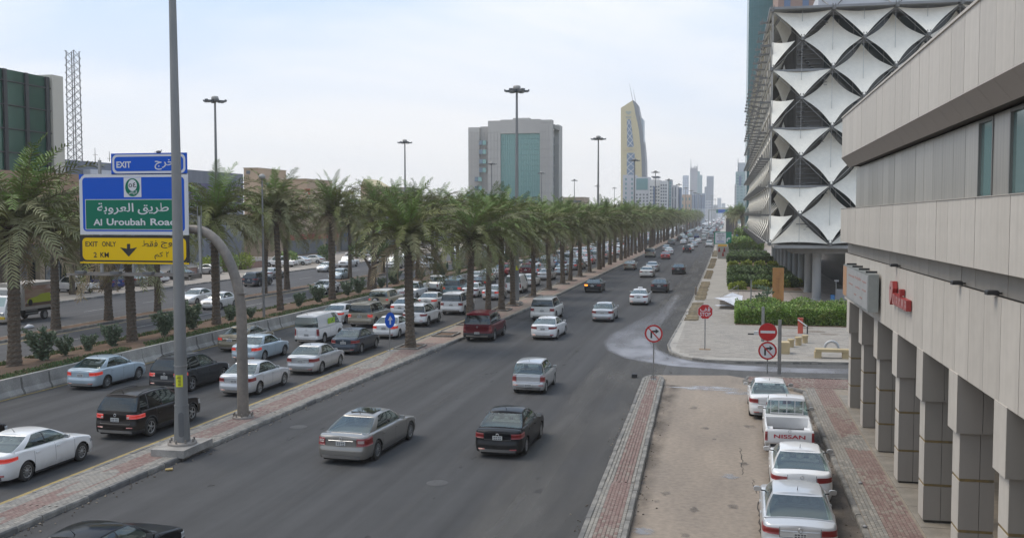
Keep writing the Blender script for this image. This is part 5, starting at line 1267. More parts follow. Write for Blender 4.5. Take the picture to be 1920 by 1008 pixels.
for px, py, lb in ((403, 181, 'tall lamp rising from the palms right of the blue exit sign'), (759, 262, 'tall lamp over the palms between the exit sign and the office block'), (1122, 255, 'tall lamp between the office block and the cream tower'),
    (922, 304, 'small lamp in front of the stone office block, before its stair windows'), (1015, 322, 'small lamp seen against the green glass of the office block'), (1077, 336, 'lamp just past the office block flank'),
    (1152, 351, 'small lamp before the cream tower against open sky'), (1190, 297, 'lamp standing in front of the cream tower glass strip'), (1120, 347, 'tiny far lamp beside the tall lamp stem'),
    (1229, 320, 'lamp over the white blocks with rooftop dishes'), (1254, 335, 'second lamp over the white blocks'), (1273, 344, 'lamp beside the peach building'), (1286, 351, 'lamp beneath the slim pale tower'), (1296, 356, 'lamp beneath the crenellated tower'), (1303, 360, 'lamp over the low glass office strip'), (1309, 362, 'lamp next in the file over the glass strip'), (1315, 366, 'lamp in the haze before the slab tower'), (1335, 366, 'lamp rising below the slab tower'), (1341, 373, 'last faint lamp at the avenue end')):
    mast_px(px, py, lb)
# two slim lamps on the planted strip
x, y = G(495, 600, .35)
def slim(x, y, h, label, z0=.35):
    t = thing('slim_lamp', label, 'lamp post', (x, y, z0)); MB().path([(0, 0, 0), (0, 0, h)], [.11, .06], 10).build('pole', M_lamp, t); MB().lathe([(.05, 0), (.22, .05), (.28, .22), (.12, .38), (0, .4)], 12, (0, 0, h)).build('lantern', M_capc, t); MB().box(-.35, .35, -.35, .35, -.3, .06, 0, .04).build('footing', M_conc, t)
slim(x, y, AtY(495, 332, y)[1]-.5, 'slim grey lamp post with a small lantern on the planted strip between two palms')
x, y = G(726, 540, .3); slim(x, y, 7.5, 'slim lamp post half hidden behind the palm by the pickups')

# ---------------------------------------------------------------- exit sign on its bent cantilever post
sg = thing('exit_sign_gantry', 'blue and yellow exit sign hung from a thick bent grey post over the jam', 'road sign')
bx_, by_ = G(456, 782, .15); YS = by_
M_post = mat('cantilever_paint', (.17, .155, .14), .55, .25, col2=(.25, .215, .18), scale=.8, stretch=(1, 1, .5), fine=(6, .12))
def SX(px, py=430, Y=None): return AtY(px, py, Y or YS)
arm_z = SX(395, 430)[1]
pts = [(bx_, YS, .2), (bx_, YS, 2), (bx_, YS, 4.1)]
cxr = 2.05; zt = arm_z
r_ = zt-4.1-.05
for k in range(1, 11):
    a = k/10*math.pi/2; pts.append((bx_-cxr+cxr*math.cos(a)*1.0, YS, 4.1+(zt-4.1)*math.sin(a)))
pts += [(SX(330)[0], YS, zt+.02), (SX(165)[0], YS, zt+.05)]
MB().path(pts, [.235, .22, .212]+[.21-.003*k for k in range(10)]+[.17, .15], 18).build('bent_post', M_post, sg)
bp_ = MB().lathe([(.44, 0), (.44, .07), (.24, .09)], 22, (bx_, YS, .15))
for k in range(10): a = k*math.pi/5; bp_.tube((bx_+math.cos(a)*.38, YS+math.sin(a)*.38, .2), (bx_+math.cos(a)*.38, YS+math.sin(a)*.38, .36), .035, n=6)
bp_.build('base_plate', M_steeld, sg)
MB().tube((bx_, YS, 5.25), (bx_, YS, 5.29), .222, n=18).tube((bx_, YS, 2.6), (bx_, YS, 2.64), .23, n=18).build('weld_ring', M_post, sg)
YB = YS - .30
M_sb = mat('sign_sheet_blue', (.0, .085, .50), .45, spec=.25); M_sgn = mat('sign_sheet_green', (.0, .15, .085), .45, spec=.25); M_sw = mat('sign_sheet_white', (.62, .62, .63), .45); M_sy = mat('sign_sheet_yellow', (.78, .50, .0), .5, spec=.25); M_sk = mat('sign_sheet_black', (.012, .012, .012), .45)
_, _ = 0, 0
def P2(px, py): return AtY(px, py, YB)
def rr(x0, x1, z0, z1, r, n=6):
    pts = []
    for cx_, cz_, a0 in ((x1-r, z1-r, 0), (x0+r, z1-r, 90), (x0+r, z0+r, 180), (x1-r, z0+r, 270)):
        for k in range(n+1): a = R(a0+90*k/n); pts.append((cx_+r*math.cos(a), cz_+r*math.sin(a)))
    return pts
def sheetp(pts, lift, m, name, parent):
    b = MB(); b.add([(x, YB-lift, z) for x, z in pts], [tuple(range(len(pts)))]); return b.build(name, m, parent)
def R4(px0, px1, py0, py1): (x0, z1), (x1, z0) = P2(px0, py0), P2(px1, py1); return x0, x1, z0, z1
def panel(px0, px1, py0, py1, back, mid, inner, name):
    x0, x1, z0, z1 = R4(px0, px1, py0, py1); b = MB().box(x0, x1, YB, YB+.05, z0, z1).build(name, back, sg)
    sheetp(rr(x0+.06, x1-.06, z0+.05, z1-.05, .20), .003, mid, 'border', b); sheetp(rr(x0+.15, x1-.15, z0+.14, z1-.14, .16), .006, inner, 'field', b); return b
pn1 = panel(208, 350.5, 288, 326.5, M_sb, M_sw, M_sb, 'top_board')
# main board: white framed with small blue outer corners
pn2 = panel(148, 353.5, 326.8, 440.5, M_sw, M_sw, M_sb, 'main_board')
x0, x1, z0, z1 = R4(148, 353.5, 326.8, 440.5); sheetp([(x0, z1), (x0+.25, z1), (x0, z1-.25)], .002, M_sb, 'corner', pn2)
pn3 = panel(149.5, 355, 441, 495.5, M_sk, M_sy, M_sy, 'yellow_board')
x0, x1, z0, z1 = R4(149.5, 355, 441, 495.5); 
sheetp(rr(x0+.125, x1-.125, z0+.16, z1-.10, .18), .007, M_sy, 'field', pn3)
b = MB(); 
for q in ((x0, x1, z0, z0+.06),): b.box(q[0], q[1], YB-.004, YB-.001, q[2], q[3])
b.build('yellow_edge', M_sy, pn3)
sheetp(rr(x0+.03, x1-.03, z0+.07, z1-.02, .22), .0045, M_sk, 'border', pn3)
def txt(s, px0, px1, py0, py1, m, parent, lift=.012, off=.0, name='lettering'):
    x0, x1, z0, z1 = R4(px0, px1, py0, py1); me = fit_mesh(s, x0, x1, z0, z1, name, m, offset=off); return link(name, me, parent, (0, YB-lift, 0))
txt('EXIT', 218.5, 246, 303, 314.5, M_sw, pn1, off=.03)
txt('\ufe9d\ufeae\ufea8\ufee3', 290, 339, 299, 318, M_sw, pn1, off=.008)
x0, x1, z0, z1 = R4(159.8, 340, 373.7, 431); sheetp([(x0, z0), (x1, z0), (x1, z1), (x0, z1)], .009, M_sw, 'green_border', pn2); sheetp([(x0+.025, z0+.025), (x1-.025, z0+.025), (x1-.025, z1-.025), (x0+.025, z1-.025)], .012, M_sgn, 'green_field', pn2)
txt('\ufe94\ufe91\ufeed\ufeae\ufecc\ufedf\ufe8d', 182.5, 251, 380.5, 402, M_sw, pn2, .016, .010); txt('\ufed6\ufef3\ufeae\ufec3', 258.5, 317, 380.5, 402, M_sw, pn2, .016, .010)
txt('Al', 175.5, 192, 410.5, 422.5, M_sw, pn2, .016, .022); txt('Uroubah', 200.5, 273, 409.5, 422.5, M_sw, pn2, .016, .022); txt('Road', 282.5, 330, 409.5, 422.5, M_sw, pn2, .016, .022)
x0, x1, z0, z1 = R4(232, 265.5, 333, 369.5); sheetp([(x0, z0), (x1, z0), (x1, z1), (x0, z1)], .009, M_sw, 'route_shield', pn2)
cx_, cz_ = (x0+x1)/2, (z0+z1)/2
def disc(cx_, cz_, rx, rz, n=28): return [(cx_+rx*math.cos(2*math.pi*k/n), cz_+rz*math.sin(2*math.pi*k/n)) for k in range(n)]
sheetp(disc(cx_, cz_, .335, .375), .012, M_sgn, 'shield_ring', pn2); sheetp(disc(cx_, cz_+.085, .205, .24), .015, M_sw, 'shield_disc', pn2)
txt('\u0665\u0664', 241.5, 256.5, 342, 351, M_sk, pn2, .018, .012); txt('\ufebd\ufe8e\ufef3\ufeae\ufedf\ufe8d', 239.5, 257.5, 357, 365, M_sw, pn2, .018, .012)
txt('EXIT', 160.5, 184, 452.5, 462, M_sk, pn3, .014, .015); txt('ONLY', 191.5, 218, 452.5, 462, M_sk, pn3, .014, .015)
txt('2', 175.8, 182.2, 472.5, 482.5, M_sk, pn3, .014, .015); txt('KM', 188.5, 204.5, 472.5, 482.5, M_sk, pn3, .014, .015)
txt('\ufec2\ufed8\ufed3', 266.5, 296, 450.5, 462.5, M_sk, pn3, .014, .008); txt('\ufe9d\ufeed\ufeae\ufea7', 302, 344, 451, 465.5, M_sk, pn3, .014, .008)
txt('\ufee2\ufedb', 290, 306.5, 472, 486, M_sk, pn3, .014, .008); txt('\u0662', 311.5, 317, 471.5, 482, M_sk, pn3, .014, .008)
ap = [(238.5, 457), (244.5, 457), (244.5, 466), (257.5, 463.5), (241.8, 481), (225.5, 463.5), (238.5, 466)]
sheetp([P2(*p) for p in ap], .014, M_sk, 'arrow', pn3)
# hangers, catwalk
fr = MB(); zc = P2(200, 512)[1]
for px in (186, 246, 318, 372): X_ = P2(px, 400)[0]; fr.box(X_-.05, X_+.05, YB+.06, YB+.16, zc, P2(px, 300 if px < 330 else 405)[1])
fr.build('hanger', M_steel, sg)
cw = MB(); xa_, xb_ = P2(146, 512)[0], P2(375, 512)[0]; cw.box(xa_, xb_, YB-.75, YB-.68, zc-.05, zc+.02).box(xa_, xb_, YB+.02, YB+.1, zc-.10, zc+.04)
k = xa_
while k < xb_: cw.box(k, k+.05, YB-.68, YB+.02, zc-.06, zc-.02); k += .4
cw.box(xb_-.08, xb_, YB-.75, YB+.16, zc-.16, zc+.06).build('catwalk', M_steeld, sg)
lp = MB(); 
for px in (175, 240, 300): X_ = P2(px, 512)[0]; lp.box(X_-.2, X_+.2, YB-.95, YB-.7, zc+.03, zc+.14)
lp.build('sign_light', M_lamph, sg)
for px in (368, 375): X_, Z_ = P2(px, 402); MB().tube((X_, YB+.1, Z_-1), (X_, YB+.1, Z_+.35), .015, n=5).build('bird_spike', M_steel, sg)
X_, Z_ = P2(297, 285.5); t = thing('pigeon', 'small dark pigeon resting on the top edge of the blue sign', 'bird', (X_, YB+.02, P2(297, 288)[1]))
pg = MB().lathe([(0, -.13), (.035, -.10), (.06, -.02), (.055, .05), (.03, .10), (0, .14)], 10, (0, 0, .07), 'x'); pg.lathe([(0, -.03), (.03, 0), (0, .035)], 8, (.12, 0, .13)).box(.145, .17, -.005, .005, .125, .135).box(-.2, -.1, -.025, .025, .05, .065); pg.build('body', mat('pigeon_grey', (.10, .10, .12), .8), t)

# ---------------------------------------------------------------- small road signs
M_red = mat('sign_sheet_red', (.46, .012, .014), .45)
def flat(parent, pts, y, m, name): b = MB(); b.add([(x, y, z) for x, z in pts], [tuple(range(len(pts)))]); return b.build(name, m, parent)
def ring(parent, cz, r0, r1, y, m, name, n=36):
    b = MB(); vs = [(r0*math.cos(2*math.pi*k/n), y, cz+r0*math.sin(2*math.pi*k/n)) for k in range(n)] + [(r1*math.cos(2*math.pi*k/n), y, cz+r1*math.sin(2*math.pi*k/n)) for k in range(n)]
    b.add(vs, [(k, (k+1) % n, n+(k+1) % n, n+k) for k in range(n)]); return b.build(name, m, parent)
def plate(parent, cz, r, m=M_steel): b = MB().poly(disc(0, cz, r, r), 0, .015, 0, 'xz'); return b.build('plate', m, parent)
def turn_sign(t, cz, r):
    p = plate(t, cz, r); flat(p, disc(0, cz, r*.97, r*.97), -.003, M_sw, 'white_face')
    a = .62*r
    flat(p, [(-.36*r, cz-.52*r), (-.17*r, cz-.52*r), (-.17*r, cz+.12*r), (.10*r, cz+.16*r), (.10*r, cz+.35*r), (-.36*r, cz+.28*r)], -.006, M_sk, 'arrow_stem')
    flat(p, [(-.2*r, cz+.13*r), (.22*r, cz+.16*r), (.18*r, cz-.02*r), (.60*r, cz+.27*r), (.18*r, cz+.56*r), (.22*r, cz+.37*r), (-.2*r, cz+.34*r)], -.0065, M_sk, 'arrow')
    ring(p, cz, r*.82, r, -.009, M_red, 'red_ring')
    c, s = math.cos(R(-47)), math.sin(R(-47)); w_ = .065*r; L_ = r*.84
    flat(p, [(c*L_-s*w_, cz+s*L_+c*w_), (-c*L_-s*w_, cz-s*L_+c*w_), (-c*L_+s*w_, cz-s*L_-c*w_), (c*L_+s*w_, cz+s*L_-c*w_)], -.012, M_red, 'red_slash')
def post(t, h, r=.035, m=M_steel): MB().tube((0, .04, 0), (0, .04, h), r, n=8).build('post', m, t)
def zpx(px, py, Y): return AtY(px, py, Y)[1]
x, y = G(1225, 711, .15); t = thing('no_turn_sign', 'no right turn sign on a single post at the tip of the paved strip', 'road sign', (x, y, .15)); cz = zpx(1226, 625, y)-.15; post(t, cz+.3); turn_sign(t, cz, 17.3/ (1942/y)); 
MB().box(-.14, .14, -.10, .14, 0, .015).box(-.12, -.08, .0, .04, .015, .22).box(.08, .12, .0, .04, .015, .22).build('foot', M_steel, t)
x, y = G(1321.5, 655, .15); t = thing('stop_sign', 'red octagonal STOP sign with Arabic above the English word', 'road sign', (x, y, .16)); cz = zpx(1322, 584, y)-.16; r = 14.2/(1942/y); post(t, cz)
oc = [(1.05*r*math.cos(R(22.5+45*k)), cz+1.05*r*math.sin(R(22.5+45*k))) for k in range(8)]
p = MB().poly(oc, 0, .015, 0, 'xz').build('plate', M_steel, t); flat(p, oc, -.003, M_sw, 'white_edge'); flat(p, [(a*.965, cz+(c-cz)*.965) for a, c in oc], -.006, M_red, 'red_face')
link('lettering', fit_mesh('STOP', -.70*r, .72*r, cz-.62*r, cz-.08*r, 'lettering', M_sw, offset=.014), p, (0, -.01, 0)); link('lettering', fit_mesh('\ufed2\ufed7', -.66*r, .66*r, cz+.05*r, cz+.66*r, 'lettering', M_sw, offset=.014), p, (0, -.01, 0))
MB().box(-.35, .35, -.2, .35, -.01, .012).build('footing_patch', mat('sand_patch', (.22, .15, .09), .95), t)
x, y = G(1438.5, 701, .14); t = thing('no_entry_sign', 'round red no entry sign mounted above a no right turn sign on one post', 'road sign', (x, y, .14)); cz1 = zpx(1441, 622, y)-.14; cz2 = zpx(1440, 657, y)-.14; r = 17.2/(1942/y)
post(t, cz1+.1); p = plate(t, cz1, r); flat(p, disc(0, cz1, r*.99, r*.99), -.003, M_red, 'red_face'); flat(p, [(-.78*r, cz1-.14*r), (.78*r, cz1-.14*r), (.78*r, cz1+.14*r), (-.78*r, cz1+.14*r)], -.006, M_sw, 'white_bar'); turn_sign(t, cz2, r)
x, y = G(1461, 701, .14); t = thing('spare_post', 'bare galvanised channel post standing beside the no entry sign', 'post', (x, y, .14)); zt_ = zpx(1461, 604, y); MB().box(-.05, .05, -.03, .03, 0, zt_).box(-.09, -.05, .0, .05, 0, zt_).box(.05, .09, .0, .05, 0, zt_).build('channel', M_steel, t)
x, y = G(1430, 640, .15); t = thing('channel_post', 'tall galvanised channel post sticking up behind the no entry sign', 'post', (x, y, .15)); zt_ = zpx(1432, 579, y); MB().box(-.06, .06, -.03, .03, 0, zt_).box(-.10, -.06, .0, .05, 0, zt_).box(.06, .10, .0, .05, 0, zt_).build('channel', M_steel, t)
x, y = G(1407.5, 596, .15); t = thing('thin_post', 'thin grey post in front of the bright hedge corner', 'post', (x, y, .15)); zt_ = zpx(1407, 528, y); MB().tube((0, 0, 0), (0, 0, zt_), .05, n=8).build('pole', M_lamp, t)
x, y = G(732, 657, .15); t = thing('arrow_sign', 'small blue oval arrow sign turned almost edge on beside the lone palm', 'road sign', (x, y, .15), R(62)); cz = zpx(732, 600, y)-.15; post(t, cz+.3, .035)
p = MB().poly(disc(0, cz, .42, .48), 0, .015, 0, 'xz').build('plate', M_sb, t); flat(p, [(-.06, cz-.26), (.06, cz-.26), (.06, cz+.02), (.2, cz+.0), (0, cz+.28), (-.2, cz+.0), (-.06, cz+.02)], -.004, M_sw, 'arrow')
MB().box(-.2, .2, -.2, .2, 0, .02).build('foot', M_steel, t)
# roadside diversion board, cone barrier
Yd = 236; t = thing('diversion_board', 'green and white diversion board with a white arrow on a yellow trailer', 'sign board')
def D4(px0, px1, py0, py1, YY=Yd): (x0, z1), (x1, z0) = AtY(px0, py0, YY), AtY(px1, py1, YY); return x0, x1, z0, z1
x0, x1, z0, z1 = D4(1339, 1371.5, 434.5, 457.5); MB().box(x0, x1, Yd, Yd+.15, z0, z1).build('board', mat('diversion_green', (.0, .19, .11), .5), t)
x0, x1, z0, z1 = D4(1341, 1361, 436, 456); MB().box(x0, x1, Yd-.03, Yd-.002, z0, z1).build('white_panel', M_sw, t)
b = MB()
for (a, c, q) in ((1345, 1352, 438.5), (1353, 1357, 439), (1344, 1358, 442.5), (1347, 1350, 446), (1351, 1354, 445.5), (1347.5, 1353, 449)): xx0, xx1, zz0, zz1 = D4(a, c, q-.45, q+.4); b.box(xx0, xx1, Yd-.06, Yd-.032, zz0, zz1)
b.build('print_lines', M_sk, t); b = MB(); xx0, xx1, zz0, zz1 = D4(1344, 1357, 451.5, 452.3); b.box(xx0, xx1, Yd-.06, Yd-.032, zz0, zz1); xx0, xx1, zz0, zz1 = D4(1344, 1358, 453.3, 453.9); b.box(xx0, xx1, Yd-.06, Yd-.032, zz0, zz1); b.build('coloured_lines', bl_, t)
ar = [(1362.5, 453), (1364.5, 453), (1364.5, 448.2), (1366, 447.6), (1366, 449.5), (1370, 446.7), (1366, 444.2), (1366, 445.9), (1363.5, 446.2), (1362.5, 447.5)]
MB().poly([AtY(*p, Yd) for p in ar], Yd-.05, Yd-.01, 0, 'xz').build('arrow', M_sw, t)
x0, x1, z0, z1 = D4(1346, 1363, 458, 462); MB().box(x0, x1, Yd-.3, Yd+1, z0, z1, 0, .05).build('yellow_trailer', mat('trailer_yellow', (.55, .30, .02), .6), t)
xx = D4(1343, 1366, 458, 466); MB().box(xx[0]+.1, xx[0]+.25, Yd, Yd+.1, .15, xx[3]).box(xx[1]-.25, xx[1]-.1, Yd, Yd+.1, .15, xx[3]).build('legs', M_steel, t)
for wx in (x0+.4, x1-.4): MB().lathe([(0, -.1), (.35, -.1), (.35, .1), (0, .1)], 14, (wx, Yd-.2, .5), 'x').build('wheel', M_black, t)
Yc = 190; t = thing('cone_barrier', 'pale barrier board painted with three red cones below the green board', 'barrier'); x0, x1, z0, z1 = D4(1345.5, 1366, 462, 479.5, Yc); z0 = .16
MB().box(x0, x1, Yc, Yc+.12, z0, z1).build('board', mat('barrier_board', (.40, .38, .34), .8), t)
def cone_at(px, py0, py1): xx0, xx1, zz0, zz1 = D4(px-2.3, px+2.3, py0, py1, Yc); return MB().poly([(xx0, zz0), (xx1, zz0), ((xx0+xx1)/2+.06, zz1), ((xx0+xx1)/2-.06, zz1)], Yc-.03, Yc-.005, 0, 'xz')
for q in ((1348.5, 464, 472), (1358, 464, 472), (1355.5, 472, 480)): cone_at(*q).build('cone_print', mat('cone_red', (.30, .03, .03), .7), t)
Yb = 262; t = thing('blue_round_sign', 'round blue road sign on a post before the palm clump', 'road sign'); x_, z_ = AtY(1381.5, 443, Yb); MB().poly([(x_+.36*math.cos(k*.524), z_+.4*math.sin(k*.524)) for k in range(12)], Yb, Yb+.05, 0, 'xz').build('plate', M_sb, t); MB().tube((x_, Yb+.1, .15), (x_, Yb+.1, z_+1.3), .05, n=6).build('post', M_steel, t)
# works vehicles and things at the kerb far along
t = thing('bus_shelter', 'dark framed roadside shelter in front of the far palm clump', 'shelter'); Yv = 420; x0, x1, z0, z1 = D4(1361, 1373, 409, 421, Yv); MB().box(x0, x1+1, Yv, Yv+2, z1-.3, z1).box(x0, x0+.25, Yv, Yv+.25, .15, z1-.3).box(x1+.7, x1+.95, Yv, Yv+.25, .15, z1-.3).box(x0, x1+1, Yv+1.8, Yv+1.9, .15, z1-.3).build('frame', M_dk, t)
t = thing('blue_tank', 'bright blue water tank standing at the kerb of the far road works', 'tank'); Yv = 330; x_, z_ = AtY(1354.5, 434, Yv); MB().lathe([(0, 0), (.8, 0), (.8, 1.5), (.5, 1.9), (.25, 2.0), (.25, 2.6), (0, 2.65)], 14, (x_, Yv, .1)).build('tank_body', mat('tank_blue', (.05, .08, .40), .5), t)
t = thing('yellow_roller', 'small yellow works machine beside the blue tank', 'machine'); x_, _ = AtY(1360.5, 434, 330); MB().box(x_-.55, x_+.55, 330, 332, .5, 1.4, 0, .1).box(x_-.45, x_+.45, 330.8, 331.8, 1.4, 2.2, 0, .08).build('body', mat('machine_yellow', (.60, .33, .03), .5), t); MB().lathe([(0, -.5), (.45, -.5), (.45, .5), (0, .5)], 14, (x_, 329.9, .45), 'x').lathe([(0, -.5), (.45, -.5), (.45, .5), (0, .5)], 14, (x_, 332, .45), 'x').build('roller_drum', M_black, t)
for i, px in enumerate((1357, 1365, 1369)): 
    t = thing('works_cone', '%s orange works marker post behind the green board' % num[i], 'cone'); x_, _ = AtY(px, 440, 345); MB().lathe([(.3, 0), (.3, .05), (.2, .06), (.05, 1.5), (0, 1.5)], 10, (x_, 345, .1)).build('cone_body', mat('works_orange', (.60, .16, .05), .6), t)

# ---------------------------------------------------------------- orange totem and street furniture on the library side
x, y = G(1448, 566.5, .178); x2, _ = G(1469, 566.5, .178); zt_ = zpx(1458, 502, y)
t = thing('orange_totem', 'tall orange brown slab totem standing before the library columns', 'totem')
M_tot = mat('totem_orange', (.36, .175, .05), .6, col2=(.30, .145, .045), scale=1.5, stretch=(2, 2, .4))
MB().box(x, x2, y, y+.28, .2, zt_).build('slab', M_tot, t); MB().box(x-.1, x2+.1, y-.1, y+.4, .178, .24).build('foot', M_gran, t)
b = MB(); mx = (x+x2)/2; b.box(mx-.03, mx+.03, y-.012, y-.002, 1.0, zt_-1.0); b.box(mx-.22, mx+.22, y-.012, y-.002, zt_-1.05, zt_-1.0)
for k in range(9): z = 1.2+k*.16; b.box(mx+.08, mx+.13, y-.012, y-.002, z, z+random.uniform(.05, .12)); b.box(mx-.14, mx-.10, y-.012, y-.002, z+.05, z+.05+random.uniform(.04, .1))
b.build('totem_lettering', mat('totem_print', (.24, .11, .035), .6), t)
MB().lathe([(.18, 0), (.22, .02), (.22, .05), (.18, .06)], 20, (mx, y-.01, zt_-.6), 'y').build('totem_emblem', mat('totem_print', (.24, .11, .035), .6), t)
M_lime = mat('cream_limestone', (.50, .40, .235), .75, col2=(.43, .345, .205), scale=1.5)
x, y = G(1462, 663, .16); x2, _ = G(1480.5, 663, .16); h = zpx(1470, 641.5, y)-.16
t = thing('stone_cube_seat', 'cream limestone block seat behind the bare post', 'seat', (x, y, .16)); MB().box(0, x2-x, 0, .8, 0, h, 0, .02).build('block', M_lime, t)
for i, (px0, px1, pb, pt) in enumerate(((1476.5, 1490, 651, 634.5), (1490.5, 1504.5, 647.5, 630.5), (1503.5, 1516, 643, 627))):
    x0_, y0_ = G(px0, pb, .16); x1_, _ = G(px1, pb, .16); r = (x1_-x0_)/2; h = zpx(px0, pt, y0_)-.2
    t = thing('stone_drum_seat', ['cream round stone seat beside the square block', 'middle cream round stone seat of the three', 'farthest cream round stone seat below the orange bollard'][i], 'seat', ((x0_+x1_)/2, y0_+r, .16), 0, 'round cream stone seats'); MB().lathe([(r*.82, 0), (r*.82, h*.72), (r*1.0, h*.8), (r*1.0, h*.98), (r*.96, h), (0, h)], 20).build('drum', M_lime, t)
x, y = G(1527.5, 671, .16); x2 = x+4.4; zt_ = zpx(1540, 654, y)-.16
t = thing('stone_bench', 'long cream stone bench near the arcade corner', 'bench', (x, y, .16)); MB().box(.05, x2-x, 0, .55, zt_-.17, zt_, 0, .015).build('seat', M_lime, t)
for a in (0.0, 1.55, 3.5): MB().box(a, a+.38, .03, .5, 0, zt_-.171).build('leg', M_lime, t)
x, y = G(1559, 654, .16); t = thing('pipe_hoop', 'grey metal pipe hoop rising from the paving behind the bench', 'hoop', (x, y, .16)); r = .40
MB().path([(-r, 0, -.02)] + [(-r*math.cos(k*math.pi/12), 0, .08+r*math.sin(k*math.pi/12)) for k in range(13)] + [(r, 0, -.02)], .085, 12).build('pipe', mat('pipe_grey', (.42, .43, .43), .5, .3), t)
x, y = G(1500.5, 624.5, .16); h = zpx(1500, 596, y)-.16; t = thing('barrier_bollard', 'orange red barrier cabinet with a black and white arm', 'barrier', (x, y, .16))
MB().box(-.17, .17, -.15, .15, 0, h, 0, .03).build('cabinet', mat('bollard_orange', (.55, .11, .07), .6, col2=(.48, .10, .06), scale=3), t); MB().box(-.19, .19, -.17, .17, h-.06, h+.02, 0, .02).build('cabinet_cap', mat('bollard_dark', (.35, .06, .04), .6), t)
MB().path([(-.2, -.2, h*.92), (.1, -.25, h*.72), (.42, -.3, h*.5)], .045, 6).build('arm', mat('arm_white', (.6, .6, .6), .5), t); MB().tube((.45, -.3, -.25), (.45, -.3, h*.5), .05, n=8).build('arm_post', M_dk, t)
# toppled white canopy, its frame and the sandbags
x, y = G(1349, 578, .17); t = thing('white_canopy', 'white canvas canopy and boards lying on the paving beside the hedge', 'canopy', (x, y, .17))
M_cv = mat('white_canvas', (.62, .63, .66), .7, col2=(.50, .51, .54), scale=2)
cv = MB(); cv.add([(-.5, 0, .95), (.8, .3, 1.0), (2.0, .5, 1.15), (1.9, -.6, .65), (1.3, -.9, .35), (.4, -.5, .75)], [(0, 5, 1), (5, 4, 1), (4, 3, 1), (3, 2, 1)]).add([(.3, .5, 1.0), (1.1, .9, 1.35), (1.9, .7, 1.1), (1.2, .4, 1.05)], [(0, 1, 2, 3)]).add([(-.4, -.1, .30), (1.9, .3, .34), (1.8, -.3, .30), (-.2, -.5, .26)], [(0, 1, 2, 3)]); o = cv.build('canvas', M_cv, t)
md = o.modifiers.new('thickness', 'SOLIDIFY'); md.thickness = .02
MB().box(0, 1.75, .0, .3, .0, .72).build('crate_board', mat('pale_board', (.42, .36, .30), .8, col2=(.30, .26, .22), scale=3), t); MB().tube((0, .9, .9), (1.55, .9, 2.0), .02, n=5).tube((1.6, .9, 0), (1.6, .9, 2.0), .02, n=5).tube((0, .9, .9), (1.6, .9, .9), .02, n=5).build('frame_rods', M_steel, t)
for i, (dx, dy, s) in enumerate(((1.75, -.9, 1), (2.25, -.75, .9), (1.55, -.6, .8))):
    q = thing('sandbag', ['pale sandbag at the foot of the white canopy nearest the hedge corner', 'second pale sandbag against the hedge', 'smaller sandbag tucked under the canopy'][i], 'sandbag', (x+dx, y+dy, .17), i*.8); lv = [(0, 0), (.2, .01), (.26, .12), (.23, .3), (.15, .42), (.08, .5), (.12, .58), (0, .58)]
    m_ = MB().lathe([(a*s, c*s) for a, c in lv], 12); m_.v = [(p[0]*(1+.15*mn_.noise(Vector(p)*4)), p[1]*(.8+.2*mn_.noise(Vector(p)*3+Vector((1, 2, 3)))), p[2]) for p in m_.v]; m_.build('bag', mat('bag_cloth', (.38, .36, .32), .9, col2=(.28, .265, .235), scale=6), q)
x, y = G(1419, 627, .16); t = thing('white_box', 'small white junction box on the paving by the hedge corner', 'box', (x, y, .16)); MB().box(-.2, .2, -.12, .12, 0, .26, 0, .02).build('box_body', mat('box_white', (.5, .5, .48), .6), t); MB().box(-.6, -.2, -.08, .08, 0, .08).build('cable_stub', M_dark, t)
for i, (px, py) in enumerate(((1304.5, 553), (1336.5, 479.5))):
    x, y = G(px, py, .16); t = thing('short_bollard', ['short rusty bollard at the kerb beside the loose blanks', 'farther short bollard at the kerb by the cone barrier'][i], 'bollard', (x, y, .16)); MB().lathe([(.10, 0), (.10, .75), (.08, .85), (0, .88)], 12).build('shaft', mat('rusty_brown', (.14, .11, .085), .8, col2=(.22, .18, .14), scale=5), t)
for i, (px, py) in enumerate(((1473, 699), (1490, 642))): pass
# shallow stepping stones / manhole ring on the paving near the bench
b = MB()
for (px, py, w_, d_) in ((1455, 608, 3.2, .45), (1490, 614, 2.6, .4), (1530, 621, 1.3, .5), (1555, 626, 1.2, .45), (1480, 629, 1.3, .35), (1560, 611, 2.2, .4), (1520, 605, 1.6, .35)):
    x, y = G(px, py, .17); b.poly([(x+w_/2*math.cos(k*.524), y+d_*math.sin(k*.524)) for k in range(12)], .16, .172)
b.build('patch_slabs', [mat('dark_wet_patch', (.17, .14, .115), .6, col2=(.24, .205, .17), scale=2)], blk, kind='stuff')
x, y = G(1196, 706); t = thing('kerb_lamp_box', 'small dark box lying in the gutter by the strip tip', 'box', (x-.15, y-.3, .012)); MB().box(-.14, .14, -.12, .12, 0, .2, 0, .02).build('box_body', M_dark, t)
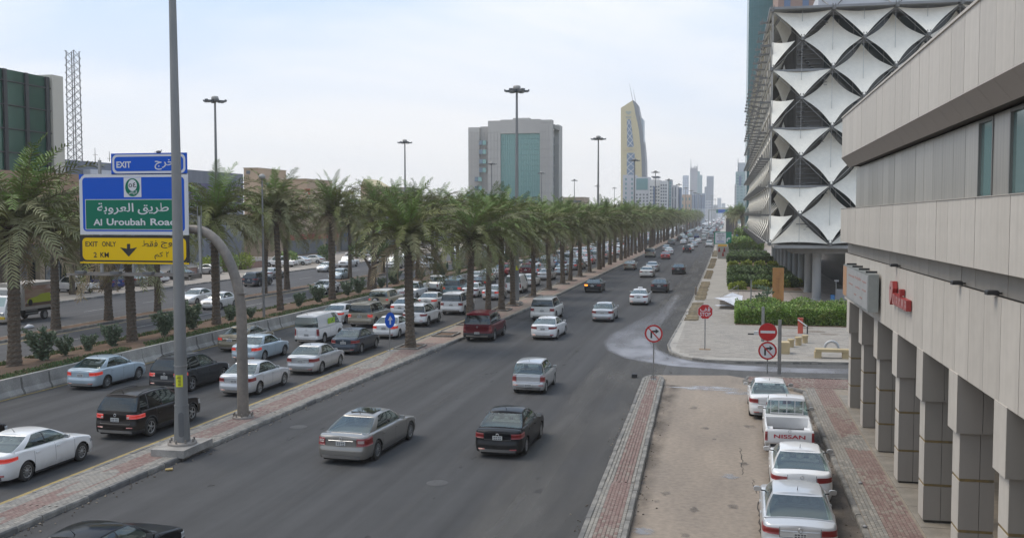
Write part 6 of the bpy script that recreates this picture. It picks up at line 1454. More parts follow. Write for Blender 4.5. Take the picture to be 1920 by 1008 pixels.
# litter
x, y = G(54.5, 615, .01); t = thing('plastic_bag', 'crumpled white plastic bag lying on the far carriageway near the truck', 'bag', (x, y, .01)); m_ = MB().lathe([(0, 0), (.28, .02), (.33, .1), (.2, .24), (.06, .3), (0, .3)], 12); m_.v = [(p[0]*(1+.5*mn_.noise(Vector(p)*7)), p[1]*(1+.5*mn_.noise(Vector(p)*6)), p[2]) for p in m_.v]; m_.build('bag', M_cv, t)
x, y = G(317, 882, 0); t = thing('crushed_cup', 'crushed yellow cup in the gutter of the near road', 'litter', (x, y, .012), .6); MB().tube((-.12, 0, .04), (.12, 0, .04), .035, .045, 8).build('cup', mat('cup_yellow', (.5, .36, .14), .6), t)
for i, (px, py) in enumerate(((1613, 906), (1622, 988))): x, y = G(px, py, .15); t = thing('paper_scrap', ['crumpled paper scrap on the arcade pavement', 'second paper scrap near the arcade kerb'][i], 'litter', (x, y, .155), i); m_ = MB().lathe([(0, 0), (.07, .01), (.06, .05), (0, .07)], 7); m_.build('scrap', mat('scrap_paper', (.32, .32, .33), .8), t)
# ---------------------------------------------------------------- vehicles
random.seed(99)
PAINT = {}
def paint(name, c, metal=.0, rough=.32):
    if name in PAINT: return PAINT[name]
    m = bpy.data.materials.new('paint_' + name); m.use_nodes = True; t = m.node_tree; b = t.nodes['Principled BSDF']
    b.inputs['Roughness'].default_value = rough; b.inputs['Metallic'].default_value = metal; b.inputs['Coat Weight'].default_value = .8 if sum(c) > .3 else .38; b.inputs['Specular IOR Level'].default_value = .5 if sum(c) > .3 else .05; b.inputs['Coat Roughness'].default_value = .06
    tc = t.nodes.new('ShaderNodeTexCoord'); sx = t.nodes.new('ShaderNodeSeparateXYZ'); t.links.new(tc.outputs['Object'], sx.inputs[0])
    n = t.nodes.new('ShaderNodeTexNoise'); n.inputs['Scale'].default_value = 3; n.inputs['Detail'].default_value = 5; t.links.new(tc.outputs['Object'], n.inputs['Vector'])
    # road dust clings to the lower flanks
    r = t.nodes.new('ShaderNodeMapRange'); r.inputs['From Min'].default_value = .75; r.inputs['From Max'].default_value = .15; t.links.new(sx.outputs['Z'], r.inputs['Value'])
    ml = t.nodes.new('ShaderNodeMath'); ml.operation = 'MULTIPLY'; t.links.new(r.outputs[0], ml.inputs[0]); t.links.new(n.outputs['Fac'], ml.inputs[1])
    mx = t.nodes.new('ShaderNodeMixRGB'); mx.inputs['Color1'].default_value = (*c, 1); mx.inputs['Color2'].default_value = (.22, .19, .155, 1)
    m2 = t.nodes.new('ShaderNodeMath'); m2.operation = 'MULTIPLY_ADD'; m2.inputs[1].default_value = .7 if sum(c) > .6 else .3; m2.inputs[2].default_value = .02 if sum(c) > .6 else .0; t.links.new(ml.outputs[0], m2.inputs[0])
    t.links.new(m2.outputs[0], mx.inputs['Fac']); t.links.new(mx.outputs[0], b.inputs['Base Color']); PAINT[name] = m; return m
for n_, c_, me_ in (('white', (.74, .74, .735), 0), ('pearl', (.68, .665, .62), 0), ('silver', (.50, .51, .52), .45), ('pale_silver', (.56, .575, .59), .35), ('grey', (.20, .205, .215), .5), ('bronze_grey', (.25, .24, .222), .5),
    ('black', (.010, .011, .013), 0), ('charcoal', (.030, .032, .036), .2), ('brown_black', (.020, .016, .014), .1), ('slate', (.060, .075, .095), .45), ('maroon', (.10, .006, .012), .2), ('red', (.32, .02, .02), 0),
    ('beige', (.30, .265, .20), .45), ('sand', (.42, .36, .25), .1), ('light_blue', (.42, .51, .57), .2), ('blue', (.06, .16, .28), .3), ('teal', (.13, .20, .22), .4), ('deep_blue', (.02, .04, .17), .2), ('green', (.30, .42, .36), .1), ('olive_beige', (.22, .19, .13), .5), ('taxi_yellow', (.55, .38, .03), 0)):
    paint(n_, c_, me_)
M_glr = glass_mat('rear_glass', (.66, .76, .74), .40); M_gls = glass_mat('side_glass', (.36, .42, .40), .34); M_glw = glass_mat('windscreen_glass', (.62, .70, .68), .42); M_gld = glass_mat('privacy_glass', (.05, .055, .06), .30)
M_int = mat('car_interior', (.09, .087, .08), .9); M_seat = mat('seat_cloth', (.52, .48, .41), .9); M_seatd = mat('seat_dark', (.12, .12, .12), .9)
M_tl = mat('tail_lamp', (.19, .008, .008), .4, coat=.4); M_tll = mat('tail_lamp_lit', (.34, .008, .006), .25, emit=(1, .07, .03), estr=.16, coat=1.0); M_tla = mat('indicator_lit', (.6, .22, .02), .25, emit=(1, .30, .03), estr=1.6, coat=1.0)
M_hlp = mat('head_lamp', (.42, .44, .45), .12, .3, coat=1.0); M_clr = mat('clear_lamp', (.34, .24, .22), .15, coat=1.0); M_chr = mat('chrome', (.50, .50, .50), .35, 1.0)
M_plt = mat('number_plate', (.52, .52, .50), .5); M_pltt = mat('number_plate_ink', (.08, .08, .09), .6)
M_rim = mat('alloy_rim', (.36, .365, .37), .38, .75); M_rimd = mat('rim_shadow', (.03, .03, .03), .7)
M_tyre = mat('tyre_rubber', (.022, .022, .022), .85, col2=(.05, .046, .04), scale=8)

WH = {}
def wheel_meshes(r, kind):
    if (r, kind) in WH: return WH[r, kind]
    w_ = .105; b = MB(); rr_ = r*.66
    b.lathe([(rr_-.03, -w_*.6), (rr_, -w_), (r-.035, -w_*1.02), (r-.008, -w_*.8), (r, -w_*.5), (r, w_*.5), (r-.008, w_*.8), (r-.035, w_*1.02), (rr_, w_), (rr_-.02, w_*.75)], 28, (0, 0, 0), 'x')
    ty = b.mesh('tyre', M_tyre); b = MB()
    b.lathe([(0, .035), (rr_-.02, .02), (rr_-.02, w_*.5)], 24, (0, 0, 0), 'x', 1); b.lathe([(rr_-.035, .085), (rr_-.01, w_*.95), (rr_+.006, w_*.9)], 28, (0, 0, 0), 'x', 0)
    b.lathe([(.062, .06), (.055, .095), (.0, .10)], 14, (0, 0, 0), 'x', 0)
    ns = {'five': 5, 'ten': 10, 'multi': 16, 'steel': 9}[kind]; hw_ = {'five': .034, 'ten': .020, 'multi': .011, 'steel': .030}[kind]
    for k in range(ns):
        a = 2*math.pi*k/ns; c, s = math.cos(a), math.sin(a)
        vs = []
        for rad, ww, xx in ((.04, hw_*1.2, .095), (rr_-.02, hw_*.8, .088)):
            for q, dx in ((-ww, 0), (ww, 0), (ww, -.03), (-ww, -.03)): vs.append((xx+dx, rad*c-q*s, rad*s+q*c))
        b.add(vs, [(0, 1, 5, 4), (1, 2, 6, 5), (3, 0, 4, 7)], 0)
    ri = b.mesh('rim', [M_rim, M_rimd]); WH[r, kind] = (ty, ri); return ty, ri

def se_cap(hw, cl, n, k=12):
    pts = []
    for i in range(k+1):
        t = (i/k)**.9*math.pi/2; pts.append((hw*math.sin(t)**(2/n), cl*(1-max(0, math.cos(t))**(2/n)) if i < k else cl))
    return pts
class Shell: pass
def build_car(nm, W, H, wb, ro, fo, r, deck, gh, rear, front, side_win, lamps, sill=.22, wheels='five', belt=.95, bed=None, rails=False, privacy=False, roofc=.045, two_tone=None,
              n_rear=4.5, n_front=3.0, clr=.5, clf=.75, seats=True, spare=False, seatm=None, rear_win=True, gh_n=5.0, plate_z=None, trim_h=.0, chrome_bar=None, step=False):
    hw = W/2; S = Shell(); Ra = r+.055
    clr = min(clr, ro-Ra-.03) if not bed else .05
    clf = min(clf, fo-Ra-.02)
    # --- outline, rear centre -> front centre
    rc = se_cap(hw, clr, n_rear if not bed else 9); fcp = se_cap(hw, clf, n_front)
    ys = sorted(set([-ro+clr+.001] + [y for y in np.arange(-ro+clr+.05, wb+fo-clf-.04, .085)] + [s for yw in (0, wb) for s in (yw-Ra, yw-Ra+.002, yw-Ra*.93, yw-Ra*.8, yw+Ra*.8, yw+Ra*.93, yw+Ra-.002, yw+Ra)]))
    ys = [y for y in ys if -ro+clr < y < wb+fo-clf]
    if bed: ys = sorted(set(ys + [-ro+.09, bed[0], bed[0]+.002, bed[0]-.05, bed[0]-.052]))
    out_ = [(x, -ro+y) for x, y in rc] + [(hw, y) for y in ys] + [(x, wb+fo-y) for x, y in reversed(fcp)]
    ymid = (wb+fo-ro)/2; yh = (wb+fo+ro)/2
    out_ = [(x*(1-.035*abs((y-ymid)/yh)**4), y) for x, y in out_]
    n = len(out_); nor = []
    for i in range(n):
        x0, y0 = out_[max(0, i-1)]; x1, y1 = out_[min(n-1, i+1)]; dx, dy = x1-x0, y1-y0; l = math.hypot(dx, dy) or 1; nx, ny = dy/l, -dx/l
        if i == 0: nx, ny = 0, -1
        if i == n-1: nx, ny = 0, 1
        nor.append((nx, ny))
    dk = sorted(deck)
    def deckz(y): return float(np.interp(y, [p[0] for p in dk], [p[1] for p in dk]))
    rp = rear; fp_ = front
    sp_ = [(.2, .055), (.34, .012), (.5, 0), (.68, .004), (.82, .018), (1.0, .03), (1.3, .05)]
    def inset(nx, ny, z, v):
        s = float(np.interp(z, [p[0] for p in sp_], [p[1] for p in sp_])) + .055*max(0, (v-.86)/.14)**2
        e = float(np.interp(z, [p[0] for p in (rp if ny < 0 else fp_)], [p[1] for p in (rp if ny < 0 else fp_)])) + .035*max(0, (v-.9)/.1)**2
        return s*nx*nx + e*ny*ny
    def zbot(x, y, ny):
        z = sill
        for yw in (0, wb):
            d = abs(y-yw)
            if d < Ra-.001 and abs(ny) < .7: z = max(z, r + math.sqrt(max(0, Ra*Ra-d*d))*.98)
        return z
    NV = 12; rows = []
    for i, (x, y) in enumerate(out_):
        zb_, zt_ = zbot(x, y, nor[i][1]), deckz(y); row = []
        for k in range(NV+1):
            v = k/NV; z = zb_+(zt_-zb_)*v; q = inset(*nor[i], z, v); row.append((max(0, x-nor[i][0]*q) if i else 0, y-nor[i][1]*q, z))
        rows.append(row)
    b = MB()
    for sg_ in (1, -1):
        vs = [(p[0]*sg_, p[1], p[2]) for row in rows for p in row]
        for band in range(NV):
            fs = [(i*(NV+1)+band, (i+1)*(NV+1)+band, (i+1)*(NV+1)+band+1, i*(NV+1)+band+1) for i in range(n-1)]
            if sg_ < 0: fs = [f[::-1] for f in fs]
            mis = 0
            zc = rows[n//2][band][2]
            b.add(vs, fs, 1 if (trim_h and rows[4][band+1][2] < trim_h) else 0, True)
            b.v = b.v  # shared rows duplicated per band keep material borders crisp
    # merge duplicates is unnecessary: normals are recomputed from faces below
    # --- deck (bonnet, boot lid); the part under the cabin is the interior floor
    (gbr, gbf, grr, grf, wbase, wroof) = gh
    tt = [1, .97, .92, .84, .55, .25, 0]; V = []; cols = len(tt)*2-1
    tfull = tt + [-t for t in reversed(tt[:-1])]
    for i, row in enumerate(rows):
        xr_, yr_, zr_ = row[-1]
        for t in tfull:
            cr = .035*(1-abs(t)**2.5) if not bed else .02*(1-abs(t)**2)
            z = zr_+cr; y = yr_ 
            if bed and -ro+.085 < yr_ < bed[0]-.001 and abs(t) <= .92: z = bed[1]
            if bed and yr_ < bed[0]-.051 and abs(t) > .92: z = zr_
            V.append((xr_*t, y, z))
    o = len(b.v); b.v += V
    for i in range(n-1):
        for k in range(len(tfull)-1):
            y = (rows[i][-1][1]+rows[i+1][-1][1])/2; inn = gbr+.12 < y < gbf-.12 and abs(tfull[k]+tfull[k+1])/2 < .84
            mi = 2 if inn else 0
            if bed and y < bed[0]: mi = 0
            b.f.append((o+i*cols+k, o+(i+1)*cols+k, o+(i+1)*cols+k+1, o+i*cols+k+1)); b.m.append(mi); b.sm.append(True)
    # --- greenhouse
    GV = [0, .07, .2, .38, .56, .74, .88, .94, 1.0]
    capn = 7
    cap = [(math.sin((i/capn)**.85*math.pi/2)**(2/gh_n), 1-max(0, math.cos((i/capn)**.85*math.pi/2))**(2/gh_n)) for i in range(capn+1)]
    ca_r, ca_f = .10, .15
    sides = [s for w_ in side_win for s in w_]
    amid = sorted(set([round(a, 4) for a in list(np.linspace(-.88, .84, 9)) + sides]))
    amid = [a for a in amid if -1+ca_r+.005 < a < 1-ca_f-.005]
    on = [(bx, -1+ca_r*q) for bx, q in cap] + [(1.0, a) for a in amid] + [(bx, 1-ca_f*q) for bx, q in reversed(cap)]
    m_ = len(on)
    def gpt(bx, a, g):
        yr_ = gbr+(grr-gbr)*g - .02*math.sin(math.pi*g); yf_ = gbf+(grf-gbf)*g + .045*math.sin(math.pi*g)
        y = yr_+(yf_-yr_)*(a+1)/2; w_ = wbase+(wroof-wbase)*g**1.25 + .02*math.sin(math.pi*g); x = bx*w_*(1-.05*max(0, a)**3)
        ztop = H-.035-.07*((y-(grr+grf)/2)/max(.3, (grf-grr)/2))**2*.6 if grr-.2 < y < grf+.2 else H-.08
        z0 = deckz(y)-.015; return (x, y, z0+(ztop-z0)*g)
    def ztop_at(y): return H-.035-.042*min(1, ((y-(grr+grf)/2)/max(.3, (grf-grr)/2))**2)
    def gp(i, k):
        bx, a = on[i]; g = GV[k]; yr_ = gbr+(grr-gbr)*g - .02*math.sin(math.pi*g); yf_ = gbf+(grf-gbf)*g + .045*math.sin(math.pi*g)
        y = yr_+(yf_-yr_)*(a+1)/2; w_ = wbase+(wroof-wbase)*g**1.25 + .02*math.sin(math.pi*g); x = bx*w_*(1-.05*max(0, a)**3)
        yt = grr+(grf-grr)*(a+1)/2; z0 = deckz(min(max(y, gbr), gbf))-.012; return (x, y, z0+(ztop_at(yt)-z0)*g)
    wins = {}; blackm = 1
    def region(i, k):
        """which pane (or None) the face i..i+1, k..k+1 belongs to"""
        if k < 1 or k > 6: return None
        if i < capn-1 and rear_win: return 'rear_window' if k <= (6 if H < 1.6 else 5) else None
        if i >= m_-capn: return 'windshield'
        a = (on[i][1]+on[i+1][1])/2
        if k < 1 or k > 6: return None
        if capn < i+1 and i < m_-capn-1:
            for q, w_ in enumerate(side_win):
                if w_[0] <= a <= w_[1]: return 'side_window%d' % q
            if side_win and side_win[0][0] < a < side_win[-1][1]: return 'black'
        return None
    for sg_ in (1, -1):
        o = len(b.v); b.v += [(gp(i, k)[0]*sg_, gp(i, k)[1], gp(i, k)[2]) for i in range(m_) for k in range(len(GV))]; G_ = len(GV)
        for i in range(m_-1):
            for k in range(G_-1):
                rg = region(i, k); f = (i*G_+k, (i+1)*G_+k, (i+1)*G_+k+1, i*G_+k+1)
                if rg is None or rg == 'black': b.f.append(tuple(q+o for q in (f if sg_ > 0 else f[::-1]))); b.m.append(1 if rg == 'black' else 0); b.sm.append(True)
                else: wins.setdefault((rg, sg_ if rg.startswith('side') else 0), []).append((i, k, sg_))
    # roof
    V = []; rt = [1, .97, .9, .7, .4, 0]; rf_ = rt + [-t for t in reversed(rt[:-1])]
    for i in range(m_):
        x, y, z = gp(i, len(GV)-1)
        for t in rf_: V.append((x*t, y, z+roofc*(1-abs(t)**2.2)*min(1, x/(wroof*.6))))
    o = len(b.v); b.v += V; cR = len(rf_)
    for i in range(m_-1):
        for k in range(cR-1): b.f.append((o+i*cR+k, o+(i+1)*cR+k, o+(i+1)*cR+k+1, o+i*cR+k+1)); b.m.append(0 if two_tone is None else 4); b.sm.append(True)
    if rails:
        for s_ in (1, -1):
            pr = [(s_*wroof*.93, grr+.15+(grf-grr-.3)*q/6, ztop_at(grr+.15+(grf-grr-.3)*q/6)+(.055 if 0 < q < 6 else .0)) for q in range(7)]; b.path(pr, .018, 6, 1)
    # shark fin / aerial
    b.path([(0, grr+.16, ztop_at(grr+.2)+roofc-.01), (0, grr+.02, ztop_at(grr)+roofc+.16)], [.012, .004], 5, 1)
    body = b.mesh('body', [paint('white', (0, 0, 0)), M_dark, M_int, M_chr, two_tone or M_dark])
    # weld doubled vertices so the surface shades smoothly
    import bmesh
    bm = bmesh.new(); bm.from_mesh(body); bmesh.ops.remove_doubles(bm, verts=bm.verts, dist=.0006); bmesh.ops.recalc_face_normals(bm, faces=bm.faces); bm.to_mesh(body); bm.free()
    P = [('body', body, (0, 0, 0), 0, None)]
    for (rg, sg_), fl in wins.items():
        w = MB(); idx = {}
        for i, k, s2 in fl:
            f = []
            for (ii, kk) in ((i, k), (i+1, k), (i+1, k+1), (i, k+1)):
                if (ii, kk, s2) not in idx: p = gp(ii, kk); idx[ii, kk, s2] = len(w.v); w.v.append((p[0]*s2, p[1], p[2]))
                f.append(idx[ii, kk, s2])
            w.f.append(tuple(f if s2 > 0 else f[::-1])); w.m.append(0); w.sm.append(True)
        name = 'side_window' if rg.startswith('side') else rg
        gm = (M_gld if privacy else M_glr) if rg == 'rear_window' else M_glw if rg == 'windshield' else (M_gld if privacy and rg != 'side_window%d' % (len(side_win)-1) else M_gls)
        me = w.mesh(name, gm); P.append((name, me, (0, 0, 0), 0, None))
    # --- surface patches
    def at(mode, val):
        if mode == 'rx':   # on the rear cap by |x|
            for i in range(len(rc)):
                if out_[i+1][0] >= val or i == len(rc)-1: t = (val-out_[i][0])/max(1e-6, out_[i+1][0]-out_[i][0]); return i+min(1, max(0, t))
        if mode == 'y':
            for i in range(len(rc)-1, n-len(fcp)+1):
                if out_[i+1][1] >= val: t = (val-out_[i][1])/max(1e-6, out_[i+1][1]-out_[i][1]); return i+min(1, max(0, t))
            return n-len(fcp)
        if mode == 'fx':
            for i in range(n-1, n-len(fcp)-1, -1):
                if out_[i-1][0] >= val: t = (val-out_[i][0])/max(1e-6, out_[i-1][0]-out_[i][0]); return i-min(1, max(0, t))
            return n-len(fcp)
        if mode == 'i': return val
    def surf(u, z, off):
        i = int(min(n-2, max(0, math.floor(u)))); t = u-i; x = out_[i][0]*(1-t)+out_[i+1][0]*t; y = out_[i][1]*(1-t)+out_[i+1][1]*t
        nx = nor[i][0]*(1-t)+nor[i+1][0]*t; ny = nor[i][1]*(1-t)+nor[i+1][1]*t; l = math.hypot(nx, ny) or 1; nx, ny = nx/l, ny/l
        zb_, zt_ = sill, deckz(y); v = (z-zb_)/max(.05, zt_-zb_); q = inset(nx, ny, z, min(1, max(0, v)))-off; return (max(0, x-nx*q), y-ny*q, z)
    def patch(name, u0, u1, z0, z1, off, m, sg_, nu=6, nz=3, slant=0.0, b=None, mi=0):
        own = b is None; b = b or MB(); V = []
        for i in range(nu+1):
            u = u0+(u1-u0)*i/nu
            for k in range(nz+1):
                q = i/nu; z = z0+(z1-z0)*k/nz + slant*q*(1-k/nz); p = surf(u, z, off); V.append((p[0]*sg_, p[1], p[2]))
        o = len(V)
        for i in range(nu+1):
            u = u0+(u1-u0)*i/nu
            for k in (0, nz): z = z0+(z1-z0)*k/nz + slant*(i/nu)*(1-k/nz); p = surf(u, z, -.02); V.append((p[0]*sg_, p[1], p[2]))
        fs = [(i*(nz+1)+k, (i+1)*(nz+1)+k, (i+1)*(nz+1)+k+1, i*(nz+1)+k+1) for i in range(nu) for k in range(nz)]
        fs += [(i*(nz+1), (i+1)*(nz+1), o+(i+1)*2, o+i*2) for i in range(nu)] + [(i*(nz+1)+nz, (i+1)*(nz+1)+nz, o+(i+1)*2+1, o+i*2+1) for i in range(nu)]
        b.add(V, fs, mi, True)
        return b.mesh(name, m) if own else b
    def both(name, u0, u1, z0, z1, off, m, **k):
        b = MB(); patch('', u0, u1, z0, z1, off, None, 1, b=b, **k); patch('', u0, u1, z0, z1, off, None, -1, b=b, **k); return b.mesh(name, m)
    lr = lamps['rear']   # x0, mode, end, z0, z1, slant
    for sg_ in (1, -1):
        P.append(('tail_light', patch('tail_light', at('rx', lr[0]), at('y', -ro+lr[1]) if lr[1] > clr else at('rx', hw*.985), lr[2], lr[3], .008, [M_tl], sg_, slant=lr[4], nu=9), (0, 0, 0), 0, 'tail'))
        if lamps.get('clear'): c = lamps['clear']; P.append(('reverse_light', patch('reverse_light', at('rx', c[0]), at('rx', c[1]), c[2], c[3], .012, [M_clr], sg_), (0, 0, 0), 0, None))
        if lamps.get('refl'): c = lamps['refl']; P.append(('reflector', patch('reflector', at('rx', c[0]), at('rx', c[1]), c[2], c[3], .006, [M_tl], sg_, nu=3, nz=1), (0, 0, 0), 0, None))
        lf = lamps['front']; P.append(('headlight', patch('headlight', at('fx', lf[0]), at('fx', hw*.985), lf[1], lf[2], .008, [M_hlp], sg_, nu=7), (0, 0, 0), 0, None))
    # dark seams of doors and boot
    b = MB(); dz = belt
    for yy in lamps.get('doors', ()):
        for sg_ in (1, -1): patch('', at('y', yy), at('y', yy+.012), .30, deckz(yy)-.02, .002, None, sg_, nu=1, nz=8, b=b)
    lid = lamps.get('lid')
    if lid:
        for sg_ in (1, -1):
            patch('', at('rx', lid[0]), at('rx', lid[0]+.012), lid[1], lid[2], .002, None, sg_, nu=1, nz=5, b=b); patch('', 0, at('rx', lid[0]), lid[1], lid[1]+.012, .002, None, sg_, nu=6, nz=1, b=b)
    if b.v: P.append(('panel_seams', b.mesh('panel_seams', M_dark), (0, 0, 0), 0, None))
    b = MB()
    for yy in lamps.get('handles', ()):
        for sg_ in (1, -1): p = surf(at('y', yy), belt-.12, .015); b.box(sg_*p[0]-.012, sg_*p[0]+.012, yy-.09, yy+.09, belt-.14, belt-.11)
    if b.v: P.append(('door_handles', b.mesh('door_handles', paint('white', (0, 0, 0)) if lamps.get('hpaint', 1) else M_chr), (0, 0, 0), 0, 'paint'))
    # plates
    pz = plate_z or .62
    P.append(('number_plate', None, None, None, None)); P.pop()
    p = surf(0, pz, .012); b = MB(); b.box(-.17, .17, p[1]-.012, p[1]+.02, pz-.07, pz+.07, 0)
    for k, (xa_, w_) in enumerate(((-.13, .05), (-.06, .05), (.02, .04), (.08, .05))): b.box(xa_, xa_+w_, p[1]-.015, p[1]-.012, pz+.01, pz+.045, 1); b.box(xa_, xa_+w_, p[1]-.015, p[1]-.012, pz-.05, pz-.015, 1)
    P.append(('number_plate', b.mesh('number_plate', [M_plt, M_pltt]), (0, 0, 0), 0, None))
    if chrome_bar:
        cb_ = chrome_bar; P.append(('chrome_strip', both('chrome_strip', 0, at('rx', cb_[0]), cb_[1], cb_[1]+.016, .010, [M_chr], nu=6, nz=1), (0, 0, 0), 0, None))
    ez = lamps.get('emblem_z', .86); p = surf(0, ez, .010); b = MB(); b.lathe([(.036, 0), (.05, -.012), (.058, 0)], 18, (0, p[1], ez), 'y'); P.append(('emblem', b.mesh('emblem', M_chr), (0, 0, 0), 0, None))
    # grille and lower intake
    g0 = lamps.get('grille', (.42, .58, .70)); P.append(('grille', both('grille', n-1, at('fx', g0[0]), g0[1], g0[2], .006, [M_dark], nu=6, nz=2), (0, 0, 0), 0, None))
    P.append(('front_intake', both('front_intake', n-1, at('fx', hw*.62), .28, .40, .004, [M_dark], nu=6, nz=1), (0, 0, 0), 0, None))
    P.append(('bumper_skirt', both('bumper_skirt', 0, at('rx', hw*.75), sill+.01, sill+.12, .006, [M_dark], nu=8, nz=1), (0, 0, 0), 0, None))
    # mirrors
    for sg_ in (1, -1):
        yb_ = gbf-(.62 if H < 1.7 else .55) + lamps.get('mir', 0); zb_ = deckz(min(yb_, gbf))+.10; b = MB(); x0 = sg_*(wbase+.01)
        b.tube((x0-sg_*.04, yb_, zb_-.04), (x0+sg_*.10, yb_, zb_-.02), .02, n=6, mi=1)
        vs = []; cx0 = x0+sg_*.17
        for yy, s_ in ((-.05, .92), (-.02, 1.0), (.05, .8), (.09, .35)):
            for k in range(10): t = 2*math.pi*k/10; vs.append((cx0+math.copysign(abs(math.cos(t))**.6, math.cos(t))*.105*s_, yb_+yy, zb_+.02+math.copysign(abs(math.sin(t))**.6, math.sin(t))*.07*s_))
        b.add(vs, [(j*10+i, j*10+(i+1) % 10, (j+1)*10+(i+1) % 10, (j+1)*10+i) for j in range(3) for i in range(10)] + [tuple(range(30, 40))], 0, True); b.add(vs[:10], [tuple(range(10))[::-1]], 2)
        P.append(('wing_mirror', b.mesh('wing_mirror', [paint('white', (0, 0, 0)), M_dark, M_chr]), (0, 0, 0), 0, 'paint'))
    # underbody
    b = MB(); b.box(-hw+.26, hw-.26, -ro+.14, wb+fo-.2, sill-.07, .42); b.box(-hw+.06, hw-.06, Ra+.02, wb-Ra-.02, sill-.07, .40); b.box(-hw+.30, hw-.30, -ro+.15, wb+fo-.3, .40, .60)
    P.append(('underbody', b.mesh('underbody', M_black), (0, 0, 0), 0, None))
    if seats:
        sm1 = seatm or M_seat
        def seat_block(xc, yb_, w_, hs, name):
            b = MB(); zf = deckz((gbr+gbf)/2)+.0
            for k in range(hs): hx = xc + (k-(hs-1)/2)*(w_/hs)*1.0; b.path([(hx, yb_, zf+.12), (hx, yb_, zf+.15), (hx, yb_-.01, zf+.23), (hx, yb_-.01, zf+.265)], [.08, .115, .11, .05], 10)
            b.box(xc-w_/2, xc+w_/2, yb_-.06, yb_+.08, zf-.1, zf+.12, 0, .04); return b.mesh(name, sm1)
        yrs = (grr+.22 if H < 1.6 else gbr+.9) if not bed else gbr+.40; 
        if not bed or bed[2]: P.append(('rear_seat', seat_block(0, yrs, W*.62, 3, 'rear_seat'), (0, 0, 0), 0, None))
        for xc in (-.36, .36): P.append(('front_seat', seat_block(xc, min(gbf-1.15, yrs+.95) if (not bed or bed[2]) else gbf-1.05, .46, 1, 'front_seat'), (0, 0, 0), 0, None))
        b = MB(); b.box(-wbase+.14, wbase-.14, gbf-.62, gbf-.3, deckz(gbf)-.05, deckz(gbf)+.03); P.append(('dashboard', b.mesh('dashboard', M_int), (0, 0, 0), 0, None))
    if spare: b = MB(); b.lathe([(0, .10), (.20, .12), (.30, .10), (.34, .02), (.34, -.10), (0, -.10)], 24, (-.18 if spare == 1 else 0, -ro-.12, .86), 'y'); b.v = [(p[0], 2*(-ro-.12)-p[1], p[2]) for p in b.v]; b.lathe([(.13, -.125), (.20, -.13), (.21, -.12)], 20, (-.18, -ro-.12, .86), 'y', 1); b.lathe([(0, -.128), (.20, -.122)], 20, (-.18, -ro-.12, .86), 'y', 1); P.append(('spare_wheel', b.mesh('spare_wheel', [M_black, M_plt]), (0, 0, 0), 0, None))
    if step: b = MB(); b.tube((-hw*.8, -ro-.03, .42), (hw*.8, -ro-.03, .42), .05, n=8).box(-hw*.55, hw*.55, -ro-.10, -ro, .38, .41); P.append(('rear_step', b.mesh('rear_step', M_steel), (0, 0, 0), 0, None))
    ty, ri = wheel_meshes(r, wheels)
    S.parts = P; S.W = W; S.wb = wb; S.r = r; S.tyre = ty; S.rim = ri; S.hw = hw; S.ro = ro; S.fo = fo; S.name = nm; S.H = H; S.deckz = deckz
    S.wheels = [(sg_*(hw-.125), yw) for yw in (0, wb) for sg_ in (1, -1)]
    return S
def join_shell(S, lit):
    """one mesh with all parts for cars too far off to show them"""
    mats_ = []; V = []; Fc = []; MI = []; SM = []
    def add(me, mtx, flip=False):
        mp_ = []
        for m in me.materials:
            if m not in mats_: mats_.append(m)
            mp_.append(mats_.index(m))
        o = len(V); V.extend([tuple(mtx @ v.co) for v in me.vertices])
        for p in me.polygons: Fc.append(tuple(i+o for i in p.vertices)); MI.append(mp_[p.material_index] if mp_ else 0); SM.append(p.use_smooth)
    mats_.append(PAINT['white'])
    for name, me, loc, rz, tagk in S.parts:
        if name in ('front_seat', 'rear_seat', 'door_handles', 'panel_seams', 'dashboard', 'emblem'): continue
        if tagk == 'tail' and lit: me = me.copy(); me.materials[0] = M_tll
        add(me, Matrix.Identity(4))
    for x, y in S.wheels:
        m = Matrix.Translation((x, y, S.r)) @ (Matrix.Identity(4) if x > 0 else Matrix.Rotation(math.pi, 4, 'Z')); add(S.tyre, m); add(S.rim, m)
    me = bpy.data.meshes.new(S.name); me.from_pydata(V, [], Fc)
    for m in mats_: me.materials.append(m)
    me.polygons.foreach_set('material_index', MI); me.polygons.foreach_set('use_smooth', SM); me.update(); return me
FARM = {}
def put(S, name, x, y, colour, label, cat='car', rz=0.0, lit=0, group=None, far=False, extra=None, zoff=.0):
    """x, y: ground point under the centre of the rear axle"""
    if far:
        key = (S.name, bool(lit))
        if key not in FARM: FARM[key] = join_shell(S, lit)
        o = link(name, FARM[key], None, (x, y, zoff), rz, label, cat, group)
        o.material_slots[0].link = 'OBJECT'; o.material_slots[0].material = PAINT[colour]; return o
    t = thing(name, label, cat, (x, y, zoff), rz, group)
    for pn, me, loc, r_, tagk in S.parts:
        o = link(pn, me, t)
        if pn in ('body', 'wing_mirror', 'door_handles') or tagk == 'paint': o.material_slots[0].link = 'OBJECT'; o.material_slots[0].material = PAINT[colour]
        if tagk == 'tail' and lit:
            o.material_slots[0].link = 'OBJECT'; o.material_slots[0].material = M_tll if lit != 2 else (M_tla if me.vertices[0].co.x < 0 else M_tl)
            if lit != 2: o['label'] = 'lit red tail light'
    for wx, wy in S.wheels:
        w_ = link('wheel', S.tyre, t, (wx, wy, S.r), 0 if wx > 0 else math.pi); link('rim', S.rim, w_)
    if extra: extra(t)
    return t
def tyre_at(S, px, py, which='rr', out_=False):
    """ground point of the outer edge of a right hand tyre -> rear axle centre"""
    x, y = G(px, py)
    x -= S.hw-.02
    if not out_: return (x, y if which == 'rr' else y-S.wb)
    return (x, y if which == 'rr' else y+S.wb)

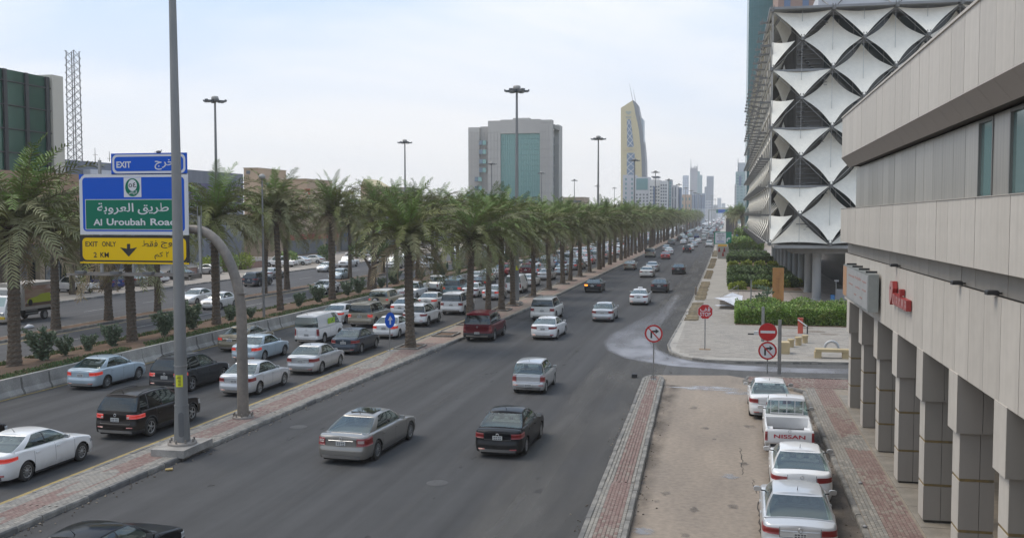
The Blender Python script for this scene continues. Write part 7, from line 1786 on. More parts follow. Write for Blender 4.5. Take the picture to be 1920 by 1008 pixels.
# prototypes -----------------------------------------------------------------
D = dict
SD = build_car('compact_sedan', 1.74, 1.47, 2.60, .98, .92, .315, [(-1.0, .93), (-.75, .985), (-.35, 1.0), (.2, .985), (1.9, .955), (2.35, .93), (3.2, .80), (3.52, .70)], (-.55, 2.28, .30, 1.45, .775, .585),
    [(.2, .04), (.32, 0), (.52, 0), (.60, .05), (.80, .055), (.95, .02), (1.0, .03)], [(.2, .05), (.35, 0), (.5, .02), (.62, .06), (.75, .16)], [(-.62, .04), (.09, .80)],
    D(rear=(.50, .62, .70, .88, .03), front=(.42, .56, .72), doors=(.32, 1.28, 2.2), handles=(.48, 1.42), lid=(.47, .66, .92), refl=(.45, .68, .32, .36), emblem_z=.83, grille=(.36, .55, .68)), wheels='ten', plate_z=.73)
SE = build_car('rounded_sedan', 1.78, 1.45, 2.70, 1.0, .90, .32, [(-1.0, .98), (-.7, 1.03), (-.3, 1.03), (.2, 1.0), (1.9, .955), (2.45, .93), (3.2, .80), (3.6, .68)], (-.72, 2.42, .35, 1.48, .785, .57),
    [(.2, .05), (.32, 0), (.55, 0), (.68, .03), (.85, .05), (.98, .01), (1.04, .03)], [(.2, .05), (.35, 0), (.5, .03), (.62, .08), (.75, .2)], [(-.60, .04), (.09, .82)],
    D(rear=(.42, .60, .74, .90, .05), front=(.40, .58, .72), doors=(.34, 1.34, 2.3), handles=(.5, 1.5), lid=(.40, .70, .96), refl=(.5, .74, .34, .40), emblem_z=.90, grille=(.42, .42, .64)), wheels='ten', plate_z=.76, n_rear=3.4, n_front=2.6)
SL = build_car('large_sedan', 1.87, 1.46, 3.165, 1.11, .85, .345, [(-1.1, .96), (-.8, 1.0), (-.4, 1.0), (.2, .99), (2.3, .96), (2.9, .92), (3.6, .82), (4.0, .72)], (-.60, 2.75, .45, 1.95, .80, .60),
    [(.2, .04), (.32, 0), (.55, 0), (.60, .045), (.85, .05), (.97, .02), (1.02, .03)], [(.2, .05), (.35, 0), (.52, .02), (.66, .07), (.78, .18)], [(-.60, .03), (.08, .80)],
    D(rear=(.58, .66, .66, .92, .0), front=(.5, .58, .74), doors=(.42, 1.6, 2.7), handles=(.6, 1.75), lid=(.55, .64, .94), clear=(.62, .84, .76, .85), emblem_z=.90, grille=(.4, .55, .75)), wheels='multi', plate_z=.74, chrome_bar=(.45, .83), seatm=M_seatd)
SC = build_car('midsize_sedan', 1.83, 1.47, 2.78, 1.06, .96, .33, [(-1.05, .96), (-.8, 1.01), (-.4, 1.02), (.2, 1.0), (2.0, .96), (2.55, .93), (3.3, .82), (3.74, .70)], (-.60, 2.48, .36, 1.62, .80, .60),
    [(.2, .04), (.32, 0), (.56, 0), (.64, .05), (.85, .05), (.97, .01), (1.02, .03)], [(.2, .05), (.35, 0), (.5, .02), (.64, .06), (.76, .17)], [(-.60, .04), (.09, .80)],
    D(rear=(.50, .62, .74, .90, .02), front=(.46, .58, .72), doors=(.36, 1.4, 2.35), handles=(.52, 1.55), lid=(.48, .68, .94), emblem_z=.88, grille=(.46, .45, .62)), wheels='five', plate_z=.74, chrome_bar=(.46, .84), seatm=M_seatd)
HB = build_car('city_hatch', 1.60, 1.55, 2.38, .60, .62, .30, [(-.6, .93), (.2, .94), (1.6, .94), (2.1, .93), (2.7, .84), (3.0, .74)], (-.57, 2.14, -.40, 1.28, .745, .59),
    [(.2, .03), (.34, 0), (.50, 0), (.58, .045), (.8, .05), (1.0, .06)], [(.2, .04), (.35, 0), (.5, .02), (.62, .06), (.8, .14)], [(-.80, -.62), (-.56, .04), (.10, .82)],
    D(rear=(.58, .30, .60, .91, .0), front=(.4, .58, .76), doors=(.36, 1.22, 2.02), handles=(.5, 1.36), lid=(.56, .55, .91), refl=(.5, .72, .42, .46), emblem_z=.80, grille=(.35, .52, .60)), wheels='steel', plate_z=.42, clr=.22, roofc=.04, n_rear=5, seatm=M_seatd)
SU = build_car('crossover_suv', 1.90, 1.70, 2.875, .98, .96, .365, [(-1.0, 1.08), (.2, 1.07), (2.0, 1.04), (2.55, 1.04), (3.3, .94), (3.78, .82)], (-.90, 2.45, -.50, 1.60, .85, .66),
    [(.2, .05), (.4, 0), (.60, 0), (.70, .05), (.9, .06), (1.1, .07)], [(.2, .06), (.4, 0), (.6, .02), (.75, .08), (.9, .2)], [(-.84, -.52), (-.48, .06), (.10, .80)],
    D(rear=(.50, .62, .82, .98, .02), front=(.46, .66, .82), doors=(.38, 1.45, 2.45), handles=(.55, 1.6), lid=(.62, .62, 1.0), clear=(.5, .6, .83, .9), refl=(.5, .74, .48, .52), emblem_z=.95, grille=(.4, .55, .78)), sill=.27, wheels='five', privacy=True, rails=True, trim_h=.42, plate_z=.78, clr=.45, seats=True, seatm=M_seatd)
SW = build_car('big_wagon', 1.96, 1.88, 2.85, 1.05, .98, .39, [(-1.05, 1.14), (2.0, 1.12), (2.6, 1.12), (3.3, 1.06), (3.8, .96)], (-1.0, 2.50, -.78, 1.75, .89, .74),
    [(.2, .06), (.42, 0), (.62, 0), (.70, .05), (1.1, .06)], [(.2, .06), (.45, 0), (.65, .02), (.85, .06), (1.0, .16)], [(-.88, -.50), (-.45, .06), (.10, .82)],
    D(rear=(.64, .36, .82, 1.04, .0), front=(.55, .74, .92), doors=(.42, 1.45, 2.45), handles=(.6, 1.6), lid=(.62, .68, 1.08), clear=(.66, .72, .84, .9), emblem_z=1.0, grille=(.5, .68, .9)), sill=.32, wheels='five', privacy=True, rails=False, plate_z=.86, clr=.30, n_rear=6, n_front=4, gh_n=7, step=False, seatm=M_seatd)
ST = build_car('long_suv', 2.0, 1.93, 2.95, 1.1, .98, .38, [(-1.1, 1.14), (2.1, 1.12), (2.7, 1.12), (3.4, 1.08), (3.9, .98)], (-1.05, 2.60, -.80, 1.85, .92, .76),
    [(.2, .03), (.42, 0), (.60, 0), (.68, .08), (1.1, .09)], [(.2, .06), (.45, 0), (.65, .02), (.85, .06), (1.0, .14)], [(-.90, -.42), (-.38, .12), (.16, .82)],
    D(rear=(.80, .22, .74, 1.10, .0), front=(.55, .74, .92), doors=(.42, 1.5, 2.55), handles=(.6, 1.65), lid=(.74, .66, 1.1), emblem_z=1.0, grille=(.55, .68, .9)), sill=.34, wheels='five', privacy=True, rails=True, trim_h=.62, plate_z=.60, clr=.22, n_rear=7, n_front=5, gh_n=8, seatm=M_seatd)
FJ = build_car('retro_off_roader', 1.90, 1.83, 2.69, .95, .95, .40, [(-.95, 1.18), (2.0, 1.18), (2.5, 1.18), (3.2, 1.16), (3.64, 1.08)], (-.90, 2.15, -.72, 1.78, .87, .76),
    [(.2, .0), (.6, 0), (.66, .08), (1.2, .09)], [(.2, .0), (.6, 0), (.66, .08), (1.1, .1)], [(-.55, -.12), (-.05, .80)],
    D(rear=(.70, .20, .92, 1.06, .0), front=(.6, .85, 1.05), doors=(.6, 1.9), handles=(1.3,), emblem_z=.7, grille=(.5, .82, 1.06)), sill=.42, wheels='five', rails=False, plate_z=.60, clr=.20, n_rear=8, n_front=6, gh_n=8, spare=1, two_tone=M_plt, trim_h=.64, seatm=M_seatd)
VN = build_car('panel_van', 1.70, 1.98, 2.57, 1.08, 1.04, .33, [(-1.1, 1.12), (2.6, 1.10), (3.2, 1.06), (3.6, .96)], (-1.05, 3.30, -.98, 2.35, .815, .70),
    [(.2, .03), (.4, 0), (.52, 0), (.60, .035), (1.12, .035)], [(.2, .04), (.4, 0), (.7, .03), (1.0, .12)], [(.38, .76)],
    D(rear=(.70, .12, .62, 1.06, .0), front=(.5, .66, .84), doors=(1.0, 2.0, 2.95), handles=(2.15,), lid=(.62, .50, 1.1), emblem_z=1.0, grille=(.45, .62, .8)), sill=.24, wheels='steel', plate_z=.68, clr=.22, n_rear=8, n_front=3, gh_n=9, roofc=.05, trim_h=.44, seats=False)
PD = build_car('double_cab_pickup', 1.80, 1.76, 3.08, 1.25, .90, .37, [(-1.25, 1.02), (.88, 1.02), (.9, 1.04), (2.6, 1.04), (3.1, 1.04), (3.98, .94)], (.92, 2.95, 1.02, 2.25, .80, .66),
    [(.3, .12), (.5, .1), (.52, .0), (1.1, .0)], [(.2, .05), (.45, 0), (.7, .03), (.95, .1)], [(-.86, -.06), (.0, .80)],
    D(rear=(.76, .03, .66, .98, .0), front=(.5, .72, .88), doors=(1.1, 2.0, 2.9), handles=(1.2, 2.15), emblem_z=.9, grille=(.5, .66, .86)), sill=.38, wheels='steel', plate_z=.60, bed=(.86, .68, True), n_front=4, gh_n=8, seatm=M_seatd)
PS = build_car('single_cab_pickup', 1.72, 1.70, 2.95, 1.15, .78, .33, [(-1.15, 1.0), (1.38, 1.0), (1.4, 1.02), (2.5, 1.0), (3.0, .99), (3.73, .90)], (1.42, 2.85, 1.52, 2.35, .76, .64),
    [(.3, .12), (.48, .1), (.5, .0), (1.1, .0)], [(.2, .05), (.45, 0), (.7, .03), (.95, .1)], [(-.70, .76)],
    D(rear=(.74, .03, .60, .92, .0), front=(.5, .68, .84), doors=(1.6, 2.75), handles=(1.75,), emblem_z=.95, grille=(.5, .62, .82)), sill=.36, wheels='steel', plate_z=.42, bed=(1.36, .58, False), n_front=4, gh_n=8, seats=True)
print('protos built')
# ---------------------------------------------------------------- the traffic
gR, gM, gP, gO = 'vehicles driving off on the near carriageway', 'vehicles queueing in the main carriageway', 'vehicles parked in the service road', 'oncoming vehicles on the opposite carriageways'
def car(S, px, py, colour, label, rz=0, lit=0, g=gR, cat='car', which='rr', name=None, far=False, out_=False, extra=None, dx=0):
    x, y = tyre_at(S, px, py, which, out_)
    nm = name or {'car': 'car', 'suv': 'suv', 'pickup': 'pickup_truck', 'van': 'van', 'taxi': 'taxi'}[cat]
    return put(S, nm, x+dx, y, colour, label, cat, R(rz) + (math.pi if out_ else 0), lit, g, far, extra)
# near carriageway
def sunroof(t):
    MB().poly([(-.42, .75), (.42, .75), (.45, 1.35), (.40, 1.55), (-.40, 1.55), (-.45, 1.35)], 1.44, 1.476).build('sunroof', M_gld, t)
car(SL, 710, 860, 'bronze_grey', 'bronze grey luxury saloon with dark sunroof in the middle of the near carriageway', rz=-3, extra=sunroof)
car(SD, 988, 850, 'black', 'glossy black small saloon with bright red tail lights behind the silver hatchback', rz=-1)
car(HB, 1024.5, 736, 'silver', 'silver city hatchback alone in the middle lane')
car(ST, 928, 638, 'maroon', 'dark red long SUV with roof rack driving beside the divider', cat='suv')
car(SE, 1046.5, 635, 'white', 'white saloon close behind the white off-roader', rz=-2)
car(SW, 1053.5, 594, 'pearl', 'white boxy off-roader ahead of the white saloon', cat='suv', which='fr', rz=-1)
car(SD, 1151.5, 602, 'silver', 'old silver saloon with red side lamps, alone before the slurry stain', rz=0)
def taxisign(t): MB().box(-.22, .22, .95, 1.1, 1.47, 1.60, 0, .03).build('taxi_sign', M_sw, t)
car(SE, 1216, 571, 'white', 'white saloon taxi with a roof sign on the slurry streaks', cat='taxi', extra=taxisign)
car(SC, 1252, 548, 'charcoal', 'dark grey saloon just ahead of the white taxi')
car(SC, 1284, 514, 'black', 'black saloon alone near the right kerb')
car(SC, 1128, 547.7, 'black', 'black saloon blinking orange beside the palm row', lit=2)
car(SC, 1225, 520, 'pearl', 'pearl saloon overlapping a silver saloon ahead of it')
car(SC, 1234, 509, 'silver', 'silver saloon half hidden by the pearl saloon')
car(SE, 1191.5, 506, 'beige', 'champagne saloon close to the palm row')
car(SW, 1227.5, 482.7, 'beige', 'champagne SUV close to the divider farther along', cat='suv', far=True)
car(SD, 1256, 486, 'red', 'red saloon with lit tail lights in the middle lane', lit=1, far=True)
car(SE, 1262, 477, 'white', 'white saloon tucked right ahead of the red saloon', far=True)
car(SD, 1256, 470.5, 'silver', 'silver saloon second ahead of the red saloon', far=True)
car(SU, 1296, 473.4, 'black', 'black SUV with glowing tail lights before the white cars', lit=1, far=True, cat='suv')
car(SE, 1301, 469.6, 'pearl', 'pale saloon just right of the glowing black SUV', far=True)
car(PD, 1264, 459.6, 'grey', 'dark grey pickup beside the divider', cat='pickup', far=True)
car(PD, 1336, 463.4, 'white', 'white pickup by the right kerb near the green board', cat='pickup', far=True)
mid = [(SE, 1287, 458, 'white'), (SC, 1302, 455, 'silver'), (SD, 1308, 462.5, 'silver'), (SE, 1315, 456, 'white'), (VN, 1325, 450.5, 'white'), (SU, 1338.6, 447, 'grey'), (SU, 1280, 452, 'black'), (SD, 1289.5, 449.5, 'silver'), (SC, 1298, 444, 'green'),
       (PD, 1311, 448, 'deep_blue'), (VN, 1330, 439.5, 'white'), (SU, 1345, 432.5, 'red'), (SD, 1313, 434, 'white'), (SC, 1308, 431, 'red'), (SU, 1322, 430.5, 'black'), (SE, 1317, 429, 'beige')]
ml = ['white saloon leading the far white trio', 'silver saloon in the middle of the far white trio', 'silver saloon behind the far white trio', 'white saloon at the right of the far white trio', 'white van right of the far white trio', 'grey SUV closing up to the green board',
      'black SUV beside the palms behind the pale cars', 'pale silver saloon next to the far black SUV', 'pale green saloon in the far file by the palms', 'blue topped pickup ahead of the white trio', 'white van with a tall back in the far middle lane', 'red SUV in the far right lane above the green board',
      'small white saloon far along beside the palms', 'tiny red car at the palms far along', 'tiny black SUV in the far middle lane', 'tiny beige car among the far queue']
for (S, px, py, c), l in zip(mid, ml): car(S, px, py, c, l, far=True, cat={'VN': 'van'}.get('VN' if S is VN else '', 'car'))
x, y = G(345, 996, .6); put(SC, 'car', x-.85, y-3.6, 'black', 'black saloon cut by the bottom picture edge beside the divider', 'car', R(-2), 0, gR)
# main carriageway, queueing
def vanprint(t):
    b = MB().box(.834, .842, .55, 1.75, 1.25, 1.62); b.build('side_print', mat('van_lime', (.30, .50, .04), .6, col2=(.38, .60, .05), scale=6), t)
    b = MB().poly([(1.1, 1.3), (1.3, 1.55), (1.5, 1.3), (1.35, 1.42)], .843, .846, 0, 'yz'); b.build('side_logo', mat('van_logo', (.05, .22, .06), .6), t)
def nissan(t, px_w=1.0): link('tailgate_lettering', fit_mesh('NISSAN', -.5, .5, .74, .89, 'tailgate_lettering', mat('lettering_red', (.42, .02, .04), .6), offset=.02), t, (0, -1.262, 0))
car(SE, 53, 901, 'white', 'white saloon with a dark rear screen at the lower picture edge', rz=-1, g=gM, lit=1)
x, y = G(20, 806, .5); put(SC, 'car', x-.85, y-3.6, 'brown_black', 'dark saloon nose poking in at the picture edge ahead of the white saloon', 'car', 0, 0, gM)
car(SU, 285, 817, 'brown_black', 'dark brown crossover with lit brake lights behind the nearest pole', rz=-1.5, g=gM, lit=1, cat='suv')
car(SD, 202.6, 726.5, 'light_blue', 'pale blue saloon beside the concrete barrier', rz=-1, g=gM, lit=1)
car(SU, 362, 733, 'charcoal', 'charcoal crossover just ahead of the pale blue saloon', rz=-1.5, g=gM, lit=1, cat='suv')
car(SD, 488, 738.7, 'pale_silver', 'silver small saloon right behind the bent signpost', rz=-1, g=gM)
car(SD, 604.4, 699, 'silver', 'silver saloon in the lane beside the divider, ahead of the bent signpost', rz=0, g=gM)
car(SD, 497, 677, 'light_blue', 'blue tinted silver saloon with brake lights in the middle lane', rz=-1, g=gM, lit=1)
car(SC, 470, 657, 'olive_beige', 'brownish beige saloon against the barrier behind the bent signpost', rz=0, g=gM, lit=1)
car(VN, 609, 644, 'white', 'white panel van with a lime green side print', rz=0, g=gM, cat='van', extra=vanprint)
car(SD, 678.7, 662, 'slate', 'dark slate saloon beside the white van', rz=0, g=gM)
car(SC, 649.5, 606, 'white', 'white saloon with red lights next to the barrier ahead of the van', rz=0, g=gM, lit=1)
car(SW, 705.5, 613, 'beige', 'dusty champagne off-roader in front of the white van', rz=0, g=gM, lit=1, cat='suv')
car(SD, 749.8, 633, 'white', 'white small saloon behind the blue arrow sign', rz=0, g=gM, lit=1)
car(FJ, 734, 581, 'sand', 'sand coloured off-roader with a spare wheel on its back door', rz=0, g=gM, lit=1, cat='suv')
car(SC, 776, 592, 'white', 'white saloon partly hidden by the lone palm trunk', rz=0, g=gM, lit=1)
car(SU, 804, 611, 'white', 'white crossover just past the lone palm trunk', rz=0, g=gM, lit=0, cat='suv')
car(SC, 822.7, 579, 'pearl', 'pearl saloon in the middle lane ahead of the white crossover', rz=0, g=gM, lit=1)
def nis2(t): nissan(t)
car(PD, 782, 562, 'white', 'white double cab pickup with red tailgate lettering by the barrier', rz=0, g=gM, cat='pickup', extra=nis2)
car(PD, 827, 547.5, 'pearl', 'second white double cab pickup ahead of the lettered one', rz=0, g=gM, cat='pickup')
car(SW, 868, 556, 'teal', 'dark teal boxy off-roader with lit brake lights', rz=0, g=gM, lit=1, cat='suv')
car(SW, 872, 589, 'white', 'white estate SUV behind the first palm after the lone one', rz=0, g=gM, cat='suv')
car(SC, 862, 541, 'charcoal', 'dark saloon ahead of the teal off-roader', rz=0, g=gM)
car(SD, 937.7, 562, 'silver', 'silver saloon with orange red lights between two palm trunks', rz=0, g=gM, lit=1)
car(SD, 899, 557, 'white', 'white saloon left of the silver one among the trunks', rz=0, g=gM)
car(SC, 918, 541, 'charcoal', 'dark grey saloon with red lights seen between palm trunks', rz=0, g=gM, lit=1)
car(SD, 906, 531, 'white', 'white hatch tailed saloon close to the planted strip among the trunks', rz=0, g=gM, lit=1)
car(SE, 931, 524, 'pearl', 'pearl car next to the planted strip beyond the white one', rz=0, g=gM)
car(SD, 948, 517, 'blue', 'bright blue car beyond the palm trunks', rz=0, g=gM, lit=1)
car(VN, 980, 549, 'white', 'white delivery van behind the tall lamp', rz=0, g=gM, cat='van')
car(SE, 1004, 537, 'white', 'white saloon ahead of the delivery van', rz=0, g=gM)
car(SC, 1035, 525, 'silver', 'silver saloon behind the palms past the tall lamp', rz=0, g=gM)
car(SU, 1000, 516, 'maroon', 'dark plum SUV in the middle lane past the tall lamp', rz=0, g=gM, cat='suv')
car(PD, 1026, 505, 'silver', 'silver pickup in the far queue past the tall lamp', rz=0, g=gM, cat='pickup')
car(SD, 1064, 515, 'light_blue', 'pale blue car glimpsed between the far palms', rz=0, g=gM)
car(SU, 1093, 505, 'teal', 'teal SUV with red lights glimpsed between the far palms', rz=0, g=gM, lit=1, cat='suv')
car(SD, 1046, 497, 'black', 'black car with a bright brake light between the far palms', rz=0, g=gM, lit=1)
car(SW, 1075, 493, 'silver', 'silver SUV farther up the queue between the palms', rz=0, g=gM, lit=1, cat='suv')
# filling the queue and the far road
random.seed(31)
PAL = ['white']*6 + ['pearl']*3 + ['silver']*4 + ['pale_silver']*2 + ['grey', 'charcoal', 'black', 'black', 'beige', 'slate', 'red', 'blue', 'maroon']
PR = [SD]*4 + [SE]*3 + [SC]*3 + [SU]*3 + [SW]*2 + [PD, VN, HB]
for lane, y0 in ((-22.6, 150), (-26.3, 137), (-30.0, 125)):
    y = y0
    while y < 430:
        S = random.choice(PR); c = random.choice(PAL); kd = {id(VN): 'van', id(PD): 'pickup', id(SU): 'SUV', id(SW): 'tall SUV', id(HB): 'hatchback'}.get(id(S), 'saloon')
        put(S, 'car', lane+random.uniform(-.3, .3), y, c, '%s %s of the far queue flickering between the palm trunks' % (c.replace('_', ' '), kd), 'car', 0, random.random() < .55, 'cars of the far queue behind the palms', True)
        y += random.uniform(7, 13) if y < 300 else random.uniform(10, 22)
TB = MB()
def tinycar(x, y, c, big):
    h = 1.75 if big else 1.42; TB.poly([(y, .3), (y, 1.0), (y+.5, 1.02), (y+1.0, h), (y+2.6, h), (y+3.4, 1.0), (y+4.5, .8), (y+4.5, .3)], x-.9, x+.9, c, 'yz'); TB.box(x-.75, x+.75, y+.5, y+3.5, .0, .3, 4)
for lane, y0 in ((-15.6, 360), (-12.6, 505), (-9.3, 440), (-5.9, 400), (-2.6, 560), (-22.6, 435), (-26.3, 435)):
    y = y0
    while y < 2300:
        S = random.choice(PR); c = random.choice(PAL); x = lane+random.uniform(-.5, .5)-(y/2300)**2*3
        if y < 640 and lane > -20: put(S, 'car', x, y, c, 'tiny %s car in the dense traffic near the end of the avenue' % c.replace('_', ' '), 'car', 0, random.random() < .3, 'cars in the dense far traffic', True)
        else: tinycar(x, y, 0 if c in ('white', 'pearl') else 1 if 'silver' in c or c == 'beige' else 3 if c in ('red', 'maroon') else 2, random.random() < .4)
        y += random.uniform(12, 26) if y < 900 else random.uniform(22, 45)
TB.build('distant_cars', [PAINT['white'], PAINT['silver'], PAINT['charcoal'], PAINT['red'], M_black], kind='stuff', label='mass of tiny cars filling the far end of the avenue')
# parked in the service road
def PX(px, py, z): return G(px, py, z)
x, y = G(1406, 778); 
put(SD, 'car', x+.80, y, 'white', 'white saloon parked first at the corner of the service road', 'car', R(0), 0, gP)
(xa_, ya_), (xb_, yb_) = G(1432, 806, 1.0), G(1535, 806, 1.0); xc = (xa_+xb_)/2; yc = (ya_+yb_)/2
def pick_extra(t):
    link('tailgate_lettering', fit_mesh('NISSAN', -.53, .53, .70, .835, 'tailgate_lettering', mat('lettering_red', (.42, .02, .04), .6), offset=.02), t, (0, -1.168, 0))
    b = MB(); 
    for k in range(5): b.box(-.58+.29*k-.012, -.58+.29*k+.012, 1.40, 1.42, 1.06, 1.60)
    b.box(-.6, .6, 1.38, 1.41, 1.08, 1.11); b.build('window_guard', M_sw, t)
    MB().box(-.80, .80, 1.05, 1.35, .60, 1.04, 0, .03).build('bed_toolbox', paint('white', (0, 0, 0)), t); MB().box(-.72, .72, 1.30, 1.36, .85, 1.0).build('bed_board', mat('bed_board', (.36, .35, .31), .8, col2=(.25, .2, .16), scale=5), t)
    MB().box(-.76, .76, -1.02, 1.0, .585, .60).build('bed_mat', mat('bed_mat', (.10, .10, .095), .9), t)
    MB().lathe([(.42, -.12), (.42, .12)], 18, (-.66, 0, .45), 'x').lathe([(.42, -.12), (.42, .12)], 18, (.66, 0, .45), 'x').build('wheel_arch_cover', paint('white', (0, 0, 0)), t)
put(PS, 'pickup_truck', xc-.03, yc+PS.ro+.02, 'white', 'white single cab pickup with red lettering across its tailgate', 'pickup', R(-1), 0, gP, False, pick_extra)
(xa_, ya_), (xb_, yb_) = G(1454, 900, .86), G(1561, 900, .86); put(SE, 'car', (xa_+xb_)/2-.02, (ya_+yb_)/2+SE.ro+.12, 'white', 'white saloon with slanted red lamps parked behind the pickup', 'car', R(-1.5), 0, gP)
(xa_, ya_), (xb_, yb_) = G(1435, 1000, .85), G(1571, 1000, .85); put(SC, 'car', (xa_+xb_)/2, (ya_+yb_)/2+SC.ro+.12, 'pale_silver', 'silver saloon parked last at the lower picture edge', 'car', R(-1), 0, gP)
# opposite side, oncoming
car(SE, 370, 571.5, 'white', 'oncoming white saloon beyond the thin divider', g=gO, which='fr', out_=True)
car(SD, 440, 575, 'white', 'oncoming white saloon in front of the palm between the two posts', g=gO, out_=True)
car(SC, 633.6, 548, 'white', 'oncoming white saloon behind the oleander bushes', g=gO, out_=True)
car(SD, 656, 523, 'light_blue', 'oncoming pale blue saloon behind a palm trunk', g=gO, out_=True)
car(SD, 629, 508, 'pale_silver', 'oncoming silver saloon in the outer lane across the road', g=gO, out_=True)
car(PD, 656, 501, 'white', 'oncoming white pickup beyond the silver saloon', g=gO, which='fr', out_=True, cat='pickup')
car(SU, 487, 537, 'slate', 'dark blue SUV across the road behind the slim lamp', g=gO, out_=False, cat='suv')
car(SC, 514, 523, 'silver', 'silver saloon across the road beside the pink planter wall', g=gO, out_=False)
car(VN, 744, 505, 'white', 'oncoming white van between two distant palm trunks', g=gO, out_=True, cat='van', which='fr')
car(SU, 722, 492, 'white', 'oncoming white SUV on the far side near the planter', g=gO, out_=True, cat='suv')
for i, (x, y, c, S, rz) in enumerate(((-69.5, 127, 'silver', SE, 90), (-66.5, 99, 'deep_blue', SU, 75), (-66.8, 94.5, 'white', PD, 80), (-67, 104.5, 'grey', SD, 78), (-67.5, 110, 'white', SD, 80), (-67.2, 115.5, 'charcoal', SC, 82), (-67.5, 147, 'white', PD, 88), (-67.5, 153, 'white', SE, 92), (-67.3, 158.5, 'pearl', SD, 95), (-68, 182, 'white', SU, 90), (-67.5, 190, 'silver', SE, 88), (-68, 199, 'beige', SW, 92))):
    put(S, 'car', x, y, c, '%s car parked across the apron before the shops, %s' % (num[i], {'silver': 'silver', 'deep_blue': 'deep blue', 'white': 'white', 'grey': 'grey', 'charcoal': 'charcoal', 'pearl': 'pearl white', 'beige': 'beige'}[c]), 'car', R(rz), 0, 'cars parked before the shops', False, None, .14)
for lane, y0 in ((-44.9, 150), (-41.9, 175), (-50.5, 165), (-57.5, 178)):
    y = y0
    while y < 520: c = random.choice(PAL); put(random.choice(PR), 'car', lane, y, c, 'distant oncoming %s car beyond the planted strip' % c.replace('_', ' '), 'car', math.pi, 0, 'distant oncoming cars', True); y += random.uniform(18, 50)

# grit and litter washed against the kerbs, drain covers, patched asphalt
random.seed(77); b = MB()
for k in range(800):
    y = 20+75*random.random()**1.5; q = random.random(); e = abs(random.gauss(0, .22))+.02
    x = (xa(y)+e) if q < .4 else (br(min(y, 50))+e if q < .55 else (3.6-e if q < .7 else (bl(min(y, 50))-e if q < .82 else (xL(y)-e*.5 if q < .92 else -32.3+e))))
    r_ = random.uniform(.008, .03); b.box(x-r_, x+r_, y-r_, y+r_, .005, .012+r_*.8, random.choice((0, 1, 1)), r_*.35)
b.build('kerb_grit', [mat('grit_sand', (.28, .235, .18), .95), mat('grit_dark', (.09, .075, .06), .95), mat('grit_pale', (.42, .40, .36), .9)], kind='stuff', label='sandy grit and leaf litter washed against the kerbs')
for i, (px, py) in enumerate(((820, 905), (1010, 690), (560, 800))):
    x, y = G(px, py); t = MB().lathe([(0, .008), (.29, .008), (.33, .006), (.35, .002)], 20, (x, y, .006)); t.build('manhole_cover', mat('cast_iron', (.060, .058, .055), .6, .3, col2=(.085, .082, .078), scale=12), div.parent, kind='structure')
for k in range(40):
    y = random.uniform(24, 75); x = random.choice((-15.6, -12.1, -8.7, -5.6)) + random.gauss(0, .25); puddle('oil_drip', x, y, random.uniform(.05, .16), random.uniform(.1, .4), (.035, .034, .034), .5, .0095+.0001*k, .7, 8)
# ---- the box truck
x1, y1 = G(31, 606); x2, y2 = G(78.7, 600)
tk = thing('box_truck', 'oncoming white cab box truck with a brown and lime printed side, behind two palm trunks', 'truck', ((x1+x2)/2-1.02, (y1+y2)/2, 0)); 
wbk = 3.4; tk.location = (x1-1.02, y1, 0)   # origin under the front axle, the nose points to -y
cab = MB(); prof = [(-1.15, .55), (-1.2, .95), (-1.12, 1.35), (-.72, 2.15), (-.45, 2.25), (.45, 2.25), (.5, 2.1), (.5, .55), (.42, .55), (.36, .8), (0, .93), (-.36, .8), (-.42, .55)]
cab.poly(prof, -.98, .98, 0, 'yz'); o = cab.build('cab', PAINT['white'], tk); bv = o.modifiers.new('soft_edges', 'BEVEL'); bv.width = .06; bv.segments = 2
MB().add([(-.86, -1.13, 1.42), (.86, -1.13, 1.42), (.80, -.77, 2.08), (-.80, -.77, 2.08)], [(0, 1, 2, 3)]).build('windshield', M_glw, tk)
for sg_ in (1, -1): MB().add([(sg_*.99, -.95, 1.38), (sg_*.99, .15, 1.38), (sg_*.99, .15, 2.0), (sg_*.99, -.68, 2.0)], [(0, 1, 2, 3)]).build('side_window', M_gld, tk)
MB().box(-.95, .95, -1.26, -1.16, .42, .62, 0, .02).build('yellow_bumper', mat('bumper_yellow', (.60, .42, .03), .5), tk)
for sg_ in (1, -1): MB().box(sg_*.72-.16, sg_*.72+.16, -1.235, -1.15, .72, .92, 0, .02).build('headlight', M_hlp, tk)
MB().box(-.5, .5, -1.21, -1.16, .78, .95).build('grille', M_dark, tk)
for sg_ in (1, -1): MB().box(sg_*1.12-.07, sg_*1.12+.07, -1.0, -.92, 1.45, 1.85, 0, .02).tube((sg_*.95, -.95, 1.8), (sg_*1.12, -.95, 1.75), .015, n=5).build('wing_mirror', M_dark, tk)
MB().box(-.9, .9, -.5, .55, 2.3, 2.75, 0, .12).build('cooling_unit', mat('unit_grey', (.42, .42, .40), .6), tk)
MB().box(-1.08, 1.08, .68, 5.1, .95, 3.05, 0, .03).build('cargo_box', mat('box_skin', (.38, .35, .31), .7, col2=(.32, .29, .255), scale=2), tk)
pm = bpy.data.materials.new('truck_print'); pm.use_nodes = True; tn = pm.node_tree; pbs = tn.nodes['Principled BSDF']; pbs.inputs['Roughness'].default_value = .6
tc_ = tn.nodes.new('ShaderNodeTexCoord'); nz_ = tn.nodes.new('ShaderNodeTexNoise'); nz_.inputs['Scale'].default_value = 1.1; nz_.inputs['Detail'].default_value = 2
mpp = tn.nodes.new('ShaderNodeMapping'); mpp.inputs['Scale'].default_value = (1, .35, 1.6); cr_ = tn.nodes.new('ShaderNodeValToRGB')
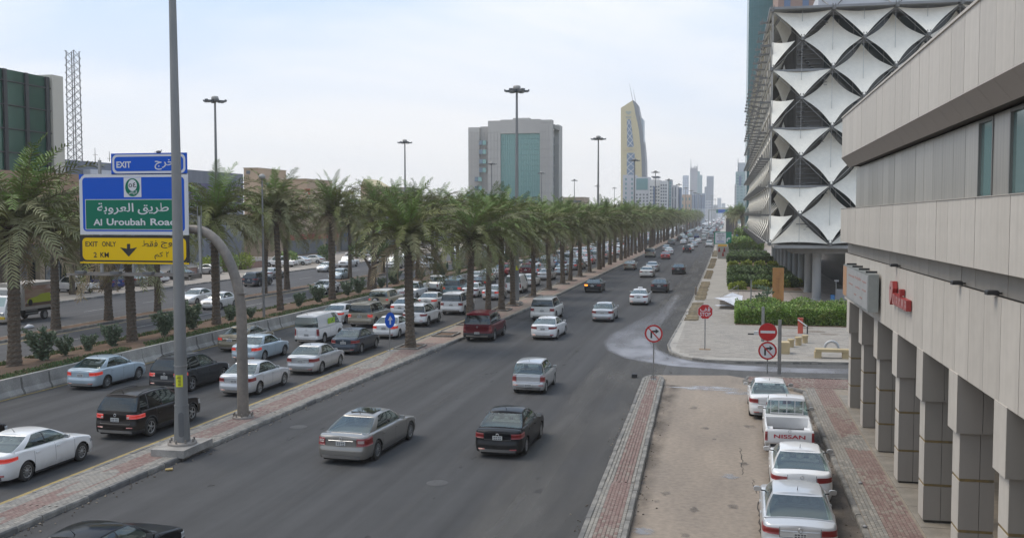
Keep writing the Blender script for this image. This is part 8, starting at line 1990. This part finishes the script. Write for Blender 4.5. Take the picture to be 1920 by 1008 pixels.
for p_, c_ in ((0.0, (.13, .07, .05)), (.42, (.20, .12, .09)), (.55, (.30, .17, .12)), (1.0, (.36, .26, .18))):
    e = cr_.color_ramp.elements.new(p_) if p_ not in (0.0, 1.0) else cr_.color_ramp.elements[0 if p_ == 0 else 1]; e.color = (*c_, 1)
tn.links.new(tc_.outputs['Object'], mpp.inputs[0]); tn.links.new(mpp.outputs[0], nz_.inputs['Vector']); tn.links.new(nz_.outputs['Fac'], cr_.inputs[0]); tn.links.new(cr_.outputs[0], pbs.inputs['Base Color'])
MB().box(1.08, 1.095, .95, 4.75, 1.2, 2.8).build('side_print', pm, tk)
MB().box(1.095, 1.10, 1.0, 4.72, 1.22, 1.45).build('print_ground', mat('print_brown', (.13, .08, .055), .7), tk)
cp = [(1.2, 1.45), (1.25, 1.75), (1.6, 1.85), (2.3, 1.92), (2.8, 2.12), (3.8, 2.15), (4.4, 1.9), (4.7, 1.85), (4.7, 1.45)]
MB().poly(cp, 1.10, 1.103, 0, 'yz').build('print_lime_shape', mat('print_lime', (.38, .42, .03), .6), tk)
for c_ in (1.55,): MB().poly([(c_+.26*math.cos(k*.524), 1.5+.26*math.sin(k*.524)) for k in range(12)], 1.103, 1.106, 0, 'yz').build('print_wheel', M_black, tk)
MB().box(-.5, .5, .2, 5.0, .62, .86).build('chassis', M_black, tk); MB().box(-1.0, 1.0, 1.2, 2.6, .5, .9).build('side_tank', M_dark, tk)
for sg_ in (1, -1): MB().box(sg_*1.0-.02, sg_*1.0+.02, 1.1, 2.5, .62, .68).box(sg_*1.0-.02, sg_*1.0+.02, 1.1, 2.5, .82, .88).build('side_guard', M_steel, tk)
ty, ri = wheel_meshes(.38, 'steel')
for yy in (0, wbk):
    for sg_ in (1, -1): w_ = link('wheel', ty, tk, (sg_*.9, yy, .38), 0 if sg_ > 0 else math.pi); link('rim', ri, w_)
# keep the air: a faint haze that fades the far skyline
HZ = True
if HZ:
    hb_ = MB().box(-1500, 900, -60, 2700, -1.2, 150); m = bpy.data.materials.new('air_haze'); m.use_nodes = True; t = m.node_tree; t.nodes.clear()
    o_ = t.nodes.new('ShaderNodeOutputMaterial'); pv = t.nodes.new('ShaderNodeVolumePrincipled'); pv.inputs['Color'].default_value = (.97, .985, 1.0, 1); pv.inputs['Density'].default_value = .00026; pv.inputs['Anisotropy'].default_value = .2
    t.links.new(pv.outputs[0], o_.inputs['Volume']); hb_.build('haze', m, kind='stuff')
